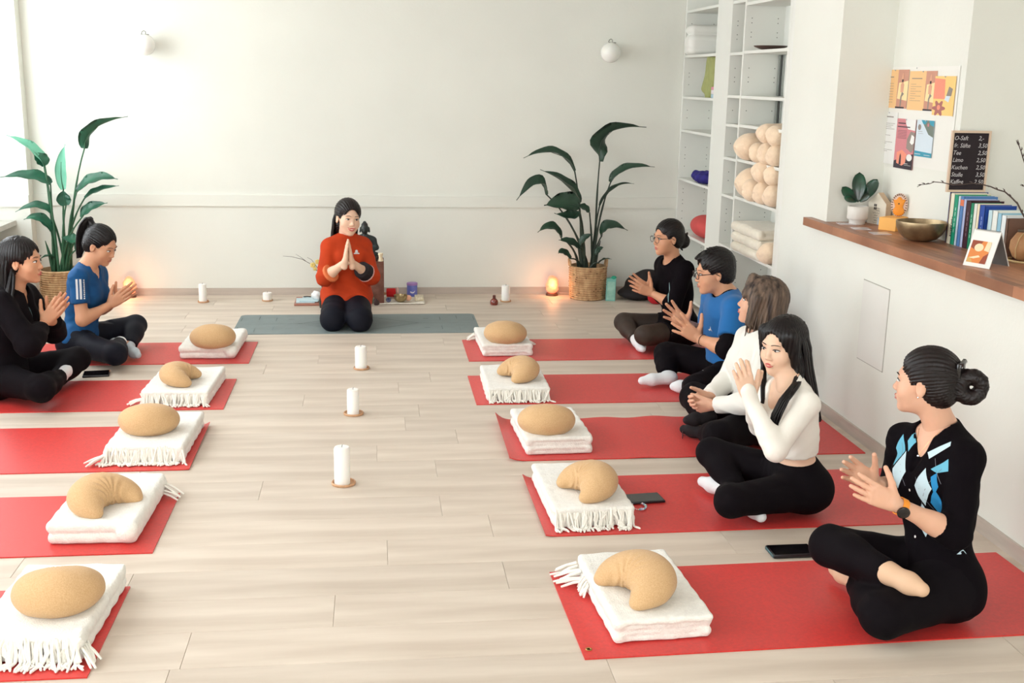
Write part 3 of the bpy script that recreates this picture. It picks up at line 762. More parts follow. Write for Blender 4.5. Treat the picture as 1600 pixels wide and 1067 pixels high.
# shelf contents
peach = M('peach_fleece', (253, 226, 196), .95, var=.06, scale=30, bump=.7, bscale=90, sheen=.4, spec=.1, bdist=.004)
cream_f = M('cream_fleece', (244, 236, 218), .95, var=.04, scale=30, bump=.7, bscale=90, sheen=.4, spec=.1, bdist=.004)
def roll(y, z, r, lab, m=peach, x0=XS+.0, ln=.27, dirv=(1, 0, 0), seed=0, cat='blanket', grp='rolled peach blankets', sq=1.0):
    d = nrm(dirv); c = np.array([x0+ln/2, y, z+r*sq]); a = c-d*(ln/2-r*.6); b_ = c+d*(ln/2-r*.6)
    sd = nrm(np.cross((0, 0, 1), d))
    def post(D, X, Y, Z):
        rr_ = np.sqrt(((X-c[0])*sd[0]+(Y-c[1])*sd[1])**2+(Z-c[2])**2); an = np.arctan2(Z-c[2], (X-c[0])*sd[0]+(Y-c[1])*sd[1])
        return D+.005*np.sin(2*an+12*X+seed)
    V, Fs = solid([cap(a, b_, r*.97, r*.93, .01)], .008, post=post)
    V[:, 2] = z+(V[:, 2]-V[:, 2].min())*sq
    o = mesh_obj('rolled_blanket' if grp and 'roll' in grp else 'cushion', V, Fs, m, smooth=True, loc=(float(c[0]), float(y), float(z)))
    return tag(o, lab, cat, grp)
zA = z3[4-1]; zB = z3[2]   # levels: z3[3] = shelf under the upper group, z3[2] = under the lower group
xo = XS-.03
roll(7.165, zA, .070, 'peach rolled blanket, bottom right of the upper blanket stack', seed=1, x0=xo)
roll(7.33, zA, .072, 'peach rolled blanket, second from the right in the bottom row of the upper stack', seed=2, x0=xo)
roll(7.50, zA, .070, 'peach rolled blanket, third from the right in the bottom row of the upper stack', seed=3, x0=xo)
roll(7.18, zA+.128, .075, 'peach rolled blanket on top at the right of the upper stack', seed=4, x0=xo)
roll(7.37, zA+.132, .074, 'peach rolled blanket in the middle on top of the upper stack', seed=5, x0=xo)
roll(7.70, zA, .10, 'peach rolled blanket bulging at the left end of the upper stack', seed=6, x0=xo-.03)
roll(7.17, zB, .075, 'peach rolled blanket, bottom right of the lower blanket stack', seed=7, x0=xo)
roll(7.34, zB, .076, 'peach rolled blanket, middle of the bottom row in the lower stack', seed=8, x0=xo-.01)
roll(7.53, zB, .078, 'peach rolled blanket, left of the bottom row in the lower stack', seed=9, x0=xo-.02)
roll(7.18, zB+.142, .068, 'peach rolled blanket squeezed under the board at the right of the lower stack', seed=10, x0=xo)
roll(7.36, zB+.140, .078, 'large pale peach rolled blanket on top of the lower stack', seed=11, x0=xo-.02)
roll(7.70, zB, .115, 'big peach rolled blanket at the left end of the lower stack', seed=12, x0=xo)
def fold_stack(y0, y1, z, n, th, m, labs, seed, x0=XS-.04):
    r = random.Random(seed)
    for i in range(n):
        a, b_ = y0+r.uniform(0, .04), y1-r.uniform(0, .05); zz = z+i*th*.97
        prims = [rbox((x0+.145, (a+b_)/2, zz+th*.27), (.145, (b_-a)/2, th*.25), th*.24, None, .008), rbox((x0+.15, (a+b_)/2, zz+th*.73), (.14, (b_-a)/2-.01, th*.25), th*.24, None, .008), cap((x0+.02, a+.03, zz+th/2), (x0+.02, b_-.03, zz+th/2), th*.46, k=.01)]
        V, Fs = solid(prims, .007, post=lambda D, X, Y, Z: D+.004*np.sin(17*Y+seed+i)*np.sin(25*X+i)+.002*np.sin(50*Y+30*X))
        V[:, 2] = np.maximum(V[:, 2], zz)
        tag(mesh_obj('folded_blanket', V, Fs, m, smooth=True, loc=(x0+.14, (a+b_)/2, zz)), labs[i], 'blanket', 'spare white blankets in the shelving')
zC_ = z3[1]
fold_stack(7.22, 7.84, zC_, 3, .072, cream_f, ['cream folded blanket at the bottom of the low shelf stack', 'cream folded blanket in the middle of the low shelf stack', 'cream folded blanket on top of the low shelf stack'], 3)
roll(7.14, zC_, .075, 'peach rolled blanket standing beside the cream folded stack', seed=13, x0=xo-.02)
zD = zC_-.44
V, Fs = solid([rbox((XS+.11, 7.30, z3[0]+.13), (.13, .2, .13), .05)], .01)
roll(7.27, z3[0], .115, 'cream rolled blanket at the bottom of the shelving', m=cream_f, seed=14, x0=xo, grp='cream rolled blankets low in the shelving')
roll(7.30, z3[0]+.22, .10, 'pale rolled blanket just above the highlighted bob haircut', m=cream_f, seed=15, x0=xo, grp='cream rolled blankets low in the shelving')
# left tower
def pillow_shape(c, half, R, m, lab, grp=None, name='cushion', cat='cushion', loc=None):
    V, Fs = solid([ell(c, half, R)], .007, post=lambda D, X, Y, Z: D+.0025*np.sin(60*Z+20*Y))
    return tag(mesh_obj(name, V, Fs, m, smooth=True, loc=tuple(np.array(c)-np.array([0, 0, half[2]]))), lab, cat, grp)
green_m = M('olive_cushion_cloth', (168, 172, 112), .9, var=.1, scale=20, bump=.4, bscale=90)
zg = z1[4]
a = math.radians(27); R_ = np.array([[0, math.cos(a), math.sin(a)], [1, 0, 0], [0, -math.sin(a), math.cos(a)]])
b = MB()
V, Fs = solid([rbox((XS+.10, 8.96, zg+.168), (.045, .125, .19), .035, np.array([[0, math.cos(a), math.sin(a)], [1, 0, 0], [0, -math.sin(a), math.cos(a)]])[[1, 0, 2]]), ], .006, post=lambda D, X, Y, Z: D+.004*np.sin(40*Z+30*Y))
V[:, 2] = np.clip(V[:, 2], zg, z1[5]-T_-.002)
tag(mesh_obj('cushion', V, Fs, green_m, smooth=True, loc=(XS+.10, 8.96, zg)), 'olive green cushion leaning in the upper left shelf compartment', 'cushion')
bx = empty('small_box', (XS+.04, 8.66, zg), 'small pink and pale blue box beside the olive cushion', 'box')
MB().box((XS+.01, 8.612, zg), (XS+.10, 8.70, zg+.03), bev=.003).build('lower_layer', M('pale_blue_card', (176, 206, 222), .6), bx)
MB().box((XS+.01, 8.612, zg+.031), (XS+.10, 8.70, zg+.062), bev=.003).build('middle_layer', M('pale_card', (236, 228, 232), .6), bx)
MB().box((XS+.01, 8.612, zg+.063), (XS+.10, 8.70, zg+.085), bev=.003).build('upper_layer', M('pink_card', (226, 150, 170), .6), bx)
tw = M('white_terry_cloth', (240, 240, 234), .95, bump=.6, bscale=120)
zt = z1[5]
V, Fs = solid([rbox((XS+.10, 9.30, zt+.085), (.14, .10, .085), .05), rbox((XS+.10, 9.30, zt+.20), (.13, .09, .04), .035)], .007, post=lambda D, X, Y, Z: D+.004*np.sin(70*Z+8*Y))
V[:, 2] = np.maximum(V[:, 2], zt)
tag(mesh_obj('folded_towel', V, Fs, tw, smooth=True, loc=(XS+.1, 9.3, zt)), 'white folded towel on the top left compartment of the shelving', 'towel')
pur = M('purple_cloth', (44, 36, 128), .8, var=.3, scale=25, bump=.5, bscale=60)
zp = z1[2]
V, Fs = solid([ell((XS+.10, 8.92, zp+.045), (.12, .20, .05)), ell((XS+.05, 9.08, zp+.05), (.05, .05, .04)), ell((XS+.06, 8.86, zp+.07), (.06, .06, .03))], .006, post=lambda D, X, Y, Z: D+.007*np.sin(60*Y+40*Z+20*X)*np.sin(70*X+3))
V[:, 2] = np.maximum(V[:, 2], zp)
tag(mesh_obj('scarf', V, Fs, pur, smooth=True, loc=(XS+.1, 8.78, zp)), 'crumpled dark purple blue cloth on the shelving', 'cloth')
coral = M('coral_cushion', (214, 84, 82), .8, var=.05, scale=20, bump=.3, bscale=80)
zr = z1[1]
V, Fs = solid([ell((XS+.11, 8.93, zr+.11), (.12, .26, .10), None, .01)], .007)
V[:, 2] = zr+.001+(V[:, 2]-V[:, 2].min())*.93
tag(mesh_obj('bolster', V, Fs, coral, smooth=True, loc=(XS+.1, 8.93, zr)), 'coral red round bolster on the shelving above the woman with the bun and glasses', 'cushion')
bm_ = M('dark_brown_glaze', (88, 66, 58), .4)
zz = z3[6]
tag(MB().lathe([(0, 0), (.05, 0), (.11, .022), (.115, .03), (.10, .026), (0, .012)], (XS+.10, 7.66, zz), 24).build('shallow_dish', bm_, smooth=True, loc=(XS+.1, 7.66, zz)), 'shallow dark brown dish lying on the high shelf board', 'dish')

# ------------------------------------------------------------------ access hatch in the right wall
hatch = empty('access_hatch', (XR, 5.3, .43), 'flush white access hatch in the right wall below the counter', 'hatch')
h0 = atX(1350, 437, XR-.003); h1 = atX(1390, 453, XR-.003); h2 = atX(1380, 582, XR-.003)
ya, yb, za, zb_ = h0[1], h1[1], h0[2], h2[2]
MB().box((XR-.004, yb, zb_), (XR-.0005, ya, za), bev=.0008).build('hatch_door', M('hatch_paint', (232, 231, 224), .7), hatch)
b = MB(); g = M('hatch_gap', (176, 172, 162), .9)
for q in (((XR-.002, yb-.004, zb_-.004), (XR-.0003, ya+.004, zb_-.0005)), ((XR-.002, yb-.004, za+.0005), (XR-.0003, ya+.004, za+.004)), ((XR-.002, yb-.004, zb_-.004), (XR-.0003, yb-.0005, za+.004)), ((XR-.002, ya+.0005, zb_-.004), (XR-.0003, ya+.004, za+.004))): b.box(*q)
b.build('gap', g, hatch)

# ------------------------------------------------------------------ butcher block counter
ZK = 1.07
ctr = empty('counter', (2.8, 4.2, 1.024), 'oiled butcher block counter on the half-height right wall', 'counter')
oak = M('oiled_walnut_stave', (178, 124, 92), .38, rgb2=(146, 96, 70), scale=5, stretch=(6, .6, 1), bump=.1, bscale=80, bstretch=(1, .06, 1), objrand=.22, spec=.5, detail=6, bdist=.0006)
cr = random.Random(11); x = 2.468; k = 0
while x < 3.15:
    w_ = .046; ytop = 6.245 if x+w_ <= 2.5155 else 6.028
    if x < 2.5155 and x+w_ > 2.5155: ytop = 6.245
    y = 3.0-cr.uniform(0, .3)
    x1_ = min(x+w_, 3.15)
    if k == 0: x1_ = 2.5185; w_ = x1_-x
    if x >= 2.829-.02: ytop = 5.239
    if x < 2.829 and x1_ > 2.829: x1_ = 2.829; w_ = x1_-x
    while y < ytop:
        L_ = cr.uniform(.26, .46); y1_ = min(y+L_, ytop)
        if ytop-y1_ < .08: y1_ = ytop
        MB().box((x+.0002, y+.0002, 1.0245), (x1_-.0002, y1_-.0002, ZK), bev=.0006 if k == 0 else 0).build('stave', oak, ctr)
        y = y1_
    x += w_; k += 1

# ------------------------------------------------------------------ things on the counter
ceram = M('white_ribbed_ceramic', (226, 222, 214), .5)
pc = atY(1339, 345, 5.93); pc[2] = ZK
pl = empty('potted_plant', pc, 'small rubber plant with dark leaves in a white ribbed pot on the counter end', 'plant')
V = []; prof = [(.040, 0), (.043, .004), (.043, .022), (.052, .028), (.056, .034), (.056, .098), (.052, .1), (.048, .098), (.046, .085), (0, .085)]
n = 72; Fs = []
for (r, z) in prof:
    for j in range(n):
        th = 2*math.pi*j/n; rr = r*(1+(.03*(j % 3 == 0)-.012 if .03 < z < .097 and r > .05 else 0)); V.append((pc[0]+rr*math.cos(th), pc[1]+rr*math.sin(th), ZK+z))
for i in range(len(prof)-1):
    for j in range(n): Fs.append((i*n+j, i*n+(j+1) % n, (i+1)*n+(j+1) % n, (i+1)*n+j))
mesh_obj('pot', V, Fs, ceram, pl, smooth=True)
rub = M('rubber_leaf_dark', (34, 46, 40), .3, rgb2=(20, 92, 66), scale=9, spec=.6, coat=.3)
def rleaf(px0, px1, wid, dyy, cup=.25):
    b0 = atY(px0[0], px0[1], 5.93+dyy*.3); t0 = atY(px1[0], px1[1], 5.93+dyy); d = t0-b0; L = np.linalg.norm(d); d = d/L
    S = nrm(np.cross(d, nrm((-.45, -.87, .15)))); Nn = np.cross(S, d); V, Fs = [], []; n, m = 12, 7
    for side in (0, 1):
        for i in range(n):
            t = i/(n-1); w_ = wid*(max(0, math.sin(math.pi*(t**1.35)*.97+.03)))**.6*(1 if 0 < i < n-1 else .08)
            for j in range(m):
                q = (j-3)/3; V.append(b0+d*L*t+S*w_*q+Nn*(cup*w_*q*q-.10*L*math.sin(math.pi*t)*.5-.0012*side))
    k = n*m; F1 = [(i*m+j, (i+1)*m+j, (i+1)*m+j+1, i*m+j+1) for i in range(n-1) for j in range(m-1)]
    Fs = F1+[tuple(k+a_ for a_ in f[::-1]) for f in F1]
    rim = [i*m for i in range(n)]+[(n-1)*m+j for j in range(1, m)]+[i*m+m-1 for i in range(n-2, -1, -1)]+[j for j in range(m-2, 0, -1)]
    Fs += [(rim[a_], rim[(a_+1) % len(rim)], k+rim[(a_+1) % len(rim)], k+rim[a_]) for a_ in range(len(rim))]
    mesh_obj('leaf', V, Fs, rub, pl, smooth=True)
for a_ in (((1341, 316), (1343, 269), .037, .0), ((1345, 316), (1371, 280), .033, .02), ((1338, 316), (1316, 292), .027, -.01), ((1338, 316), (1319, 308), .016, -.03), ((1344, 316), (1358, 303), .018, -.04), ((1340, 316), (1333, 294), .022, .03), ((1343, 315), (1353, 290), .024, .03)): rleaf(*a_)
MB().lathe([(0, .086), (.044, .088)], pc, 20).build('soil', soil_m, pl)
# wooden house block
hl = atZ(1354.5, 348, ZK); hr_ = atZ(1382, 353, ZK)
hc = (hl+hr_)/2; u = nrm(hr_-hl); w = np.cross(u, (0, 0, 1)); w = nrm(w)
if w[1] < 0: w = -w
W2 = np.linalg.norm(hr_-hl)/2; H1 = .118; H2 = .175
hs = empty('house_block', hc, 'wooden house-shaped block with handwritten words beside the potted plant', 'ornament')
blockwood = M('birch_block', (206, 178, 148), .6, var=.1, scale=6, stretch=(1, 1, 6)); blockface = M('birch_face', (232, 224, 206), .6)
MB().prism([(-W2, 0), (W2, 0), (W2, H1), (0, H2), (-W2, H1)], hc, u, (0, 0, 1), w, .036).build('block', blockwood, hs)
MB().prism([(-W2+.001, .001), (W2-.001, .001), (W2-.001, H1), (0, H2-.001), (-W2+.001, H1)], hc-w*.0008, u, (0, 0, 1), w, .0007).build('painted_face', blockface, hs)
ink = M('black_print', (40, 38, 38), .8)
b = MB()
for i in (0, 1):
    for j in (0, 1): b.prism([(0, 0), (.009, 0), (.009, .014), (0, .014)], hc-w*.0013+u*(-.024+i*.0115)+np.array([0, 0, .098-j*.0175]), u, (0, 0, 1), w, .0004)
b.build('printed_window', ink, hs)
rr = random.Random(4)
for i, (x0, wd) in enumerate(((-.002, .028), (-.006, .032), (-.030, .056), (-.018, .028), (-.024, .040), (-.016, .022), (-.024, .04))):
    pts = [hc-w*.0014+u*(x0+wd*t)+np.array([0, 0, .090-i*.0135+.0028*math.sin(t*19+i)+.001*math.sin(t*40)]) for t in np.linspace(0, 1, 26)]
    MB().tube(pts, .0006, 4).build('handwritten_line', ink, hs)
# cards
card_m = M('glossy_card', (206, 196, 198), .25, spec=.6)
for i, (px, py, ww, dd, lab) in enumerate(((1322, 350, .10, .045, 'flat pale card on the counter nearest the wall corner'), (1345, 357.5, .10, .05, 'flat glassy card in the middle of the three on the counter'), (1375, 365, .105, .05, 'flat pale card closest to the singing bowl on the counter'))):
    c = atZ(px, py, ZK); a = math.radians(-8)
    MB_ = MB().obox(c+np.array([0, 0, .0015]), ((math.cos(a), math.sin(a), 0), (-math.sin(a), math.cos(a), 0), (0, 0, 1)), (ww/2*.9, dd/2+.02, .0015))
    tag(MB_.build('card', card_m, loc=tuple(c)), lab, 'card')
# orange box and oval icon
orange = M('orange_paper', (250, 186, 96), .6); orange2 = M('deep_orange', (240, 150, 40), .55)
oc = atZ(1412, 360, ZK); oc = np.array([2.69, 5.52, ZK])
p0 = atZ(1388, 362, ZK)
ob = MB().obox(np.array([p0[0]+.075, p0[1]+.09, ZK+.034]), ((nrm((.82, .57, 0))), nrm((-.57, .82, 0)), (0, 0, 1)), (.078, .05, .034), bev=.002)
tag(ob.build('note_box', orange, loc=(p0[0]+.075, p0[1]+.09, ZK)), 'orange paper note box behind the singing bowl', 'box')
ic = np.array([p0[0]+.095, p0[1]+.10, ZK+.068])
ico = empty('oval_icon', ic, 'small oval icon with orange seated figure and patterned rim on the orange box', 'ornament')
u = nrm((.82, -.57, 0)); w = nrm((.57, .82, 0)); ov = [(.043*math.cos(t), .062+.062*math.sin(t)) for t in np.linspace(0, 2*math.pi, 33)[:-1]]
MB().prism(ov, ic, u, (0, 0, 1), w, .012).build('plaque', M('pale_pink_enamel', (236, 206, 186), .5), ico)
b = MB()
for k in range(26):
    t = 2*math.pi*k/26; c_ = ic+u*.0375*math.cos(t)+np.array([0, 0, .062+.056*math.sin(t)])-w*.002
    b.obox(c_, (u*math.cos(t)+np.array([0, 0, math.sin(t)]), -u*math.sin(t)+np.array([0, 0, math.cos(t)]), w), (.0045, .0022, .0018))
tag(b.build('rim_pattern', M('rim_brown', (96, 66, 52), .6), ico), kind='stuff')
V, Fs = solid([ell(ic+np.array([0, 0, .03])-w*.003, (.03, .008, .026), [u, w, (0, 0, 1)], .01), ell(ic+np.array([0, 0, .062])-w*.004, (.018, .009, .026), [u, w, (0, 0, 1)], .01), ell(ic+np.array([0, 0, .092])-w*.004, (.012, .008, .014), [u, w, (0, 0, 1)], .008),
   cap(ic+u*.016+np.array([0, 0, .07])-w*.003, ic+u*.026+np.array([0, 0, .088])-w*.003, .005), cap(ic-u*.016+np.array([0, 0, .07])-w*.003, ic-u*.026+np.array([0, 0, .084])-w*.003, .005)], .0025)
mesh_obj('seated_figure', V, Fs, orange2, ico, smooth=True)
MB().ball(ic+np.array([0, 0, .07])-w*.013, .004, 10).build('mark', ink, ico)
# singing bowl
bronze = M('aged_bronze', (176, 156, 122), .38, metal=.8, rgb2=(130, 110, 84), scale=12, bump=.15, bscale=45)
bc = atZ(1437, 376, ZK); BR = .122
tag(MB().lathe([(0, 0), (.045, .001), (.078, .012), (.103, .036), (.118, .066), (BR, .092), (BR-.001, .098), (BR-.006, .098), (.112, .068), (.098, .040), (.073, .017), (.04, .006), (0, .005)], bc, 48).build('singing_bowl', bronze, smooth=True, loc=tuple(bc)), 'large bronze singing bowl on the wooden counter', 'bowl')
# small pale blue box
c = atZ(1455, 352, ZK); c[0] = 2.79
sb = MB().obox(c+np.array([0, 0, .02]), (nrm((.7, -.7, 0)), nrm((.7, .7, 0)), (0, 0, 1)), (.034, .012, .02), bev=.001)
tag(sb.build('small_box', [M('pale_blue_box', (186, 206, 226), .5)], loc=tuple(c)), 'small pale blue box between the singing bowl and the books', 'box')
# books
bookpx = [(1474.5, 298, .195, (58, 74, 150), .014), (1479, 301, .13, (232, 196, 172), .014), (1485, 301, .185, (234, 228, 204), .022), (1492.5, 304, .165, (28, 150, 116), .020), (1498.5, 306, .185, (196, 214, 226), .010), (1502, 306.5, .17, (84, 128, 184), .014), (1507, 311, .16, (176, 186, 220), .012), (1511, 313, .165, (58, 26, 40), .020), (1518, 317, .15, (26, 132, 96), .014), (1523, 318, .17, (226, 230, 222), .014), (1528, 318.5, .15, (240, 228, 196), .012), (1532, 320, .155, (34, 72, 156), .024), (1541.5, 328, .15, (192, 220, 226), .016), (1548, 329, .14, (232, 236, 230), .018), (1556, 333, .14, (150, 196, 216), .014), (1562, 336, .14, (226, 232, 232), .016), (1569, 341, .13, (112, 84, 70), .016)]
page_m = M('book_pages', (236, 230, 214), .8)
blabs = ['dark blue book, rearmost of the row beneath the chalkboard', 'slim salmon-cream book second in the row below the chalkboard', 'cream book with dark vertical lettering on its spine', 'bright green book right after the cream lettered spine', 'very thin pale blue book in the row on the counter', 'mid blue book with an orange patch on its spine', 'pale lilac book between the blue and the dark maroon book', 'dark maroon, almost black book in the row', 'dark green book right of the maroon one', 'white book behind the desk calendar, next to the dark green spine', 'pale cream-yellow book left of the bright blue one', 'thick royal blue book in the middle of the row', 'pale cyan book right of the royal blue book', 'white book above the calendar spiral', 'sky blue book near the right end of the row', 'white book second from the right end of the row', 'brown book at the right end of the row beside the clay vase']
yprev = 5.215; BO = []
for i, (px, py, dep, col, th) in enumerate(bookpx):
    p = atX(px, py, 2.80); zt = p[2]-ZK; yc = min(p[1], yprev-.0006); y1_ = yc; nxt = bookpx[i+1] if i+1 < len(bookpx) else None
    y0_ = atX(nxt[0], nxt[1], 2.80)[1]+.0006 if nxt else yc-.018
    y0_ = max(min(y0_, y1_-.006), y1_-.045); yprev = y0_
    bm_c = M('book_cover_%d' % i, col, .45, spec=.4)
    if i == 1: bm_c = M('book_cover_1', col, .5, rgb2=(226, 132, 104), scale=60)
    r_ = empty('book', (2.80, (y0_+y1_)/2, ZK), blabs[i], 'book', 'books in a row on the counter')
    x0 = 2.80+(.012 if i > 11 else 0); t = .0018
    b = MB(); b.box((x0, y0_, ZK), (x0+t, y1_, ZK+zt)); b.box((x0, y0_, ZK), (x0+dep, y0_+t, ZK+zt)); b.box((x0, y1_-t, ZK), (x0+dep, y1_, ZK+zt)); b.build('cover', bm_c, r_)
    MB().box((x0+t, y0_+t, ZK+.003), (x0+dep-.004, y1_-t, ZK+zt-.004)).build('pages', page_m, r_)
    BO.append((x0, y0_, y1_, zt, r_, dep))
x0, y0_, y1_, zt, r_, dep = BO[2]
text_mesh('spine_lettering', 'TON ABRICE', .017, (x0-.0006, (y0_+y1_)/2-.006, ZK+.135), (0, 0, -1), (0, -1, 0), ink, r_)
x0, y0_, y1_, zt, r_, dep = BO[5]
MB().box((x0-.0006, y0_, ZK+zt-.045), (x0, y1_, ZK+zt-.015)).build('spine_patch', M('orange_patch', (224, 120, 84), .5), r_)
for bi, cl in ((3, (220, 240, 230)), (8, (190, 230, 210)), (11, (180, 200, 230)), (7, (150, 120, 130))):
    x0, y0_, y1_, zt, r_, dep = BO[bi]; b = MB()
    for k in range(5):
        z = ZK+zt*(.25+.11*k); b.box((x0-.0005, (y0_+y1_)/2-.0018, z), (x0, (y0_+y1_)/2+.0018, z+.015+.004*(k % 2)))
    b.build('spine_print', M('spine_print_%d' % bi, cl, .6), r_)
# chalkboard standing on the rear books, leaning on the wall
zbk = ZK+max(BO[0][3], BO[1][3], BO[2][3])+.001
tl = atY(1490, 204, 5.2); tr = atY(1552, 207, 5.2); bl = atY(1480, 296, 5.2); br = atY(1539, 299, 5.2)
cbx0 = (tl[0]+bl[0])/2+.0; cbx1 = (tr[0]+br[0])/2; cz0 = zbk; cz1 = tl[2]
cb = empty('chalkboard', ((cbx0+cbx1)/2, 5.215, cz0), 'small framed chalkboard price list standing on the books', 'chalkboard')
frm = M('pale_wood_frame', (220, 196, 172), .6); slate = M('slate_black', (34, 24, 30), .8, var=.2, scale=12)
yb0 = 5.205
for q in (((cbx0, yb0, cz0), (cbx1, yb0+.014, cz0+.011)), ((cbx0, yb0, cz1-.011), (cbx1, yb0+.014, cz1)), ((cbx0, yb0, cz0+.011), (cbx0+.010, yb0+.014, cz1-.011)), ((cbx1-.010, yb0, cz0+.011), (cbx1, yb0+.014, cz1-.011))): MB().box(*q).build('frame_rail', frm, cb)
MB().box((cbx0+.010, yb0+.006, cz0+.011), (cbx1-.010, yb0+.012, cz1-.011)).build('slate', slate, cb)
chalk = M('chalk', (206, 202, 204), .95)
ls = (cz1-cz0-.03)/7.6
for i, (a_, p_) in enumerate((('O-Saft', '2,-'), ('fr. Säfte', '3,50'), ('Tee', '2,50'), ('Limo', '2,50'), ('Kuchen', '2,50'), ('Stulle', '3,50'), ('Kaffee', '2,50'))):
    z = cz1-.020-ls*(i+.72)
    text_mesh('chalk_lettering', a_, ls*.84, (cbx0+.014+.002*(i % 2), yb0+.0055, z), (.92, 0, -.012*(i % 3)), (0, 0, 1), chalk, cb, depth=.0003, shear=.25)
    text_mesh('chalk_lettering', p_, ls*.84, (cbx1-.062+.002*(i % 3), yb0+.0055, z), (.92, 0, -.02), (0, 0, 1), chalk, cb, depth=.0003, shear=.25)
# desk calendar
A = atZ(1505, 414, ZK); B_ = atZ(1546, 421, ZK); Cc = atZ(1577, 416, ZK); u = nrm(B_-A); dback = (Cc-B_); Lh = np.linalg.norm(B_-A)
cal = empty('desk_calendar', (A+B_)/2, 'spiral bound desk calendar standing like a tent at the counter front', 'calendar')
Hc = .152; ridge = dback*.42; ridge[2] = Hc
cardw = M('calendar_paper', (240, 238, 232), .5); blk = M('calendar_black', (34, 24, 28), .6)
def sheet(b, o, u_, v_, wd, ht, th, mi=0):
    w_ = nrm(np.cross(u_, v_)); b.prism([(0, 0), (wd, 0), (wd, ht), (0, ht)], o, u_, v_, w_, th, mi); return w_
vf = nrm(ridge); hf = np.linalg.norm(ridge)
b = MB(); wf = sheet(b, A, u, vf, Lh, hf, .004); b.build('front_board', cardw, cal)
rb = A+dback; vb = nrm((A+ridge)-rb); hb_ = np.linalg.norm((A+ridge)-rb)
b = MB(); sheet(b, rb, u, vb, Lh, hb_, .003); b.build('back_board', cardw, cal)
b = MB(); wi = nrm(np.cross(u, vf)); sgn = 1 if (wi@(dback)) > 0 else -1
b.prism([(0.003, 0.002), (Lh-.003, .002), (Lh-.003, hf-.012), (.003, hf-.012)], A+wi*sgn*.0045, u, vf, wi*sgn, .001); b.prism([(0.003, 0.002), (Lh-.003, .002), (Lh-.003, hb_-.014), (.003, hb_-.014)], rb-nrm(np.cross(u, vb))*.002*(1 if (nrm(np.cross(u, vb))@dback) > 0 else -1), u, vb, nrm(np.cross(u, vb)), .001); b.build('inner_sheet', blk, cal)
pic = [M('print_orange', (224, 136, 68), .6), M('print_rust', (150, 70, 44), .6), M('print_cream', (240, 220, 180), .6), M('print_gold', (214, 168, 96), .6)]
b = MB(); o_ = A-wi*sgn*.0012
def pp(poly, mi, k): b.prism(poly, o_-wi*sgn*.0002*k, u, vf, -wi*sgn, .0002, mi)
o_ = A-wi*sgn*.0052
x0_, x1_, y0_, y1_ = Lh*.08, Lh*.80, hf*.10, hf*.70
pp([(x0_, y0_), (x1_, y0_), (x1_, y1_), (x0_, y1_)], 0, 0)
pp([(x0_, y1_*.72), (x0_+.03, y1_*.62), (x0_+.052, y1_), (x0_, y1_)], 1, 1)
pp([(x0_+.04+.022*math.cos(t), y1_*.74+.018*math.sin(t)) for t in np.linspace(0, 6.28, 15)[:-1]], 2, 2)
pp([(x0_+.005, y0_+.02), (x0_+.05, y0_+.035), (x0_+.06, y0_+.028), (x0_+.03, y0_+.018)], 2, 2)
pp([(x1_-.03, y0_), (x1_, y0_), (x1_, y0_+.05), (x1_-.02, y0_+.032)], 1, 1)
pp([(x0_, y0_), (x0_+.03, y0_), (x0_+.018, y0_+.018), (x0_, y0_+.02)], 3, 2)
pp([(x1_-.026, y1_-.04), (x1_, y1_-.045), (x1_, y1_), (x1_-.02, y1_)], 2, 1)
b.build('printed_picture', pic, cal)
b = MB()
for k in range(22):
    c_ = A+ridge+u*(Lh*(.06+.88*k/21)); pts = [c_+nrm(np.array([dback[0], dback[1], 0]))*.006*math.cos(t)+np.array([0, 0, .006*math.sin(t)-.002]) for t in np.linspace(0, 2*math.pi, 9)]
    b.tube(pts, .0009, 4)
tag(b.build('spiral_binding', steel, cal), kind='stuff')
# round twine-tied pot with twigs, brown box behind it
clay = M('tan_clay', (190, 142, 96), .6, rgb2=(150, 98, 62), scale=9, bump=.2, bscale=30)
vc = atZ(1607, 409, ZK)
vp = empty('round_vase', vc, 'round tan clay vase tied with twine at the right frame edge', 'vase')
MB().lathe([(0, 0), (.04, 0), (.07, .02), (.086, .055), (.084, .09), (.062, .125), (.034, .142), (.030, .15), (.026, .15), (.028, .12), (0, .11)], vc, 32).build('body', clay, vp, smooth=True)
twine = M('twine', (206, 180, 130), .9)
MB().tube([vc+np.array([.09*math.cos(t), .09*math.sin(t), .006]) for t in np.linspace(0, 6.28, 30)], .005, 5).build('twine', twine, vp, smooth=True)
MB().tube([vc+np.array([-.034, -.012, .145]), vc+np.array([-.075, -.03, .11]), vc+np.array([-.088, -.03, .06]), vc+np.array([-.083, -.03, .02])], .002, 5).build('twine', twine, vp, smooth=True)
MB().obox(vc+np.array([-.062, -.022, .140]), (nrm((1, -.5, 0)), nrm((.5, 1, .3)), nrm((-.1, -.3, 1))), (.016, .012, .002)).build('seal', M('brown_seal', (72, 54, 36), .5), vp)
twig = M('dark_twig', (72, 58, 52), .8)
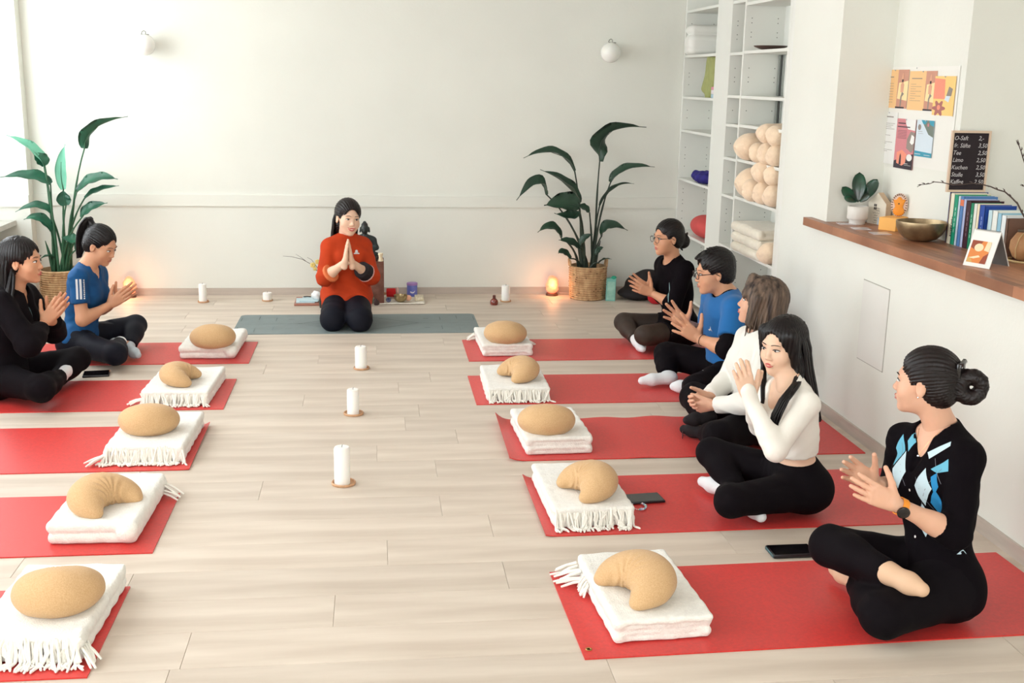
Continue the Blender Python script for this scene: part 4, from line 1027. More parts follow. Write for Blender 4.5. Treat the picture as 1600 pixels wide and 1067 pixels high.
def branch(pxs, Ys, r0, lab):
    P_ = [atY(p[0], p[1], y) for p, y in zip(pxs, Ys)]
    b = MB(); n = len(P_); fine = []
    for i in range(n-1):
        for t in (0, .5): fine.append(P_[i]*(1-t)+P_[i+1]*t+np.array([0, 0, .003*math.sin(i*3+t*5)]))
    fine.append(P_[-1]); b.tube(fine, list(np.linspace(r0, r0*.35, len(fine))), 6)
    rq = random.Random(len(pxs))
    for i in range(2, len(fine)-1):
        d = nrm(fine[i+1]-fine[i-1]); s_ = nrm(np.cross(d, (rq.uniform(-1, 1), -1, rq.uniform(-1, 1)))); b.tube([fine[i], fine[i]+s_*.006+d*.006, fine[i]+s_*.009+d*.016], [.0022, .0028, .0006], 5)
    return tag(b.build('twig', twig, smooth=True), lab, 'branch', 'budding twigs in the clay vase')
v0 = atY(1606, 345, vc[1])
branch([(1606, 372), (1604, 345), (1590, 318), (1570, 300), (1548, 291), (1520, 287), (1488, 288), (1460, 285), (1446, 287), (1433, 292)], [4.62, 4.62, 4.68, 4.75, 4.8, 4.86, 4.92, 4.98, 5.0, 5.02], .0042, 'long arching twig reaching left in front of the chalkboard')
branch([(1608, 372), (1612, 340), (1610, 290), (1604, 262), (1598, 245), (1592, 228), (1588, 219)], [4.62, 4.62, 4.62, 4.62, 4.62, 4.62, 4.62], .004, 'upright budding twig at the right frame edge')
branch([(1610, 372), (1616, 340), (1612, 308), (1604, 291), (1594, 289)], [4.64, 4.64, 4.62, 4.6, 4.6], .0035, 'short twig tip pointing left at the right frame edge')
c = np.array([2.93, 4.83, ZK])
ye_ = BO[-1][1]
tag(MB().box((2.96, ye_+.0, ZK), (3.12, ye_+.12, ZK+.15), bev=.003).build('wooden_box', M('light_brown_box', (196, 156, 118), .6, var=.1, scale=5), loc=(3.04, ye_+.06, ZK)), 'light brown box behind the round clay vase', 'box')

# ------------------------------------------------------------------ notice board and its papers on the niche wall
XPW = 2.83
def rectpx(x0, x1, y0, y1):
    a = atX(x0, y0, XPW); b_ = atX(x1, y0, XPW); c_ = atX((x0+x1)/2, y1, XPW); a2 = atX((x0+x1)/2, y0, XPW)
    return a[1], b_[1], a2[2], c_[2]     # yLeft, yRight, zTop, zBottom
ps = [M('print_peach', (246, 200, 142), .6), M('print_sun', (250, 226, 170), .6), M('print_brownpink', (206, 150, 128), .6), M('print_dark', (52, 44, 54), .6), M('print_grey', (150, 140, 132), .7), M('print_rose', (214, 136, 142), .6), M('print_white', (240, 240, 236), .6), M('print_teal', (58, 156, 182), .6), M('print_leafgreen', (116, 128, 118), .6), M('print_skin', (226, 170, 140), .6), M('print_yellow', (250, 208, 130), .6), M('print_petal', (176, 110, 104), .6), M('print_bluewhite', (214, 228, 238), .6), M('print_salmon', (240, 150, 124), .6)]
def sheet_thing(name, rect, lab, base, shapes, depth, cat='poster', group=None, rows=None):
    yl, yr, zt, zb2 = rect; W_, H_ = yl-yr, zt-zb2
    o = np.array([XPW-depth, yl, zb2]); t = empty(name, o, lab, cat, group)
    MB().prism([(0, 0), (W_, 0), (W_, H_), (0, H_)], o, (0, -1, 0), (0, 0, 1), (1, 0, 0), .0008).build('paper', base, t)
    b = MB()
    for k, (poly, mi) in enumerate(shapes): b.prism([(x*W_, y_*H_) for x, y_ in poly], o-np.array([.0002*(k+1), 0, 0]), (0, -1, 0), (0, 0, 1), (1, 0, 0), .00015, mi)
    if rows:
        for (x0, x1, y_, h_, mi) in rows: b.prism([(x0*W_, y_*H_), (x1*W_, y_*H_), (x1*W_, (y_+h_)*H_), (x0*W_, (y_+h_)*H_)], o-np.array([.0035, 0, 0]), (0, -1, 0), (0, 0, 1), (1, 0, 0), .00015, mi)
    if b.v: b.build('print', ps, t)
    MB().ball(o+np.array([-.002, -W_*.5, H_*.985]), .0035, 8).build('pin', M('clear_pin', (190, 190, 190), .3), t)
    return t
sheet_thing('notice_board', rectpx(1376, 1502, 104, 262), 'white notice board sheet on the niche wall behind the posters', M('notice_white', (240, 239, 232), .35), [], .003, 'board')
fig = [((.70, 0), 3)]
def yoga(x0=.62): 
    return [([(x0, 0), (1, 0), (1, 1), (x0, 1)], 2), ([(x0+.02, .25), (1, .2), (1, .72), (x0+.05, .66)], 1),
            ([(x0-.02, .0), (x0+.3, 0), (x0+.3, .04), (x0-.02, .045)], 3),
            ([(.76, .04), (.80, .04), (.81, .30), (.88, .38), (.80, .44), (.785, .36), (.76, .3)], 4),
            ([(.75, .42), (.85, .42), (.86, .62), (.80, .68), (.74, .62)], 9), ([(.765, .66), (.79, .66), (.805, .90), (.79, .92), (.76, .78)], 9), ([(.81, .66), (.84, .66), (.835, .78), (.81, .92), (.80, .90)], 9), ([(.775, .68), (.83, .68), (.83, .75), (.775, .75)], 3)]
rows1 = [(.22, .48, .80, .022, 4)]+[(.20, .50, .64-.07*i, .008, 4) for i in range(8)]
rows2 = [(.12, .50, .80, .022, 4)]+[(.10+.0*i, .30+.2*(i % 2), .66-.06*i, .008, 4) for i in range(8)]
sheet_thing('poster', rectpx(1381, 1423, 109, 169), 'peach poster with a standing yoga silhouette, top left on the notice board', ps[0], yoga(), .006, rows=rows1)
sheet_thing('poster', rectpx(1424, 1467, 111, 173), 'peach poster with a yoga silhouette, top centre on the notice board', ps[0], yoga(), .006, rows=rows2)
sheet_thing('poster', rectpx(1464, 1497, 119, 181), 'yellow flyer with a flower and a bird-like figure, top right on the notice board', ps[10], [([(.0, .42), (.55, .42), (.5, .92), (.0, .95)], 13), ([(.05+.28*(1+.3*math.cos(6*t))*math.cos(t)*.9+.25, .18+.17*(1+.3*math.cos(6*t))*math.sin(t)) for t in np.linspace(0, 6.28, 37)[:-1]], 11), ([(.30+.08*math.cos(t), .2+.07*math.sin(t)) for t in np.linspace(0, 6.28, 13)[:-1]], 13), ([(.55, .40), (.75, .34), (.82, .5), (.62, .52)], 12), ([(.62, .5), (.85, .5), (.9, .68), (.72, .74)], 4)], .0075)
sheet_thing('poster', rectpx(1379, 1405, 175, 256), 'white text sheet, lower left on the notice board', ps[6], [], .006, rows=[(.2, .8, .90, .02, 4)]+[(.1, .92-.1*(i % 3), .78-.035*i, .007, 4) for i in range(4)]+[(.1, .7, .55, .007, 4), (.1, .85, .42, .007, 4), (.12, .5, .39, .007, 4), (.1, .88, .27, .007, 4), (.15, .6, .24, .007, 4)])
sheet_thing('poster', rectpx(1405, 1434.5, 186, 265), 'rose flyer with a portrait and temple silhouettes, lower centre on the notice board', ps[5], [([(0, 0), (1, 0), (1, .32), (.55, .25), (0, .14)], 3), ([(.15, .1), (.45, .06), (.62, .12), (.66, .3), (.4, .38), (.12, .32)], 13), ([(.28, .08), (.4, .08), (.38, .25), (.34, .31), (.3, .25)], 3), ([(.45, 1), (1, 1), (1, .78), (.62, .8), (.5, .9)], 6), ([(.62, .42), (.9, .34), (1, .42), (1, .74), (.78, .76), (.62, .6)], 4), ([(.78, .54), (.9, .5), (1, .54), (1, .66), (.85, .7)], 6), ([(.82+.15*math.cos(t), .24+.07*math.sin(t)) for t in np.linspace(0, 6.28, 17)[:-1]], 6)], .009, rows=[(.1, .5, .90, .02, 3), (.08, .75, .83, .02, 3)]+[(.1, .6, .76-.03*i, .006, 3) for i in range(6)]+[(.6, .8, .11, .008, 6), (.6, .95, .08, .006, 6)])
sheet_thing('poster', rectpx(1436, 1463, 188, 246), 'white and teal flyer, lower right on the notice board', ps[12], [([(0, 0), (1, 0), (1, .12), (0, .15)], 7), ([(.25, 1), (1, 1), (1, .55), (.72, .62), (.5, .8)], 8), ([(.25, 1), (.6, 1), (.5, .88), (.36, .9)], 7), ([(.7, 1), (1, 1), (1, .84), (.8, .88)], 7), ([(.62, .9), (.7, .93), (.72, .84), (.64, .83)], 5), ([(.18+.09*math.cos(t), .8+.08*math.sin(t)) for t in np.linspace(0, 6.28, 15)[:-1]], 4)], .0085, rows=[(.15, .4, .68, .008, 4), (.15, .45, .63, .006, 4), (.05, .4, .06, .012, 6), (.6, .95, .05, .012, 6)])

# ------------------------------------------------------------------ altar behind the kneeling woman
rust = M('rough_brown_box', (132, 88, 74), .8, rgb2=(108, 66, 54), scale=14, bump=.6, bscale=30)
AY = 9.18; a0 = atY(571, 466, AY)
ztab = float(atY(571, 409, AY-.12)[2]); axc = float(a0[0])+.005
altar = MB().box((axc-.15, AY-.11, 0), (axc+.148, AY+.11, ztab), bev=.006).build('altar_box', rust, loc=(axc, AY, 0))
tag(altar, 'rough brown block used as an altar behind the kneeling woman', 'pedestal')
bud = M('dark_verdigris', (46, 58, 58), .55, rgb2=(30, 36, 38), scale=16, spec=.5)
bx_, by_, bz = axc-.005, AY, ztab
def bp(x, y, z): return (bx_+x, by_+y, bz+z)
prims = [ell(bp(0, 0, .03), (.115, .085, .032)), cap(bp(-.09, -.02, .035), bp(.03, -.075, .035), .030, .024), cap(bp(.09, -.02, .035), bp(-.03, -.075, .035), .030, .024),
         ell(bp(0, .01, .09), (.062, .045, .07)), ell(bp(0, .005, .155), (.075, .04, .05)), cap(bp(0, .005, .188), bp(-.066, .005, .166), .022, .022), cap(bp(0, .005, .188), bp(.066, .005, .166), .022, .022),
         cap(bp(-.074, .005, .158), bp(-.090, -.005, .10), .024, .019), cap(bp(-.094, -.005, .10), bp(-.02, -.065, .07), .018, .013), cap(bp(.074, .005, .158), bp(.090, -.005, .10), .024, .019), cap(bp(.094, -.005, .10), bp(.02, -.065, .07), .018, .013),
         cap(bp(0, .005, .19), bp(0, 0, .225), .020, .018, .01), ell(bp(0, -.002, .252), (.033, .036, .043), None, .01), ell(bp(0, .004, .285), (.026, .027, .020), None, .008), ell(bp(0, .004, .304), (.014, .014, .012), None, .005),
         cap(bp(-.035, 0, .262), bp(-.036, 0, .228), .006, .007, .004), cap(bp(.035, 0, .262), bp(.036, 0, .228), .006, .007, .004), ell(bp(0, -.038, .246), (.006, .008, .012), None, .004)]
V, Fs = solid(prims, .0045, post=lambda D, X, Y, Z: D+np.where(Z > bz+.262, .0014*np.sin(220*X)*np.sin(220*Y)*np.sin(220*Z), .0012*np.sin(130*X+60*Z)), ground=bz+.001)
tag(mesh_obj('seated_statue', V, Fs, bud, smooth=True, loc=(bx_, by_, bz)), 'dark bronze seated meditating statue on the brown altar block', 'statue')
ivory = M('ivory_wax', (248, 232, 198), .5, sss=.2)
cc_ = np.array([axc+.122, AY-.085, ztab])
tag(MB().lathe([(0, 0), (.022, 0), (.021, .012), (.015, .03), (.017, .045), (.021, .058), (.018, .066), (0, .064)], cc_, 18).build('waisted_candle', ivory, smooth=True, loc=tuple(cc_)), 'small waisted ivory candle on the corner of the brown altar block', 'candle')
dcup = M('dark_cup', (40, 40, 44), .3)
c = np.array([axc+.075, AY-.085, ztab]); tag(MB().lathe([(0, 0), (.018, 0), (.022, .035), (.02, .035), (.016, .006), (0, .005)], c, 16).build('tea_light_cup', dcup, smooth=True, loc=tuple(c)), 'tiny dark cup beside the ivory candle on the altar block', 'cup')
# cloth and things to the right of the kneeling woman
y0f = float(atZ(640, 476, 0)[1]); xr_ = float(atZ(665, 476, 0)[0])
lace = M('cream_lace_cloth', (240, 234, 220), .85, var=.08, scale=60, bump=.4, bscale=120)
V, Fs = mat_mesh(axc-.12, xr_-.005, y0f, y0f+.34, th=.006, zf=lambda u, v: .004*math.sin(u*14)*math.sin(v*7)+.004, nx=30, ny=12)
o = mesh_obj('cloth', V, Fs, lace, loc=(.2, y0f+.17, 0), smooth=True); tag(o, 'cream cloth spread on the floor right of the kneeling woman', 'cloth')
zcl = .013
can = empty('storage_tin', tuple(atZ(644, 461, zcl)), 'blue and lilac round tin with a white moon standing by the back wall', 'tin')
cn = atZ(644, 462, zcl); tinm = M('blue_violet_tin', (96, 112, 196), .4, rgb2=(120, 128, 206), scale=18, spec=.5); rimm = M('lilac_lid', (168, 130, 196), .4)
MB().lathe([(0, 0), (.044, 0), (.044, .094), (0, .094)], cn, 28).build('body', tinm, can, smooth=True)
MB().lathe([(0, .0942), (.046, .0942), (.046, .110), (.042, .113), (0, .112)], cn, 28).build('lid', rimm, can, smooth=True)
mo = [(.024*math.cos(t), .024*math.sin(t)) for t in np.linspace(-2.6, -.2, 12)]+[(.003+.021*math.cos(t), .008+.020*math.sin(t)) for t in np.linspace(-.35, -2.5, 12)]
b = MB(); V = []
for x, z in mo: V.append((cn[0]+.0448*math.sin(x/.0445), cn[1]-.0448*math.cos(x/.0445), cn[2]+.052+z))
b.add(V, [(i, i+1, 22-i, 23-i) for i in range(11)]); b.build('moon_mark', M('white_print', (236, 232, 244), .6), can)
sbw = M('polished_brass', (168, 150, 112), .28, metal=.85)
c = atZ(626, 471, zcl); tag(MB().lathe([(0, 0), (.03, .001), (.046, .014), (.054, .034), (.056, .055), (.053, .055), (.05, .034), (.042, .017), (0, .006)], c, 32).build('singing_bowl', sbw, smooth=True, loc=tuple(c)), 'small polished metal singing bowl on the cream cloth by the back wall', 'bowl')
c = atZ(607, 472, zcl); ax_ = [nrm((1, 0, 0)), nrm((0, .5, .86)), nrm((0, -.86, .5))]
tag(MB().lathe([(0, -.006), (.018, -.004), (.022, .006), (.018, .016), (.012, .016), (.010, .004), (0, .004)], c+np.array([0, 0, .017]), 20, axis=ax_).build('tealight_holder', M('blue_grey_glaze', (84, 92, 124), .3), smooth=True, loc=tuple(c)), 'small round blue-grey tealight holder on the cream cloth', 'holder')
c = atZ(638, 470, zcl); pk = M('peach_stone', (250, 190, 160), .6, sss=.2)
tag(MB().ball(c+np.array([.0, .0, .025]), (.028, .02, .025), 16).build('salt_stone', pk, smooth=True, loc=tuple(c)), 'small peach salt stone beside the polished singing bowl', 'stone')
c = atZ(612, 464, zcl); ml = empty('bolster_cushion', tuple(c), 'red padded singing bowl cushion with a pale round end by the altar block', 'cushion')
MB().lathe([(0, -.04), (.034, -.038), (.037, -.03), (.037, .03), (.034, .038), (0, .04)], c+np.array([-.005, 0, .038]), 20, axis=[(0, 1, 0), (0, 0, 1), (1, 0, 0)]).build('pad', M('bright_red_felt', (206, 24, 28), .85), ml, smooth=True)
MB().lathe([(0, .042), (.03, .042), (.04, .05), (.04, .058), (.03, .064), (0, .064)], c+np.array([-.005, 0, .042]), 20, axis=[(0, 1, 0), (0, 0, 1), (1, 0, 0)]).build('end_disc', M('pale_pink_felt', (232, 188, 176), .85), ml, smooth=True)
MB().lathe([(0, -.04), (.012, -.04), (.010, -.10), (0, -.10)], c+np.array([-.005, 0, .03]), 10, axis=[(0, 1, 0), (0, 0, 1), (1, 0, 0)]).build('grip', saucer_m, ml, smooth=True)
c = atZ(655, 470, zcl); tag(MB().box((c[0]-.035, c[1]-.01, zcl), (c[0]+.035, c[1]+.09, zcl+.035), bev=.003).build('patterned_box', M('ivory_patterned_box', (234, 226, 204), .6, rgb2=(196, 182, 150), scale=60), loc=tuple(c)), 'flat ivory patterned box on the cream cloth beside the blue tin', 'box')
c = atZ(579, 474, zcl); jr = empty('glass_jar', tuple(c), 'small clear glass jar with dark contents beside the kneeling woman', 'jar')
MB().lathe([(0, 0), (.022, 0), (.03, .02), (.03, .055), (.018, .075), (.02, .085), (.017, .085), (.015, .074), (.026, .054), (.026, .02), (0, .006)], c, 20).build('glass', M('greenish_glass', (190, 200, 180), .08, trans=.75), jr, smooth=True)
MB().lathe([(0, .008), (.024, .02), (.025, .04), (0, .04)], c, 16).build('contents', M('dried_herbs', (96, 80, 52), .9), jr, smooth=True)
c = atZ(589, 477, zcl); V, Fs = solid([ell(c+np.array([0, 0, .02]), (.022, .015, .022)), cap(c+np.array([-.012, 0, .01]), c+np.array([-.01, 0, .05]), .007)], .004, ground=zcl)
tag(mesh_obj('figurine', V, Fs, M('dark_brown_wood', (58, 34, 32), .5), smooth=True, loc=tuple(c)), 'tiny dark brown figurine in front of the glass jar', 'ornament')
# board with booklets, twigs to the left of the kneeling woman
c = atZ(482, 478, 0); bd = tag(MB().box((c[0]-.115, c[1], .001), (c[0]+.14, c[1]+.30, .018), bev=.003).build('wooden_board', M('red_brown_board', (176, 118, 100), .5, var=.15, scale=8), loc=tuple(c)), 'thin reddish wooden board on the floor left of the kneeling woman', 'board')
paper_b = M('pale_blue_paper', (200, 222, 228), .7, var=.06, scale=12)
for i, (dx, dy, rz, lab) in enumerate(((-.03, .12, .05, 'pale blue booklet at the bottom of the wooden board'), (.01, .14, -.12, 'pale blue booklet lying crooked on top of another'), )):
    cc = c+np.array([dx, dy, .019+.007*i]); u = np.array([math.cos(rz), math.sin(rz), 0]); v = np.array([-math.sin(rz), math.cos(rz), 0])
    tag(MB().obox(cc+np.array([0, 0, .003]), (u, v, (0, 0, 1)), (.075, .095, .003)).build('booklet', paper_b, loc=tuple(cc)), lab, 'booklet', 'pale blue booklets')
cc = c+np.array([.065, .12, .033]); V, Fs = solid([ell(cc+np.array([0, 0, .025]), (.04, .04, .03)), ell(cc+np.array([-.015, 0, .045]), (.02, .02, .02))], .005, post=lambda D, X, Y, Z: D+.006*np.sin(90*X+60*Z)*np.sin(80*Y+40*Z))
V[:, 2] = np.maximum(V[:, 2], .033)
tag(mesh_obj('tissue', V, Fs, M('white_tissue', (240, 242, 242), .8), smooth=True, loc=tuple(cc)), 'crumpled white tissue on the booklets', 'tissue')
cc = c+np.array([-.02, .20, .033]); tag(MB().tube([cc+np.array([-.03, 0, .004]), cc+np.array([0, .005, .006]), cc+np.array([.03, 0, .004])], .004, 6).build('pen', ink, loc=tuple(cc), smooth=True), 'short black pen on the booklets', 'pen')
vcx = float(atY(505, 470, 8.95)[0]); vv = empty('flower_vase', (vcx, 8.95, 0), 'slim dark vase with twigs and yellow flowers behind the kneeling woman', 'vase')
MB().lathe([(0, 0), (.03, 0), (.036, .05), (.026, .10), (.018, .13), (.022, .14), (.018, .14), (0, .11)], (vcx, 8.95, 0), 20).build('vase_body', M('dark_green_glaze', (44, 48, 42), .3), vv, smooth=True)
def tw(pxs, r): 
    P_ = [atY(p[0], p[1], 8.95) for p in pxs]; return P_
b = MB(); b.tube([np.array([vcx, 8.95, .12])]+tw([(500, 430), (490, 415), (472, 405), (455, 401), (442, 400)], 0), [.003, .003, .0026, .002, .0016, .001], 5)
b.tube([atY(478, 408, 8.95), atY(470, 402, 8.95), atY(462, 397, 8.95)], [.002, .0014, .0008], 5); b.tube([np.array([vcx, 8.95, .12])]+tw([(497, 420), (487, 406), (480, 402)], 0), [.003, .0024, .0016, .001], 5); b.build('branch', twig, vv, smooth=True)
yel = M('yellow_petals', (244, 214, 120), .7, rgb2=(226, 206, 130), scale=40)
for px, py, r in ((489, 414, .022), (496, 409, .02), (492, 420, .016)):
    q = atY(px, py, 8.94); V, Fs = solid([ell(q+np.array([math.cos(t)*r*.6, -.004, math.sin(t)*r*.6]), (r*.5, r*.3, r*.5), None, .004) for t in np.linspace(0, 5, 5)], .004); mesh_obj('flower', V, Fs, yel, vv, smooth=True)
for px, py in ((499, 427), (502, 440)): 
    q = atY(px, py, 8.94); MB().ball(q, (.016, .006, .012), 8).build('leaf', leaf_m, vv, smooth=True)

# ------------------------------------------------------------------ bag, dark bag, red cloth in the right corner
teal = M('teal_bag', (112, 176, 164), .6, var=.08, scale=12); tealp = M('pale_bag_front', (162, 206, 190), .55, rgb2=(120, 176, 160), scale=14, bump=.5, bscale=22)
g0 = atZ(946, 470, 0); g1 = atZ(961, 470.5, 0); u = nrm(g1-g0); w = np.array([-u[1], u[0], 0]); wdt = np.linalg.norm(g1-g0)
bag = empty('gift_bag', tuple((g0+g1)/2), 'small teal gift bag standing between the woven basket and the dark bag', 'bag')
b = MB(); h_ = .20
V = [g0, g1, g1+w*.07, g0+w*.07, g0+np.array([.005, .01, h_*.93]), g1+np.array([.004, .01, h_]), g1+w*.055+np.array([.004, 0, h_]), g0+w*.055+np.array([.005, 0, h_*.95])]
b.add(V, [(0, 3, 2, 1), (0, 1, 5, 4), (1, 2, 6, 5), (2, 3, 7, 6), (3, 0, 4, 7), (4, 5, 6, 7)]); b.build('bag_body', teal, bag)
n_ = np.cross(u, (0, 0, 1)); n_ = n_ if n_[1] < 0 else -n_
b = MB(); b.prism([(.008, .01), (wdt-.006, .01), (wdt-.006, .165), (.010, .165)], g0+n_*.001+np.array([.001, .001, 0]), u, nrm((.02, .05, 1)), n_, .0015); b.build('front_panel', tealp, bag)
MB().ball(g1+np.array([-.012, .025, h_*.99]), (.025, .02, .016), 10).build('tissue_paper', M('green_tissue', (40, 160, 130), .7), bag, smooth=True)
blackc = M('black_bag_cloth', (26, 20, 24), .8, bump=.3, bscale=40)
c = atZ(1005, 455, 0); c[1] = 9.27; c[0] = 2.30
V, Fs = solid([ell(c+np.array([.0, .02, .12]), (.17, .12, .11)), ell(c+np.array([-.05, -.02, .05]), (.2, .15, .055)), ell(c+np.array([.05, .02, .19]), (.10, .07, .06))], .01, post=lambda D, X, Y, Z: D+.005*np.sin(25*X+18*Z), ground=.002)
tag(mesh_obj('soft_bag', V, Fs, blackc, smooth=True, loc=tuple(c)), 'slumped black bag in the corner behind the woman with glasses', 'bag')
redc = M('crimson_cloth', (190, 22, 34), .8, bump=.4, bscale=30)
V, Fs = solid([ell((2.36, 9.02, .07), (.09, .05, .07)), ell((2.42, 9.06, .16), (.06, .05, .08)), ell((2.40, 9.04, .04), (.12, .06, .04))], .008, post=lambda D, X, Y, Z: D+.006*np.sin(40*X+30*Z), ground=.002)
tag(mesh_obj('red_cloth', V, Fs, redc, smooth=True, loc=(2.38, 9.04, 0)), 'bright crimson cloth bundle in front of the black bag', 'cloth')

# ------------------------------------------------------------------ phones, bracelet, spectacles on the floor
phm = M('phone_black', (22, 18, 24), .3, spec=.6); gls = M('phone_screen', (12, 10, 14), .12, spec=.7); edge_m = M('phone_edge_teal', (60, 92, 100), .4)
def slab(name, quad, z, th, lab, cat, case=phm):
    P_ = [atZ(x, y, z) for x, y in quad]  # FL, FR, BR, BL
    c = sum(P_)/4; u = nrm((P_[1]-P_[0])+(P_[2]-P_[3])); v = np.cross((0, 0, 1), u); hw = (np.linalg.norm(P_[1]-P_[0])+np.linalg.norm(P_[2]-P_[3]))/4; hd = (abs((P_[3]-P_[0])@v)+abs((P_[2]-P_[1])@v))/4
    r = empty(name, tuple(c), lab, cat)
    MB().obox(c+np.array([0, 0, th/2]), (u, v, (0, 0, 1)), (hw, hd, th/2), bev=th*.3).build('case', case, r, smooth=True)
    MB().obox(c+np.array([0, 0, th+.0003]), (u, v, (0, 0, 1)), (hw-.005, hd-.005, .0004)).build('screen', gls, r)
    return c, u, v, hw, hd, r
slab('phone', [(985, 789), (1037, 785), (1030, 772), (975, 775)], .007, .010, 'black phone on the red mat beside the beaded bracelet', 'phone')
c, u, v, hw, hd, r = slab('phone', [(1206, 874), (1274, 871), (1264, 855), (1198, 857)], .0005, .017, 'black phone in a wallet case on the bare floor near the argyle cardigan', 'phone')
MB().obox(c-u*(hw+.0006)+np.array([0, 0, .009]), (u, v, (0, 0, 1)), (.0008, hd*.9, .006)).build('case_edge', edge_m, r)
slab('phone', [(128, 591), (172, 588), (171, 581), (132, 582)], .0005, .012, 'black phone on the floor between the two far left mats', 'phone')
bc_ = atZ(998, 791, .0095); bcol = [M('bead_white', (240, 236, 236), .3), M('bead_aqua', (120, 196, 196), .3), M('bead_lilac', (196, 190, 230), .3)]
brc = empty('beaded_bracelet', tuple(bc_), 'bracelet of white and aqua beads lying beside the phone on the mat', 'bracelet')
for k in range(26):
    t = 2*math.pi*k/26; rb_ = .0028+.0022*(math.cos(t+.5) > .2)+.001*(k % 5 == 0)
    MB().ball(bc_+np.array([.030*math.cos(t), .040*math.sin(t), rb_-.003]), rb_, 8).build('bead', bcol[0 if math.cos(t+.5) < .2 else (k % 3)], brc, smooth=True)
# folded spectacles standing on mat 3
gc = atZ(1066, 683, .007); gl_m = M('dark_spectacle_frame', (58, 28, 34), .3)
sp = empty('spectacles', tuple(gc), 'dark framed spectacles lying on the red mat in front of the clasped hands', 'spectacles')
u = nrm((.25, .97, 0))
for s in (-1, 1):
    pts = [gc+u*(s*.032+.026*math.cos(t))+np.array([0, 0, .022+.020*math.sin(t)]) for t in np.linspace(0, 2*math.pi, 17)]
    MB().tube(pts, .0018, 5, cap=False).build('rim', gl_m, sp, smooth=True)
    e0 = gc+u*s*.058+np.array([0, 0, .03]); MB().tube([e0, e0+np.array([.06, 0, -.003]), e0+np.array([.10, -s*.01, -.006]), e0+np.array([.128, -s*.012, -.024])], .0015, 5).build('temple', gl_m, sp, smooth=True)
MB().tube([gc+u*-.006+np.array([0, 0, .026]), gc+np.array([0, 0, .029]), gc+u*.006+np.array([0, 0, .026])], .0015, 5).build('bridge', gl_m, sp, smooth=True)
#==PART4==
# ------------------------------------------------------------------ people
def skin(n, c): return M('skin_'+n, c, .5, var=.05, scale=14, sss=.12, spec=.35)
eyew = M('eye_white', (236, 232, 226), .3); iris = M('dark_iris', (30, 20, 18), .15, spec=.6); lashm = M('lash_dark', (28, 20, 20), .6)
hairm = M('black_hair', (14, 8, 10), .42, var=.35, scale=10, spec=.35, bump=.9, bscale=40, bstretch=(1, 1, .12), bdist=.003, stretch=(4, 4, .4))
hairb = M('dark_brown_hair', (24, 14, 14), .42, var=.35, scale=10, spec=.35, bump=.9, bscale=40, bstretch=(1, 1, .12), bdist=.003, stretch=(4, 4, .4))
hairh = M('highlighted_hair', (34, 24, 22), .5, rgb2=(118, 98, 82), scale=7, spec=.4, bump=.5, bscale=40, bstretch=(1, 1, .12), bdist=.003, stretch=(5, 5, .35))
blackf = M('black_jersey', (11, 6, 11), .85, bump=.25, bscale=70, spec=.14)
blackk = M('black_knit', (10, 5, 10), .9, bump=.3, bscale=110, spec=.12)
navyf = M('navy_leggings', (14, 16, 28), .7, bump=.15, bscale=50, spec=.2)
sheerf = M('sheer_brown_leggings', (46, 36, 30), .6, rgb2=(66, 52, 44), scale=5, spec=.3)
bluef = M('royal_blue_jersey', (26, 104, 170), .75, var=.08, scale=6, bump=.2, bscale=50, spec=.25, sheen=.15)
bluet = M('sports_blue_jersey', (12, 84, 138), .7, rgb2=(6, 62, 112), scale=5, bump=.2, bscale=50, spec=.3)
whitek = M('white_knit', (240, 238, 230), .85, bump=.35, bscale=150, spec=.2, sheen=.2)
whiter = M('white_ribbed_knit', (244, 240, 230), .8, bump=.3, bscale=160, bstretch=(1, 1, .1), spec=.2, sheen=.2)
orangef = M('burnt_orange_linen', (188, 62, 26), .85, var=.12, scale=8, bump=.35, bscale=120, spec=.2)
sockw = M('white_sock', (232, 236, 238), .9, bump=.4, bscale=200, sheen=.2); sockg = M('pale_grey_sock', (196, 206, 212), .9, bump=.4, bscale=200)
socknude = M('beige_sock', (222, 184, 152), .7, bump=.1, bscale=200); sockb = M('black_sock', (22, 16, 20), .9)
lipm = M('lip_rose', (196, 96, 92), .4); lipn = M('lip_natural', (184, 112, 98), .45); teeth = M('teeth', (246, 242, 234), .3)
glassfr = M('thin_dark_frame', (44, 38, 40), .3, metal=.3); clipm = M('glossy_black_plastic', (16, 12, 16), .15, spec=.7)
decal_w = M('white_print_cloth', (216, 220, 222), .7)
A_ = np.array
def frame(fwd, up=(0, 0, 1)):
    f = nrm(fwd); r = nrm(np.cross(f, up)); u = np.cross(r, f); return A_([r, f, u])   # rows right, forward, up
class Body: pass
def limb(a, b, ra, rb, off=0, k=.03, cut=None): return cap(a, b, ra+off, rb+off, k, cut)
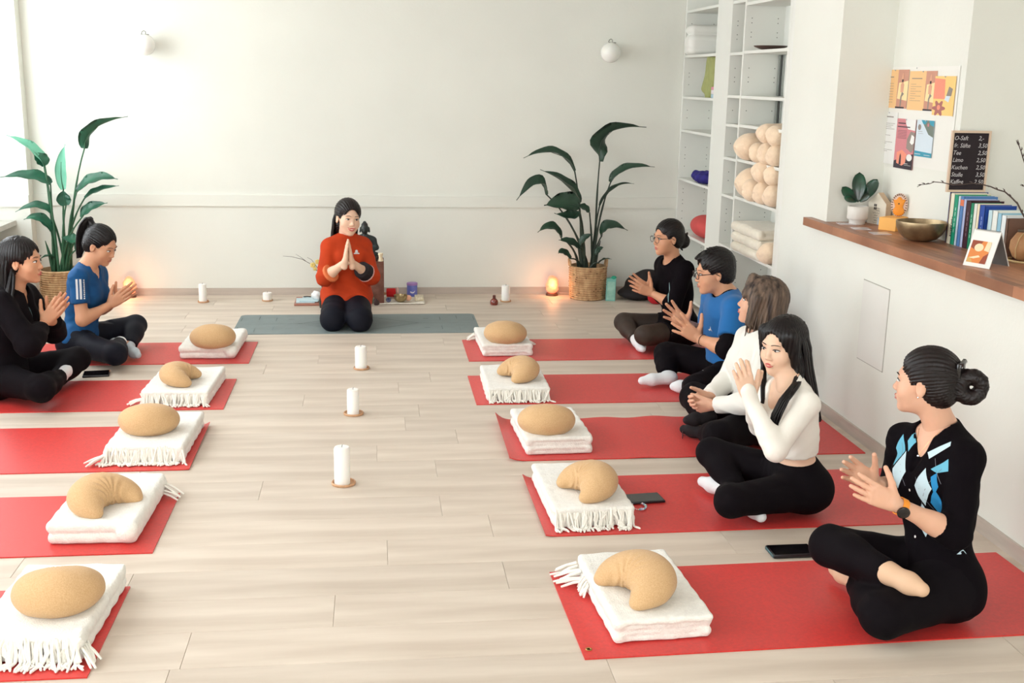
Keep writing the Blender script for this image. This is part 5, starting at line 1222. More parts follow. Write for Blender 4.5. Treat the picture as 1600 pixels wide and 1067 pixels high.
def torso_prims(J, off=0, s=1.0, male=False, bust=True, cutlist=None, up_only=False, low=True, hipoff=0):
    pel, nk, sR, sL, hR, hL = (A_(J[k]) for k in ('pel', 'nk', 'sR', 'sL', 'hR', 'hL'))
    u = nrm(nk-pel); L = np.linalg.norm(nk-pel)
    rs = sR-sL; rs = nrm(rs-u*(rs@u)); rh = hR-hL; rh = nrm(rh-u*(rh@u)); fs = np.cross(u, rs); fh = np.cross(u, rh)
    fm = nrm(fs+fh); rm_ = nrm(np.cross(fm, u)); o = off; P = []
    Rh = [rh, fh, u]; Rm = [rm_, fm, u]; Rs = [rs, fs, u]; m = 1.1 if male else 1.0
    if low:
        P += [ell(pel+u*.02, (.150*s+o+hipoff, .105*s+o+hipoff, .11*s+o), Rh, .05), ell(hR-fh*.045, (.095*s+o, .095*s+o, .095*s+o), Rh, .05), ell(hL-fh*.045, (.095*s+o, .095*s+o, .095*s+o), Rh, .05)]
    P += [ell(pel+u*L*.36, (.120*s*m+o, .088*s*m+o, .15*s+o), Rm, .05), ell(pel+u*L*.63+fs*.004, (.133*s*m+o, .098*s*m+o, .15*s+o), Rs, .06),
          ell(pel+u*L*.84, (.138*s*m+o, .078*s*m+o, .085*s+o), Rs, .05),
          cap(nk-u*.045, sR, .048*s+o*.7, .042*s+o*.8, .05), cap(nk-u*.045, sL, .048*s+o*.7, .042*s+o*.8, .05),
          cap(nk+u*.012, sR-u*.012-rs*.03, .038*s+o*.5, .032*s+o*.5, .04), cap(nk+u*.012, sL-u*.012+rs*.03, .038*s+o*.5, .032*s+o*.5, .04)]
    if bust and not male:
        for q in (-1, 1): P.append(ell(pel+u*L*.66+fs*.072*s+rs*q*.066, (.056*s+o, .052*s+o, .056*s+o), Rs, .05))
    return P, (u, rs, fs, rh, fh, L)
def arm_prims(J, sd, off=0, s=1.0, t0=0, upto=None, k=.025, fore=None, male=False):
    S, E, W = (A_(J[k_+sd]) for k_ in 'sew'); m = 1.12 if male else 1
    P = []
    if upto is None or upto > 0: 
        if upto is not None and upto < 1:
            c = S+(E-S)*upto; P.append(cap(S, E, .043*s*m+off*.9, .038*s*m+off, k, cut=[(c, nrm(E-S))]))
        else: P.append(cap(S, E, .043*s*m+off*.9, .038*s*m+off, k))
    if upto is None or upto > 1:
        f_ = 1 if upto is None else upto-1; c = E+(W-E)*f_
        P.append(cap(E, W, .037*s*m+off, .0245*s*m+off, k, cut=[(c, nrm(W-E))] if upto is not None else None))
        if upto is None or f_ > .4: P.append(ell(E+(W-E)*.28, (.036*s*m+off, .036*s*m+off, .07*s), frame(np.cross(W-E, (0.1, .2, 1)), W-E), k))
    return P
def leg_prims(J, sd, off=0, s=1.0, cuff=None, k=.03, foot=False, thigh=1.0):
    H, K, An = (A_(J[k_+sd]) for k_ in 'hka'); P = [cap(H, K, .082*s*thigh+off, .059*s+off, .04)]
    if cuff is None: P.append(cap(K, An, .057*s+off, .034*s+off, k))
    else:
        c = K+(An-K)*cuff; P.append(cap(K, K+(An-K)*1.1, .057*s+off, .033*s+off, k, cut=[(c, nrm(An-K))]))
    P.append(ell(K+(An-K)*.33, (.053*s+off, .053*s+off, .10*s), frame(np.cross(An-K, (.1, .2, 1)), An-K), .03))
    return P
def foot_prims(J, sd, off=0, s=1.0):
    K, An, T = (A_(J[k_+sd]) for k_ in 'kat'); d = nrm(T-An)
    return [cap(K+(An-K)*.82, An, .034*s+off, .031*s+off, .02), cap(An, An+(T-An)*.62, .033*s+off, .031*s+off, .02), cap(An+(T-An)*.62, T, .031*s+off, .021*s+off, .02), ell(An-d*.028, (.030*s+off,)*3, None, .02)]
def hand_mesh(w, d, n, right, s=1.0, curl=(.15, .2, .15), spread=.12, thumb=.7, h=.003, tcurl=.2):
    w = A_(w, float); d = nrm(d); n = A_(n, float); n = nrm(n-d*(n@d)); t = np.cross(d, n) if right else np.cross(n, d)
    P = [cap(w-d*.03*s, w+d*.01*s, .0245*s, .024*s, .012)]
    fl = [(.030, .088, .068, .0100), (.0105, .093, .076, .0103), (-.0095, .089, .070, .0098), (-.028, .080, .054, .0088)]
    for i, (to, dl, L, r) in enumerate(fl):
        kn = w+(d*dl+t*to)*s
        P.append(cap(w+(d*.012+t*to*.55)*s, kn, .0135*s, .0105*s, .014))
        ang = spread*(1.5-i)/1.5; dd = nrm(d*math.cos(ang)+t*math.sin(ang)); p = kn; a = 0
        c_ = curl[i] if isinstance(curl[0], (list, tuple)) else curl
        for j, fr in enumerate((.45, .30, .25)):
            a += c_[j]; q = p+nrm(dd*math.cos(a)+n*math.sin(a))*L*fr*s
            P.append(cap(p, q, r*s*(1-.1*j), r*s*(.92-.1*j), .0035)); p = q
    P.append(ell(w+(d*.048+n*.004)*s, (.034*s, .042*s, .0145*s), [t, d, n], .012))
    b0 = w+(d*.018+t*.022+n*.006)*s; td = nrm(d*math.cos(thumb)+t*math.sin(thumb)+n*tcurl); p1 = b0+td*.040*s
    td2 = nrm(td+d*.25+n*tcurl*.5); p2 = p1+td2*.032*s; p3 = p2+nrm(td2+d*.15)*.026*s
    P += [cap(b0, p1, .0160*s, .0120*s, .012), cap(p1, p2, .0112*s, .0100*s, .004), cap(p2, p3, .0098*s, .0080*s, .003)]
    return solid(P, h)
class Head:
    def __init__(s, c, fwd, up=(0, 0, 1), sc=1.0): s.c = A_(c, float); s.R = frame(fwd, up); s.s = sc
    def p(s, r, f, u): return s.c+(s.R[0]*r+s.R[1]*f+s.R[2]*u)*s.s
    def e(s, c, r, k=.03, rot=None): return ell(s.p(*c), A_(r)*s.s, s.R if rot is None else rot, k)
    def cp(s, a, b, ra, rb=None, k=.01): return cap(s.p(*a), s.p(*b), ra*s.s, (rb or ra)*s.s, k)
    def loc(s, X, Y, Z):
        x = X-s.c[0]; y = Y-s.c[1]; z = Z-s.c[2]
        return [(x*s.R[i][0]+y*s.R[i][1]+z*s.R[i][2])/s.s for i in range(3)]
def head_mesh(H, nk, h, male=False, smile=0):
    j = 1.08 if male else 1.0
    P = [H.e((0, -.014, .028), (.071, .088, .080)), H.e((0, .030, -.020), (.059*j, .056, .078)), H.e((0, .036, -.068), (.046*j, .044, .038)), H.e((0, .066, -.094), (.021*j, .018, .016), .02),
         H.e((.036, .052, -.032), (.028, .026, .030), .02), H.e((-.036, .052, -.032), (.028, .026, .030), .02), H.e((0, .071, .022), (.046, .014, .014), .015)]
    P += [H.cp((0, .081, .004), (0, .094, -.026), .0055, .0085, .012), H.e((0, .0955, -.029), (.0110, .008, .008), .008), H.e((.011, .089, -.033), (.007, .008, .006), .005), H.e((-.011, .089, -.033), (.007, .008, .006), .005)]
    P += [H.e((0, .0845, -.0555), (.021+.005*smile, .0095, .0055), .006), H.e((0, .083, -.0655), (.017+.004*smile, .0095, .006), .006)]
    for q in (-1, 1):
        P.append(H.e((q*.0735, -.004, -.006), (.007, .017, .029), .006)); P.append(H.e((q*.075, -.002, -.026), (.006, .009, .011), .005))
    nb = A_(nk, float); hb = H.p(0, -.018, -.055)
    P += [cap(hb, nb, .050*H.s*j, .053*H.s*j, .025), cap(nb, nb+(nb-hb)*.25, .053*H.s*j, .058*H.s*j, .02)]
    S = [H.e((.031, .096, .004), (.015, .012, .009), .012), H.e((-.031, .096, .004), (.015, .012, .009), .012), H.e((.079, .004, -.004), (.005, .009, .016), .004), H.e((-.079, .004, -.004), (.005, .009, .016), .004)]
    return solid(P, h, subs=S)
def face(H, parent, body, smile=0, closed=False, lips=None, brow=None, wide=1.0):
    lips = lips or lipn; brow = brow or lashm
    for q in (-1, 1):
        e = H.p(q*.031, .0765, .003)
        MB().ball(e, tuple(A_((.0130, .0088, .0058 if not smile else .0046))*H.s), 14, ax=H.R).build('eye', [eyew], body, smooth=True)
        MB().ball(H.p(q*.030, .0828, .0025), tuple(A_((.0060, .0030, .0054 if not smile else .0044))*H.s), 12, ax=H.R).build('iris', iris, body, smooth=True)
        pts = [H.p(q*(.017+.029*t), .0838-.012*t*t+.002*math.sin(math.pi*t), .0035+.0052*math.sin(math.pi*min(1, t*.95+.05))) for t in np.linspace(0, 1, 9)]
        MB().tube(pts, [.0009*H.s]+[.0018*H.s]*7+[.0012*H.s], 5).build('upper_lash', lashm, body, smooth=True)
        pts = [H.p(q*(.012+.038*t), .0885-.016*t*t, .0215+.006*math.sin(math.pi*(t*.8+.1))) for t in np.linspace(0, 1, 9)]
        MB().tube(pts, [.0014*H.s]+[.0026*H.s]*6+[.0016*H.s, .0007*H.s], 5, flat=.6).build('eyebrow', brow, body, smooth=True)
    w = .021+.007*smile; up_ = [H.p(w*t, .0925-.012*t*t, -.0555+.006*smile*t*t+.0015*math.cos(t*5)) for t in np.linspace(-1, 1, 11)]
    dn = [H.p(w*.92*t, .0915-.012*t*t, -.0650-.004*smile+(.012*smile+.003)*t*t) for t in np.linspace(-1, 1, 11)]
    rr = [.0008]+[.0028]*2+[.0034]*5+[.0028]*2+[.0008]
    MB().tube(up_, [x*H.s for x in rr], 6).build('upper_lip', lips, body, smooth=True); MB().tube(dn, [x*1.15*H.s for x in rr], 6).build('lower_lip', lips, body, smooth=True)
    if smile > .5:
        tp = [H.p(w*.8*t, .0905-.012*t*t, -.0600+.007*smile*t*t) for t in np.linspace(-1, 1, 9)]
        MB().tube(tp, [.0012*H.s]+[.0032*H.s]*7+[.0012*H.s], 6).build('teeth', teeth, body, smooth=True)
def hair_cap(H, vol=.010, hairline=.074, temple=.066, nape=-.065, ears=True, extra=(), sub=(), h=.005, groove='back', top=0, earcover=False):
    P = [H.e((0, -.018, .033+top), (.074+vol, .092+vol, .084+vol), .02), H.e((0, -.05, -.02), (.062+vol*.8, .052+vol, .062), .03)]+list(extra)
    S = [H.e((0, .112, hairline-.105), (temple, .098, .105), .012)]+list(sub)
    if ears:
        for q in (-1, 1):
            S.append(H.e((q*.088, .012, -.028), (.028, .036, .040), .012)); S.append(H.cp((q*.080, .068, .034), (q*.082, .055, -.09), .030, .034, .012))
    def post(D, X, Y, Z):
        r, f, u = H.loc(X, Y, Z)
        if groove == 'back': an = np.arctan2(r, u-.0+.15*f); g = .0022*np.sin(44*an+5*np.sin(9*f))*np.clip((.11-f)/.03, 0, 1)
        else: an = np.arctan2(r, f+.02); g = .0022*np.sin(40*an+4*np.sin(10*u))
        return D+g*H.s
    return solid(P, h*H.s, subs=S, post=post)
def strands(H, roots, n, r0, seed, m=hairm):
    """long hair: bundles of tapering locks. roots: list of polylines; each is jittered n times"""
    b = MB(); rr = random.Random(seed)
    for pl, wid in roots:
        P0 = [A_(p) for p in pl]
        for k in range(n):
            o = A_([rr.gauss(0, wid), rr.gauss(0, wid), rr.gauss(0, wid*.3)]); pts = []
            for i, p in enumerate(P0): pts.append(p+o*(.4+.7*i/len(P0))+A_([rr.gauss(0, .0015)]*3))
            # smooth
            q = [pts[0]]
            for i in range(len(pts)-1):
                q += [pts[i]*.66+pts[i+1]*.34, pts[i]*.33+pts[i+1]*.67]
            q.append(pts[-1]); nn = len(q)
            b.tube(q, [r0*(.7+.5*math.sin(math.pi*(i/nn)**.7))*(1 if i < nn-2 else .4) for i in range(nn)], 5)
    return b.v, b.f
def decal(parent, garment_VF, name, mat, polys, o, u, v, toward, off=.0016, sub=5):
    """flat printed shapes draped on a garment: points of the plane (o,u,v) are projected along -toward onto it"""
    V0, F0 = garment_VF; tree = BVHTree.FromPolygons([tuple(x) for x in V0], [tuple(int(i) for i in f) for f in F0])
    o, u, v, tw_ = (A_(q, float) for q in (o, u, v, nrm(toward))); V, Fs = [], []
    for poly in polys:
        bm = bmesh.new(); vs = [bm.verts.new((x, y, 0)) for x, y in poly]; bm.faces.new(vs); bmesh.ops.triangulate(bm, faces=bm.faces[:])
        bmesh.ops.subdivide_edges(bm, edges=bm.edges[:], cuts=sub, use_grid_fill=True); bm.verts.index_update(); ok = {}; base = len(V)
        for q in bm.verts:
            p = o+u*q.co.x+v*q.co.y; hit = tree.ray_cast(Vector(p+tw_*.35), Vector(-tw_), .7); 
            V.append(tuple(A_(hit[0])+tw_*off) if hit[0] is not None else tuple(p)); ok[q.index] = hit[0] is not None
        for f in bm.faces:
            if all(ok[x.index] for x in f.verts): Fs.append(tuple(base+x.index for x in f.verts))
        bm.free()
    return mesh_obj(name, V, Fs, mat, parent, smooth=True)
GZ = .007
def make_person(name_lab, J, s, sk, heads, hands, hv=.008, male=False, group=None, legs=True, neckr=None, torso_kw={}):
    base = (J['pel'][0], J['pel'][1], 0)
    root = empty('person', base, name_lab, 'person')
    tp, ax = torso_prims(J, -.004, s, male, **torso_kw)
    P = list(tp)
    for sd in 'RL': P += arm_prims(J, sd, 0, s, male=male)
    for sd in 'RL': P += leg_prims(J, sd, -.008, s); P += foot_prims(J, sd, -.004, s)
    V1, F1 = solid(P, hv, ground=GZ+.002)
    H, hk = heads
    parts = [(V1, F1), head_mesh(H, J['nk'], hk.get('h', .0042), male, hk.get('smile', 0))]
    for sd, hd in hands.items(): parts.append(hand_mesh(J['w'+sd], hd['d'], hd['n'], sd == 'R', **{k: v for k, v in hd.items() if k not in 'dn'}))
    V, Fs = merge(parts)
    body = mesh_obj('body', V, Fs, sk, root, smooth=True)
    face(H, root, body, smile=hk.get('smile', 0), lips=hk.get('lips'), brow=hk.get('brow'))
    return root, body, ax
def garment(root, name, prims, mat, h=.007, subs=(), wr=None, cuts=(), ground=GZ, label=None, field=None):
    def post(D, X, Y, Z):
        if wr is not None: D = D+wr(X, Y, Z)
        if field is not None: D = field(D, X, Y, Z)
        for (cp, cn) in cuts:
            near = (X-cp[0])**2+(Y-cp[1])**2+(Z-cp[2])**2 < .235**2
            D = np.where(near, np.maximum(D, (X-cp[0])*cn[0]+(Y-cp[1])*cn[1]+(Z-cp[2])*cn[2]), D)
        return D
    V, Fs = solid(prims, h, subs=subs, post=post, ground=ground)
    o = mesh_obj(name, V, Fs, mat, root, smooth=True)
    if label: o['label'] = label
    return V, Fs, o
def glasses(H, root, mat, w=.026, ht=.020, label=None, r=.0016):
    e = empty('glasses', tuple(H.p(0, .10, 0)-A_(root.location))); e.parent = root
    if label: e['label'] = label
    for q in (-1, 1):
        pts = [H.p(q*.033+w*math.cos(t), .104-abs(q*.033+w*math.cos(t))*.12, -.002+ht*math.sin(t)) for t in np.linspace(0, 2*math.pi, 19)]
        MB().tube(pts, r*H.s, 6, cap=False).build('rim', mat, e, smooth=True)
        MB().tube([H.p(q*.059, .097, .006), H.p(q*.074, .07, .008), H.p(q*.079, .01, .006), H.p(q*.078, -.012, -.012)], r*H.s, 6).build('temple', mat, e, smooth=True)
    MB().tube([H.p(-.008, .104, .002), H.p(0, .106, .005), H.p(.008, .104, .002)], r*H.s, 6).build('bridge', mat, e, smooth=True)

# ---- A: woman with glasses and bun, black long-sleeve top, sheer leggings (far right)
def JJ(**k): return {a: A_(b, float) for a, b in k.items()}
SKF = skin('fair', (226, 176, 148)); SKL = skin('light', (238, 198, 170)); SKT = skin('tan', (214, 158, 124)); SKW = skin('warm', (222, 166, 132))
J = JJ(nk=(2.07, 7.582, .596), sR=(2.038, 7.725, .55), sL=(2.123, 7.434, .56), eL=(2.03, 7.35, .33), wL=(1.91, 7.50, .383), eR=(2.046, 7.74, .32), wR=(1.90, 7.56, .40), pel=(2.138, 7.57, .135), hL=(2.128, 7.479, .115), hR=(2.13, 7.661, .115), kL=(1.811, 7.254, .14), kR=(1.768, 7.721, .13), aR=(1.801, 7.40, .055), tR=(1.80, 7.25, .045), aL=(1.95, 7.50, .06), tL=(1.86, 7.62, .05))
H = Head((2.018, 7.555, .765), (-.95, -.25, -.06), sc=1.06)
root, body, ax = make_person('woman in glasses and black long-sleeved top with a low bun, clapping beneath the shelving', J, 1.0, SKT, (H, dict(h=.0048, lips=lipm)),
  dict(L=dict(d=(-.86, -.06, .36), n=(.1, 1, .2), curl=(.15, .15, .1), spread=.15, thumb=1.15), R=dict(d=(-.86, .02, .46), n=(-.1, -1, .1), curl=(.1, .1, .1), spread=.2, thumb=1.2)))
V, Fs = hair_cap(H, .008, h=.0048, extra=[H.e((0, -.115, -.035), (.042, .045, .048), .02), H.cp((.02, -.10, -.06), (.035, -.13, -.105), .014, .004)])
hr = mesh_obj('hair', V, Fs, hairm, root, smooth=True)
b = MB()
for q in (-1, 1): b.tube([H.p(q*.03, -.105, .01), H.p(q*.02, -.135, .02), H.p(q*.005, -.14, .0)], .006*H.s, 6)
b.build('hair_claw', clipm, hr, smooth=True)
glasses(H, root, glassfr, w=.025, ht=.021)
tp, (u, rs, fs, rh, fh, L) = torso_prims(J, .016)
P = tp+arm_prims(J, 'L', .016, upto=1.35)+arm_prims(J, 'R', .016, upto=1.35)
gV = garment(root, 'shirt', P, blackk, wr=wrinkle(.003, 26, 1, (.5, .5, 1)), subs=[cap(J['nk']+u*.02+fs*.02, J['nk']+u*.09+fs*.02, .066, .07, .004)])
decal(root, gV[:2], 'printed_graphic', M('teal_print', (136, 168, 170), .7), [[(-.02, -.05), (.0, -.06), (.012, -.02), (.028, .0), (.02, .055), (.008, .06), (.006, .01), (-.012, -.01)], [(.02, -.04), (.034, -.02), (.036, .02), (.026, -.01)]], J['pel']+u*L*.62+fs*.05-rs*.05, nrm(-rs*.6+fs*.8), u, nrm(fs*.8-rs*.9))
Pl = leg_prims(J, 'L', .006, cuff=.80)+leg_prims(J, 'R', .006, cuff=.80)
garment(root, 'leggings', Pl, sheerf, wr=wrinkle(.0015, 20, 2))
hp = torso_prims(J, .012)[0][:3]+[cap(J['hL'], J['kL'], .098, .078, .04, cut=[(J['hL']+(J['kL']-J['hL'])*.55, nrm(J['kL']-J['hL']))]), cap(J['hR'], J['kR'], .094, .074, .04, cut=[(J['hR']+(J['kR']-J['hR'])*.35, nrm(J['kR']-J['hR']))])]
garment(root, 'shorts', hp, blackf, wr=wrinkle(.002, 22, 3))
for sd in 'RL': garment(root, 'sock', foot_prims(J, sd, .002), sockg if sd == 'L' else sockw, h=.006)

# ---- B: man in blue t-shirt
J = JJ(nk=(2.086, 6.376, .582), sR=(2.05, 6.54, .53), sL=(2.082, 6.205, .535), eL=(2.0, 6.05, .329), wL=(1.885, 6.25, .35), eR=(2.054, 6.62, .29), wR=(1.87, 6.46, .39), pel=(2.12, 6.38, .12), hL=(2.096, 6.29, .115), hR=(2.094, 6.475, .12), kL=(1.815, 5.985, .12), kR=(1.80, 6.62, .16), aR=(1.765, 6.44, .06), tR=(1.60, 6.42, .05), aL=(1.85, 6.26, .055), tL=(1.765, 6.30, .045))
H = Head((1.997, 6.387, .722), (-.97, .02, -.14), sc=1.12)
root, body, ax = make_person('man in glasses and blue t-shirt over black sleeves, clapping with spread fingers', J, 1.07, SKW, (H, dict(h=.0048)),
  dict(L=dict(d=(-.80, .04, .56), n=(.05, 1, .1), s=1.15, curl=(.08, .1, .08), spread=.32, thumb=1.25, tcurl=.05), R=dict(d=(-.80, -.02, .60), n=(-.1, -1, .1), s=1.12, curl=(.08, .1, .08), spread=.3, thumb=1.25, tcurl=.05)), male=True, torso_kw=dict(bust=False))
V, Fs = hair_cap(H, .012, hairline=.078, temple=.058, h=.0048, top=.006, sub=[H.e((0, -.07, -.115), (.12, .09, .05), .01)], extra=[H.cp((.03, .04, .10), (.01, .085, .085), .016, .010), H.cp((-.03, .04, .10), (-.02, .08, .085), .016, .010)], groove='back')
tufts = MB(); rr = random.Random(3)
for k in range(90):
    a = rr.uniform(0, 6.28); e_ = rr.uniform(.25, 1.3); d0 = A_([math.cos(a)*math.cos(e_), math.sin(a)*math.cos(e_), math.sin(e_)])
    if d0[1] > .35 and d0[2] < .75: continue
    q = (d0[0]*.082, -.018+d0[1]*.10, .042+d0[2]*.089); q2 = (q[0]+d0[0]*.006, q[1]+.016, q[2]+d0[2]*.003+.003); tufts.tube([H.p(*q), H.p(*[(x+y_)/2+.002 for x, y_ in zip(q, q2)]), H.p(*q2)], [.006, .004, .001], 5)
V, Fs = merge([(V, Fs), (tufts.v, tufts.f)]); mesh_obj('hair', V, Fs, hairm, root, smooth=True)
glasses(H, root, glassfr, w=.025, ht=.017, r=.0022)
tp, (u, rs, fs, rh, fh, L) = torso_prims(J, .012, 1.05, male=True, bust=False)
garment(root, 'undershirt', tp[3:]+arm_prims(J, 'L', .012, 1.05, upto=1.22, male=True)+arm_prims(J, 'R', .012, 1.05, upto=1.22, male=True)+[cap(J['nk']-u*.01, J['nk']+u*.028, .067, .061, .01, cut=[(J['nk']+u*.030, u)])], blackf, wr=wrinkle(.003, 34, 6), label='black long-sleeved undershirt')
P = torso_prims(J, .024, 1.05, male=True, bust=False)[0]+arm_prims(J, 'L', .026, 1.05, upto=.72, male=True)+arm_prims(J, 'R', .026, 1.05, upto=.72, male=True)
gB = garment(root, 't_shirt', P, bluef, wr=wrinkle(.0035, 22, 5, (.5, .5, 1)), subs=[cap(J['nk']+u*.018+fs*.02, J['nk']+u*.09+fs*.02, .074, .08, .004)], cuts=[(J['pel']+u*.07, -u)])
decal(root, gB[:2], 'shirt_emblem', decal_w, [[(-.022, .0), (-.004, .008), (0, .024), (.006, .008), (.022, -.006), (.004, .002), (-.004, -.006)]], J['pel']+u*L*.60+fs*.06-rs*.02, nrm(-rs), u, nrm(fs-rs*.5), sub=3)
Pl = torso_prims(J, .010, 1.05, male=True, bust=False)[0][:3]+leg_prims(J, 'L', .014, 1.08, cuff=.86)+leg_prims(J, 'R', .014, 1.08, cuff=.86)
gT = garment(root, 'trousers', Pl, blackf, wr=wrinkle(.004, 20, 7))
decal(root, gT[:2], 'trouser_emblem', decal_w, [[(-.004, .03), (.004, .03), (.005, .012), (.010, 0), (.022, -.012), (.012, -.010), (.002, .002), (-.010, -.004), (-.024, -.012), (-.010, .004), (-.002, .012)]], atY(1095, 576, 6.05), (.95, .2, 0), (0, -.2, .97), (-.25, -.95, .3), sub=3)
for sd in 'RL': garment(root, 'sock', foot_prims(J, sd, .002, 1.08), sockw, h=.006)
bd = nrm(J['wL']-J['eL']); c_ = J['wL']-bd*.035; ux = nrm(np.cross(bd, (0, 0, 1))); vx = np.cross(bd, ux)
MB().tube([c_+(ux*math.cos(t)+vx*math.sin(t))*.034 for t in np.linspace(0, 2*math.pi, 21)], .0016, 5, cap=False).build('wristband', blackf, root)

# ---- C: woman with highlighted bob, white jumper, hands clasped
J = JJ(nk=(1.962, 5.432, .56), sR=(1.945, 5.575, .51), sL=(1.968, 5.275, .53), eL=(1.83, 5.11, .29), wL=(1.70, 5.30, .225), eR=(1.86, 5.58, .28), wR=(1.70, 5.41, .235), pel=(1.95, 5.40, .12), hL=(1.94, 5.31, .115), hR=(1.94, 5.49, .115), kL=(1.655, 5.055, .14), kR=(1.72, 5.72, .15), aL=(1.69, 5.37, .055), tL=(1.60, 5.47, .045), aR=(1.70, 5.42, .12), tR=(1.60, 5.42, .11))
H = Head((1.968, 5.462, .722), (-.93, .34, .16), sc=1.10)
root, body, ax = make_person('woman in white jumper with highlighted bob, hands clasped, face turned away', J, 1.0, SKF, (H, dict(h=.0046, lips=lipm)),
  dict(L=dict(d=(-.75, .50, -.25), n=(.35, .75, .45), curl=(.55, .7, .4), spread=.1, thumb=.6), R=dict(d=(-.85, -.28, -.15), n=(.2, -.9, .3), curl=(.6, .75, .4), spread=.1, thumb=.7)))
fr_ = []
bobP = [H.e((0, -.03, -.045), (.092, .088, .088), .03), H.e((0, -.035, -.10), (.088, .080, .05), .03), H.cp((.075, .02, .03), (.078, .035, -.09), .028, .018, .03), H.cp((-.075, .02, .03), (-.078, .035, -.09), .028, .018, .03), H.cp((0, .06, .105), (.05, .088, .02), .020, .010, .02), H.cp((0, .06, .105), (-.05, .088, .02), .020, .010, .02)]
V, Fs = hair_cap(H, .016, hairline=.070, temple=.058, h=.0048, ears=False, extra=bobP, sub=[H.e((0, .10, -.06), (.058, .075, .09), .01)], groove='down')
roots = []
for a in np.linspace(-2.3, 2.3, 22):
    r0, f0 = .088*math.sin(a), -.022-.088*math.cos(a); roots.append(([H.p(r0*.85, f0*.85, .05), H.p(r0*1.02, f0*1.02, -.03), H.p(r0*1.06, f0*1.02, -.10), H.p(r0*1.0, f0*.96, -.145-.02*math.cos(a*3))], .004))
sv = strands(H, roots, 3, .0042, 5); V, Fs = merge([(V, Fs), sv]); mesh_obj('hair', V, Fs, hairh, root, smooth=True)
tp, (u, rs, fs, rh, fh, L) = torso_prims(J, .020)
P = tp+arm_prims(J, 'L', .018, upto=1.92)+arm_prims(J, 'R', .018, upto=1.92)
garment(root, 'jumper', P, whitek, wr=wrinkle(.0035, 24, 11, (.5, .5, 1)), subs=[cap(J['nk']+u*.035+fs*.01, J['nk']+u*.10+fs*.02, .064, .07, .004)], cuts=[(J['pel']+u*.03, -u)])
Pl = torso_prims(J, .010)[0][:3]+leg_prims(J, 'L', .016, cuff=.9)+leg_prims(J, 'R', .016, cuff=.9)
garment(root, 'trousers', Pl, blackf, wr=wrinkle(.003, 20, 12))
for sd in 'RL': garment(root, 'sock', foot_prims(J, sd, .002), sockb, h=.006)

# ---- D: woman in white cropped top with long black hair
J = JJ(nk=(1.755, 4.447, .573), sR=(1.728, 4.592, .515), sL=(1.778, 4.293, .526), eL=(1.61, 4.177, .368), wL=(1.532, 4.305, .548), eR=(1.69, 4.60, .34), wR=(1.56, 4.385, .535), pel=(1.817, 4.453, .122), hL=(1.805, 4.368, .115), hR=(1.81, 4.544, .115), kL=(1.458, 4.242, .125), kR=(1.52, 4.73, .17), aL=(1.545, 4.53, .06), tL=(1.47, 4.68, .05), aR=(1.58, 4.42, .06), tR=(1.60, 4.26, .045))
H = Head((1.738, 4.515, .722), (-.84, -.50, -.10), sc=1.06)
root, body, ax = make_person('woman in cropped white long-sleeved top with long straight black hair, palms together', J, 1.0, SKL, (H, dict(h=.004, lips=M('lip_coral', (206, 84, 86), .35), smile=.3)),
  dict(L=dict(d=(-.30, .10, .92), n=(-.1, 1, .1), curl=(.1, .12, .08), spread=.06, thumb=.75, h=.0028), R=dict(d=(-.36, .0, .90), n=(-.1, -1, .05), curl=(.12, .15, .1), spread=.08, thumb=.7, h=.0028)), hv=.0075)
V, Fs = hair_cap(H, .010, hairline=.078, temple=.060, h=.0045, ears=False, sub=[H.e((0, .085, -.06), (.060, .070, .085), .01)],
   extra=[H.cp((.072, .03, .06), (.080, .01, -.09), .024, .020, .03), H.cp((-.072, .03, .06), (-.080, .01, -.09), .024, .020, .03), H.e((0, -.055, -.08), (.075, .05, .09), .03)], groove='down')
u = nrm(J['nk']-J['pel']); roots = []
for a in np.linspace(-1.5, 1.5, 17):
    r0, f0 = .090*math.sin(a), -.015-.100*math.cos(a); e1 = H.p(r0, f0, -.06); e2 = e1+A_([0.03, 0, -.11]); e3 = e2+A_([.035, -.01, -.15-.03*math.cos(a)])
    roots.append(([H.p(r0*.8, f0*.7, .06), H.p(r0*1.03, f0*.98, 0), e1, e2, e3], .006))
# locks falling in front of the near shoulder and the far one
for dx in (0, .014, .028, .042): roots.append(([H.p(-.074, .02-dx*.4, .03), H.p(-.086, .018-dx, -.05), H.p(-.092, .03-dx, -.12), J['sL']+A_([-.085+dx*.6, -.005, .065]), J['sL']+A_([-.140+dx*.8, -.010, .0]), J['sL']+A_([-.172+dx*.8, -.020, -.11])], .0035))
for dx in (0, .012): roots.append(([H.p(.076, .01, .03), H.p(.086, .02-dx, -.06), H.p(.070, .045-dx, -.13), J['nk']+A_([-.11+dx, .0, -.13]), J['nk']+A_([-.13+dx, -.03, -.21])], .003))
sv = strands(H, roots, 5, .0062, 8); V, Fs = merge([(V, Fs), sv]); hr = mesh_obj('hair', V, Fs, hairm, root, smooth=True)
b = MB()
for k in range(6): b.ball(H.p(-.035+.014*k, -.085+.006*(k % 2), .085+.005*(k % 2)), .008*H.s, 8)
b.build('hair_clip', M('dark_green_clip', (30, 44, 40), .25, spec=.7), hr, smooth=True)
tp, (u, rs, fs, rh, fh, L) = torso_prims(J, .007)
P = tp[3:]+arm_prims(J, 'L', .007, upto=None)+arm_prims(J, 'R', .007, upto=None)+[cap(J['w'+q]-nrm(J['w'+q]-J['e'+q])*.02, J['w'+q]+A_([-.012, .0, .035]), .030, .033, .01) for q in 'LR']
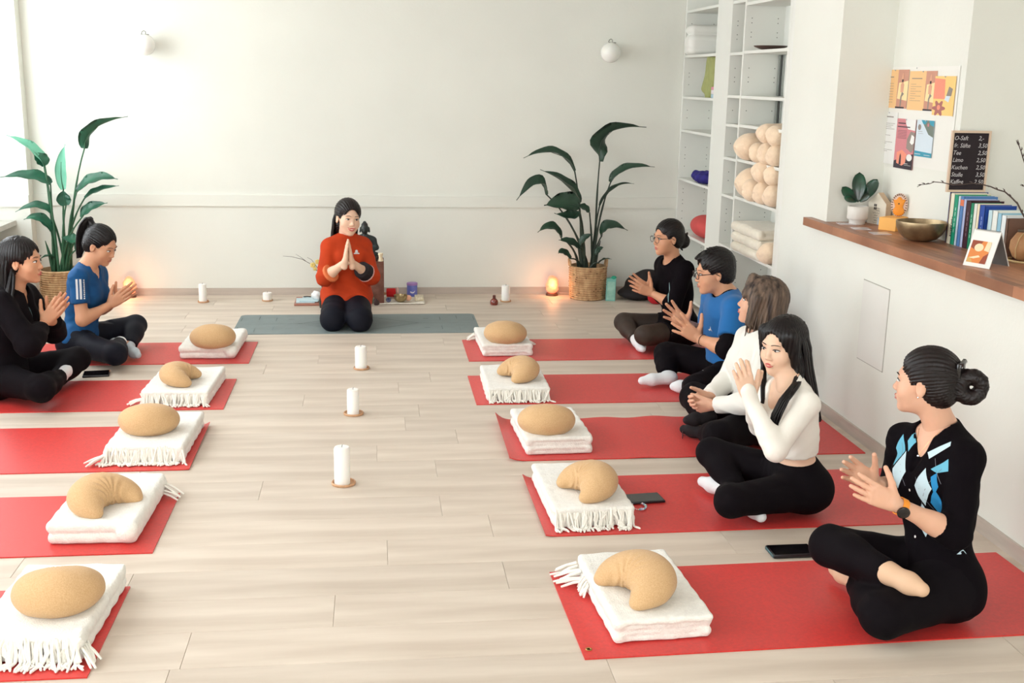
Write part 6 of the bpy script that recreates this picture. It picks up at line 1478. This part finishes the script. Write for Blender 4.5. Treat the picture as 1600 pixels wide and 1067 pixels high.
gD = garment(root, 'cropped_top', P, whiter, h=.0065, wr=wrinkle(.0022, 30, 21, (.5, .5, 1)), subs=[cap(J['nk']+u*.02+fs*.05, J['nk']+u*.10+fs*.03, .072, .08, .004), ell(J['nk']-u*.045+fs*.085, (.050, .06, .052), [rs, fs, u], .006)], cuts=[(J['pel']+u*.150, -u), ])
Pl = torso_prims(J, .010)[0][:3]+[ell(J['pel']+u*.08, (.128, .096, .08), [rh, fh, u], .03)]+leg_prims(J, 'L', .007, cuff=.88)+leg_prims(J, 'R', .007, cuff=.88)
garment(root, 'leggings', Pl, blackf, wr=wrinkle(.0015, 20, 22), cuts=[(J['pel']+u*.118, u)])
for sd in 'RL': garment(root, 'sock', foot_prims(J, sd, .003), sockw, h=.0055)

# ---- E: woman in black argyle cardigan with bun (nearest)
J = JJ(nk=(1.975, 3.562, .645), sR=(1.910, 3.70, .565), sL=(1.990, 3.405, .595), eL=(1.915, 3.295, .365), wL=(1.695, 3.295, .478), eR=(1.90, 3.72, .36), wR=(1.73, 3.54, .462), pel=(1.965, 3.47, .135), hL=(1.94, 3.38, .12), hR=(1.935, 3.565, .12), kL=(1.668, 3.25, .105), kR=(1.622, 3.60, .20), aR=(1.705, 3.315, .222), tR=(1.775, 3.215, .208), aL=(1.72, 3.56, .075), tL=(1.70, 3.72, .05))
H = Head((1.903, 3.575, .815), (-.76, .64, -.02), sc=1.05)
root, body, ax = make_person('woman in black argyle cardigan with a looped bun, clapping on the nearest red mat', J, 1.04, SKF, (H, dict(h=.0036, lips=lipm)),
  dict(L=dict(d=(-.88, .10, .40), n=(.05, 1, .12), curl=(.10, .14, .10), spread=.10, thumb=.95, h=.0026), R=dict(d=(-.90, -.16, .52), n=(-.25, -1, .15), curl=(.12, .15, .1), spread=.15, thumb=.9, h=.0026)), hv=.007)
bun = []
for t in np.linspace(0, 2*math.pi, 11)[:-1]:
    t2 = t+2*math.pi/10; bun.append(H.cp((.012*math.cos(t), -.142-.032*math.cos(t), .004+.036*math.sin(t)), (.012*math.cos(t2), -.142-.032*math.cos(t2), .004+.036*math.sin(t2)), .023, .023, .010))
V, Fs = hair_cap(H, .008, hairline=.082, temple=.062, h=.004, extra=[H.cp((0, -.09, .02), (0, -.125, .03), .03, .022)]+bun[:9], groove='back')
hr = mesh_obj('hair', V, Fs, hairb, root, smooth=True)
b = MB()
for q in (-1, 1): b.obox(H.p(q*.022, -.108, .058), H.R, (.014*H.s, .007*H.s, .024*H.s), bev=.002)
b.tube([H.p(-.034, -.112, .078), H.p(0, -.116, .088), H.p(.034, -.112, .078)], .008*H.s, 6); b.build('hair_claw', clipm, hr, smooth=True)
tp, (u, rs, fs, rh, fh, L) = torso_prims(J, .013, 1.03)
P = tp+arm_prims(J, 'L', .013, 1.02, upto=1.30)+arm_prims(J, 'R', .013, 1.02, upto=1.30)
vsub = [cap(J['nk']+u*.01+fs*.03, J['nk']+u*.10+fs*.02, .070, .078, .004)]+[cap(J['nk']+u*.02+fs*.10, J['nk']-u*(.135)+fs*.125, .062, .012, .006)]
gE = garment(root, 'cardigan', P, blackk, h=.0065, wr=wrinkle(.0026, 26, 31, (.5, .5, 1)), subs=vsub)
Pl = torso_prims(J, .010, 1.03)[0][:3]+leg_prims(J, 'L', .014, 1.06, cuff=.86, thigh=1.05)+leg_prims(J, 'R', .012, 1.04, cuff=1.0, thigh=1.05)
garment(root, 'trousers', Pl, blackf, h=.0065, wr=wrinkle(.002, 18, 32))
garment(root, 'sock', foot_prims(J, 'R', .003, 1.05), socknude, h=.005); garment(root, 'sock', foot_prims(J, 'L', .003), socknude, h=.006)
c1 = M('argyle_pale_blue', (196, 220, 230), .85, bump=.2, bscale=120); c2 = M('argyle_sky', (104, 180, 206), .85, bump=.2, bscale=120); c3 = M('argyle_bright_blue', (36, 140, 200), .85, bump=.2, bscale=120)
dia = lambda cx, cy, w, h: [(cx, cy-h), (cx+w, cy), (cx, cy+h), (cx-w, cy)]
oE = J['pel']+u*L*.66+fs*.05; rE = nrm(rs-fs*(rs@fs)); tw_ = nrm(fs+(-rs)*.15)
def dec(m, polys): decal(root, gE[:2], 'argyle_diamond', m, polys, oE, rE, u, tw_)
for m, q in ((c1, dia(-.054, -.01, .038, .066)), (c1, dia(-.040, -.13, .034, .060)), (c1, dia(.066, .03, .034, .066)), (c1, [(-.035, .105), (-.115, .152), (-.12, .138), (-.05, .085)]), (c2, dia(.104, .095, .032, .055)), (c2, [(-.075, .055), (-.125, .095), (-.135, .055), (-.10, .045)]), (c3, dia(-.100, -.06, .022, .050)), (c3, [(-.08, -.12), (-.10, -.075), (-.106, -.13), (-.09, -.155)]), (c2, dia(.055, .13, .018, .035)), (c3, [(-.085, .03), (-.10, .045), (-.112, .0), (-.098, -.03)])): dec(m, [q])
dec(M('argyle_line', (120, 120, 130), .85), [[(x0, y0), (x0+.0016, y0), (x1+.0016, y1), (x1, y1)] for x0, y0, x1, y1 in ((-.03, -.09, -.11, .06), (-.085, -.09, -.02, .02), (-.075, .09, -.12, .01), (.03, -.02, .10, .12))])
for k in range(3): decal(root, gE[:2], 'button', M('pearl_button', (226, 222, 218), .3), [[(.004*math.cos(t), .005*math.sin(t)) for t in np.linspace(0, 6.28, 9)[:-1]]], J['pel']+u*(L*(.60-.16*k))+fs*.05-rs*.004, rs, u, fs, off=.003, sub=1)
# second, lower pair of diamonds peeking behind the sleeve
dec(c1, [[(-.15, -.19), (-.135, -.235), (-.17, -.235)]])
bd = nrm(J['wL']-J['eL']); c_ = J['wL']-bd*.022; ux = nrm(np.cross(bd, (0, 0, 1))); vx = np.cross(bd, ux)
w_e = empty('smartwatch', tuple(c_-A_(root.location))); w_e.parent = root
ob_ = M('orange_strap', (244, 150, 40), .5)
b = MB(); n_ = 28; V = []
for t in np.linspace(0, 2*math.pi, n_+1)[:-1]:
    d_ = ux*math.cos(t)+vx*math.sin(t)
    for rr_, ww in ((.0265, -.011), (.0265, .011), (.0300, .011), (.0300, -.011)): V.append(c_+d_*rr_*1.04+bd*ww)
b.add(V, [(i*4+k, i*4+(k+1) % 4, ((i+1) % n_)*4+(k+1) % 4, ((i+1) % n_)*4+k) for i in range(n_) for k in range(4)]); b.build('strap', ob_, w_e, smooth=True)
cd = nrm(A_([-.35, -.75, -.1]) - bd*(A_([-.35, -.75, -.1])@bd)); px_ = nrm(np.cross(bd, cd))
MB().lathe([(0, 0), (.020, 0), (.0215, .003), (.021, .009), (.018, .011), (0, .011)], c_+cd*.027, 24, axis=[bd, px_, cd]).build('watch_case', clipm, w_e, smooth=True)
MB().tube([J['nk']+u*.00+fs*.055-rs*.05, J['nk']-u*.035+fs*.082-rs*.03, J['nk']-u*.085+fs*.098-rs*.002, J['nk']-u*.035+fs*.082+rs*.028, J['nk']+fs*.055+rs*.05], .0008, 4).build('necklace', M('fine_gold', (210, 180, 130), .3, metal=1), root)
MB().ball(J['nk']-u*.09+fs*.10, .005, 8).build('pendant', M('silver', (210, 210, 214), .25, metal=1), root, smooth=True)
MB().ball(H.p(-.0765, .002, -.036), .0035*H.s, 8).build('ear_stud', M('silver', (210, 210, 214), .25, metal=1), root, smooth=True)

# ---- L1: woman in blue sports top, ponytail
J = JJ(nk=(-1.837, 7.371, .592), sR=(-1.859, 7.216, .553), sL=(-1.801, 7.512, .53), eR=(-1.831, 7.150, .295), wR=(-1.695, 7.31, .36), eL=(-1.80, 7.53, .29), wL=(-1.665, 7.365, .375), pel=(-1.907, 7.35, .125), hR=(-1.888, 7.26, .115), hL=(-1.892, 7.44, .115), kR=(-1.608, 6.999, .11), kL=(-1.614, 7.66, .15), aL=(-1.60, 7.33, .06), tL=(-1.52, 7.21, .05), aR=(-1.66, 7.36, .10), tR=(-1.74, 7.48, .06))
H = Head((-1.745, 7.385, .735), (.82, -.32, -.40), sc=1.06)
root, body, ax = make_person('woman in blue sports top with three sleeve stripes and ponytail, looking down', J, 1.0, SKT, (H, dict(h=.0046, lips=lipn)),
  dict(R=dict(d=(.78, -.04, .56), n=(-.05, 1, .1), curl=(.08, .1, .08), spread=.08, thumb=.8), L=dict(d=(.78, .0, .56), n=(0, -1, .1), curl=(.08, .1, .08), spread=.10, thumb=1.0)))
V, Fs = hair_cap(H, .008, hairline=.080, temple=.062, h=.0046, extra=[H.cp((0, -.085, .075), (0, -.115, .105), .024, .018)], groove='back')
roots = []
for a in np.linspace(-1, 1, 7): roots.append(([H.p(.008*a, -.105, .095), H.p(.018*a, -.125, .125), H.p(.026*a, -.145, .10), H.p(.034*a, -.15, .04), H.p(.036*a, -.135, -.03), H.p(.03*a, -.115, -.09), H.p(.018*a, -.105, -.14)], .005))
sv = strands(H, roots, 7, .0058, 4); V, Fs = merge([(V, Fs), sv]); mesh_obj('hair', V, Fs, hairm, root, smooth=True)
tp, (u, rs, fs, rh, fh, L) = torso_prims(J, .010)
P = tp+arm_prims(J, 'L', .014, upto=.62)+arm_prims(J, 'R', .014, upto=.62)
g1 = garment(root, 't_shirt', P, bluet, wr=wrinkle(.0035, 36, 41, (.25, .25, 1)), subs=[cap(J['nk']+u*.015+fs*.03, J['nk']+u*.09+fs*.02, .064, .07, .004), cap(J['nk']+fs*.09, J['nk']-u*.07+fs*.11, .042, .015, .006)], cuts=[(J['pel']+u*.0, -u)])
ad = nrm(J['eR']-J['sR'])
decal(root, g1[:2], 'sleeve_stripe', decal_w, [[(x, -.14), (x+.013, -.14), (x+.013, -.015), (x, -.015)] for x in (.0, .022)]+[[(.044+.002*(i % 2), -.14+i*.0125), (.052, -.14+i*.0125), (.052, -.131+i*.0125), (.044, -.131+i*.0125)] for i in range(10)], J['sR']+A_([.0, -.05, .015]), (1, 0, 0), (0, 0, 1), (.15, -1, .1))
Pl = torso_prims(J, .008)[0][:3]+leg_prims(J, 'R', .008, cuff=.86)+leg_prims(J, 'L', .008, cuff=.86)
garment(root, 'leggings', Pl, navyf, wr=wrinkle(.0015, 20, 42), cuts=[(J['pel']+u*.10, u)])
for sd in 'RL': garment(root, 'sock', foot_prims(J, sd, .002), sockg if sd == 'L' else sockw, h=.006)

# ---- L2: woman in black, far left
J = JJ(nk=(-2.02, 6.467, .615), sR=(-2.035, 6.300, .57), sL=(-2.0, 6.62, .56), eR=(-1.88, 6.20, .36), wR=(-1.855, 6.44, .435), eL=(-1.87, 6.66, .33), wL=(-1.835, 6.50, .45), pel=(-2.105, 6.46, .13), hR=(-2.075, 6.37, .12), hL=(-2.08, 6.55, .12), kR=(-1.802, 6.10, .14), kL=(-1.785, 6.80, .13), aL=(-1.86, 6.46, .06), tL=(-1.93, 6.32, .05), aR=(-1.79, 6.46, .12), tR=(-1.79, 6.60, .12))
H = Head((-1.955, 6.455, .782), (.96, -.10, -.02), sc=1.10)
root, body, ax = make_person('woman in black jacket with long dark hair, hands together, at the left edge', J, 1.03, SKT, (H, dict(h=.0046, lips=lipm)),
  dict(R=dict(d=(.62, .0, .76), n=(-.1, 1, .1), curl=(.08, .12, .08), spread=.10, thumb=.9), L=dict(d=(.60, .0, .78), n=(0, -1, .1), curl=(.08, .12, .08), spread=.08, thumb=.8)))
V, Fs = hair_cap(H, .012, hairline=.076, temple=.060, h=.0046, extra=[H.e((0, -.06, -.07), (.07, .05, .09), .03), H.cp((0, -.10, .06), (0, -.13, .04), .02, .024)], groove='down')
roots = []
for a in np.linspace(-1.25, 1.25, 13):
    r0, f0 = .082*math.sin(a), -.02-.095*math.cos(a); e1 = H.p(r0, f0, -.07); e2 = e1+A_([-.015, 0, -.11]); e3 = e2+A_([-.01, 0, -.13])
    roots.append(([H.p(r0*.8, f0*.7, .05), H.p(r0*1.02, f0, -.01), e1, e2, e3], .007))
for dx in (0, .02): roots.append(([H.p(.074, -.02, -.03), H.p(.078, -.01-dx, -.09), J['sR']+A_([.05-dx, -.0, .01]), J['sR']+A_([.085-dx, .005, -.10]), J['sR']+A_([.09-dx, .01, -.16])], .005))
sv = strands(H, roots, 6, .0062, 14); V, Fs = merge([(V, Fs), sv]); mesh_obj('hair', V, Fs, hairm, root, smooth=True)
tp, (u, rs, fs, rh, fh, L) = torso_prims(J, .020, 1.03)
P = tp+arm_prims(J, 'L', .026, 1.05, upto=1.72)+arm_prims(J, 'R', .026, 1.05, upto=1.72)
garment(root, 'jacket', P, blackf, wr=wrinkle(.004, 20, 51, (.5, .5, 1)), subs=[cap(J['nk']+u*.02+fs*.03, J['nk']+u*.09+fs*.02, .066, .072, .004), cap(J['nk']+fs*.11, J['nk']-u*.14+fs*.14, .05, .022, .006)])
b = garment(root, 'inner_top', torso_prims(J, .004, 1.03)[0][3:], M('teal_grey_top', (70, 96, 100), .7), subs=[cap(J['nk']+u*.03+fs*.03, J['nk']+u*.09+fs*.02, .08, .09, .004), cap(J['nk']+fs*.11, J['nk']-u*.09+fs*.14, .06, .04, .006)])
Pl = torso_prims(J, .010, 1.03)[0][:3]+leg_prims(J, 'R', .010, 1.03, cuff=.84)+leg_prims(J, 'L', .010, 1.03, cuff=.84)
garment(root, 'leggings', Pl, blackf, wr=wrinkle(.0018, 20, 52))
for sd in 'RL': garment(root, 'sock', foot_prims(J, sd, .002), sockg if sd == 'L' else sockw, h=.006)

# ---- T: woman kneeling in orange tunic
J = JJ(nk=(-.216, 8.462, .628), sR=(-.338, 8.405, .572), sL=(-.092, 8.515, .568), eR=(-.372, 8.265, .365), eL=(-.036, 8.37, .355), wR=(-.222, 8.145, .495), wL=(-.172, 8.17, .492), pel=(-.216, 8.43, .185), hR=(-.29, 8.43, .17), hL=(-.145, 8.43, .17), kR=(-.315, 8.085, .078), kL=(-.118, 8.06, .078), aR=(-.29, 8.46, .05), aL=(-.15, 8.46, .05), tR=(-.28, 8.62, .035), tL=(-.16, 8.62, .035))
H = Head((-.200, 8.435, .785), (.36, -.92, -.06), up=(.10, 0, 1), sc=1.12)
root, body, ax = make_person('smiling woman kneeling on the grey mat in an orange tunic, palms pressed together', J, 1.04, SKL, (H, dict(h=.0042, lips=M('lip_coral', (206, 84, 86), .35), smile=1.0)),
  dict(R=dict(d=(.13, -.12, .95), n=(1, .1, 0), curl=(.04, .06, .04), spread=.03, thumb=.5, h=.0028), L=dict(d=(-.11, -.06, .97), n=(-1, 0, 0), curl=(.04, .06, .04), spread=.03, thumb=.5, h=.0028)))
V, Fs = hair_cap(H, .012, hairline=.079, temple=.062, h=.0040, top=.004, groove='back', extra=[H.e((0, -.05, -.06), (.072, .05, .08), .03)])
roots = []
for a in np.linspace(-1.35, 1.35, 15):
    r0, f0 = .086*math.sin(a), -.02-.09*math.cos(a); e1 = H.p(r0, f0, -.06); e2 = e1+A_([-.01+.03*math.copysign(1, -a)*0, .01, -.08]); e3 = e2+A_([(.0 if a > 0 else .0), 0, -.09])
    if a < -.4: e3 = e3+A_([-.0, -.0, .05])
    roots.append(([H.p(r0*.8, f0*.7, .05), H.p(r0*1.02, f0, -.01), e1, e2, e3], .006))
sv = strands(H, roots, 6, .0058, 24); V, Fs = merge([(V, Fs), sv]); mesh_obj('hair', V, Fs, hairb, root, smooth=True)
tp, (u, rs, fs, rh, fh, L) = torso_prims(J, .018, 1.03)
P = tp+[ell(J['pel']+A_([0, -.02, .04]), (.175, .135, .14), None, .05)]+arm_prims(J, 'L', .024, 1.05, upto=1.30)+arm_prims(J, 'R', .024, 1.05, upto=1.30)
for sd in 'RL': P.append(cap(J['h'+sd]+A_([0, 0, .02]), J['k'+sd], .104, .096, .05, cut=[(J['h'+sd]+(J['k'+sd]-J['h'+sd])*.46, (0, -1, 0))]))
P.append(cap(J['nk']-u*.01+fs*.005, J['nk']+u*.032+fs*.01, .068, .060, .012, cut=[(J['nk']+u*.034, u)]))
def hem(D, X, Y, Z):   # curved front hem: lower in the middle
    x = X-J['pel'][0]; return np.maximum(D, (.145+.25*np.abs(x)-2.6*np.maximum(0, np.abs(x)-.10)**2*8-.0)-Z+ (Y-8.35)*.9*(Y < 8.5))
gT = garment(root, 'tunic', P, orangef, h=.0065, wr=wrinkle(.0045, 19, 61, (.6, .4, 1)), subs=[cap(J['nk']+u*.03+fs*.01, J['nk']+u*.10+fs*.015, .054, .06, .004)], field=hem)
decal(root, gT[:2], 'round_emblem', decal_w, [[(.011*math.cos(t), .013+.011*math.sin(t)) for t in np.linspace(0, 6.28, 13)[:-1]], [(-.022, -.006), (.022, -.006), (.022, .001), (-.022, .001)], [(-.014, .001), (-.006, .003), (-.012, .009)], [(.014, .001), (.006, .003), (.012, .009)]], atY(558, 397, 8.30), nrm(-rs), (0, 0, 1), nrm(A_([.1, -1, 0])), sub=3)
# turned-back dark cuff with pink lining on her left sleeve, light cuff on the right
def cuff(sd, f0, f1, r, m, nm, lab=None):
    E, W = J['e'+sd], J['w'+sd]; d = nrm(W-E); a = E+(W-E)*f0; b_ = E+(W-E)*f1
    prims = [cap(a-d*.03, b_+d*.03, r*1.04, r*.94, .005, cut=[(b_, d), (a, -d)])]
    V, Fs = solid(prims, .005); o = mesh_obj(nm, V, Fs, m, root, smooth=True)
    if lab: o['label'] = lab
cuff('L', .26, .50, .066, M('cuff_black', (24, 14, 20), .8), 'cuff', 'black turned-back sleeve cuff'); cuff('L', .22, .27, .070, M('cuff_pink', (226, 170, 160), .8), 'cuff_edge'); cuff('R', .25, .34, .069, M('cuff_orange_light', (226, 120, 70), .8), 'cuff')
Pl = torso_prims(J, .012, 1.03)[0][:3]
for sd in 'RL': Pl += [cap(J['h'+sd], J['k'+sd], .098, .078, .04), cap(J['k'+sd], J['a'+sd], .066, .045, .03), cap(J['k'+sd]+A_([0, .02, .02]), J['h'+sd], .088, .09, .04)]
garment(root, 'trousers', Pl, navyf, h=.0065, wr=wrinkle(.0025, 20, 62))
for sd in 'RL': garment(root, 'sock', foot_prims(J, sd, .002), sockb, h=.006)
print('script seconds', round(time.time()-T0, 1))
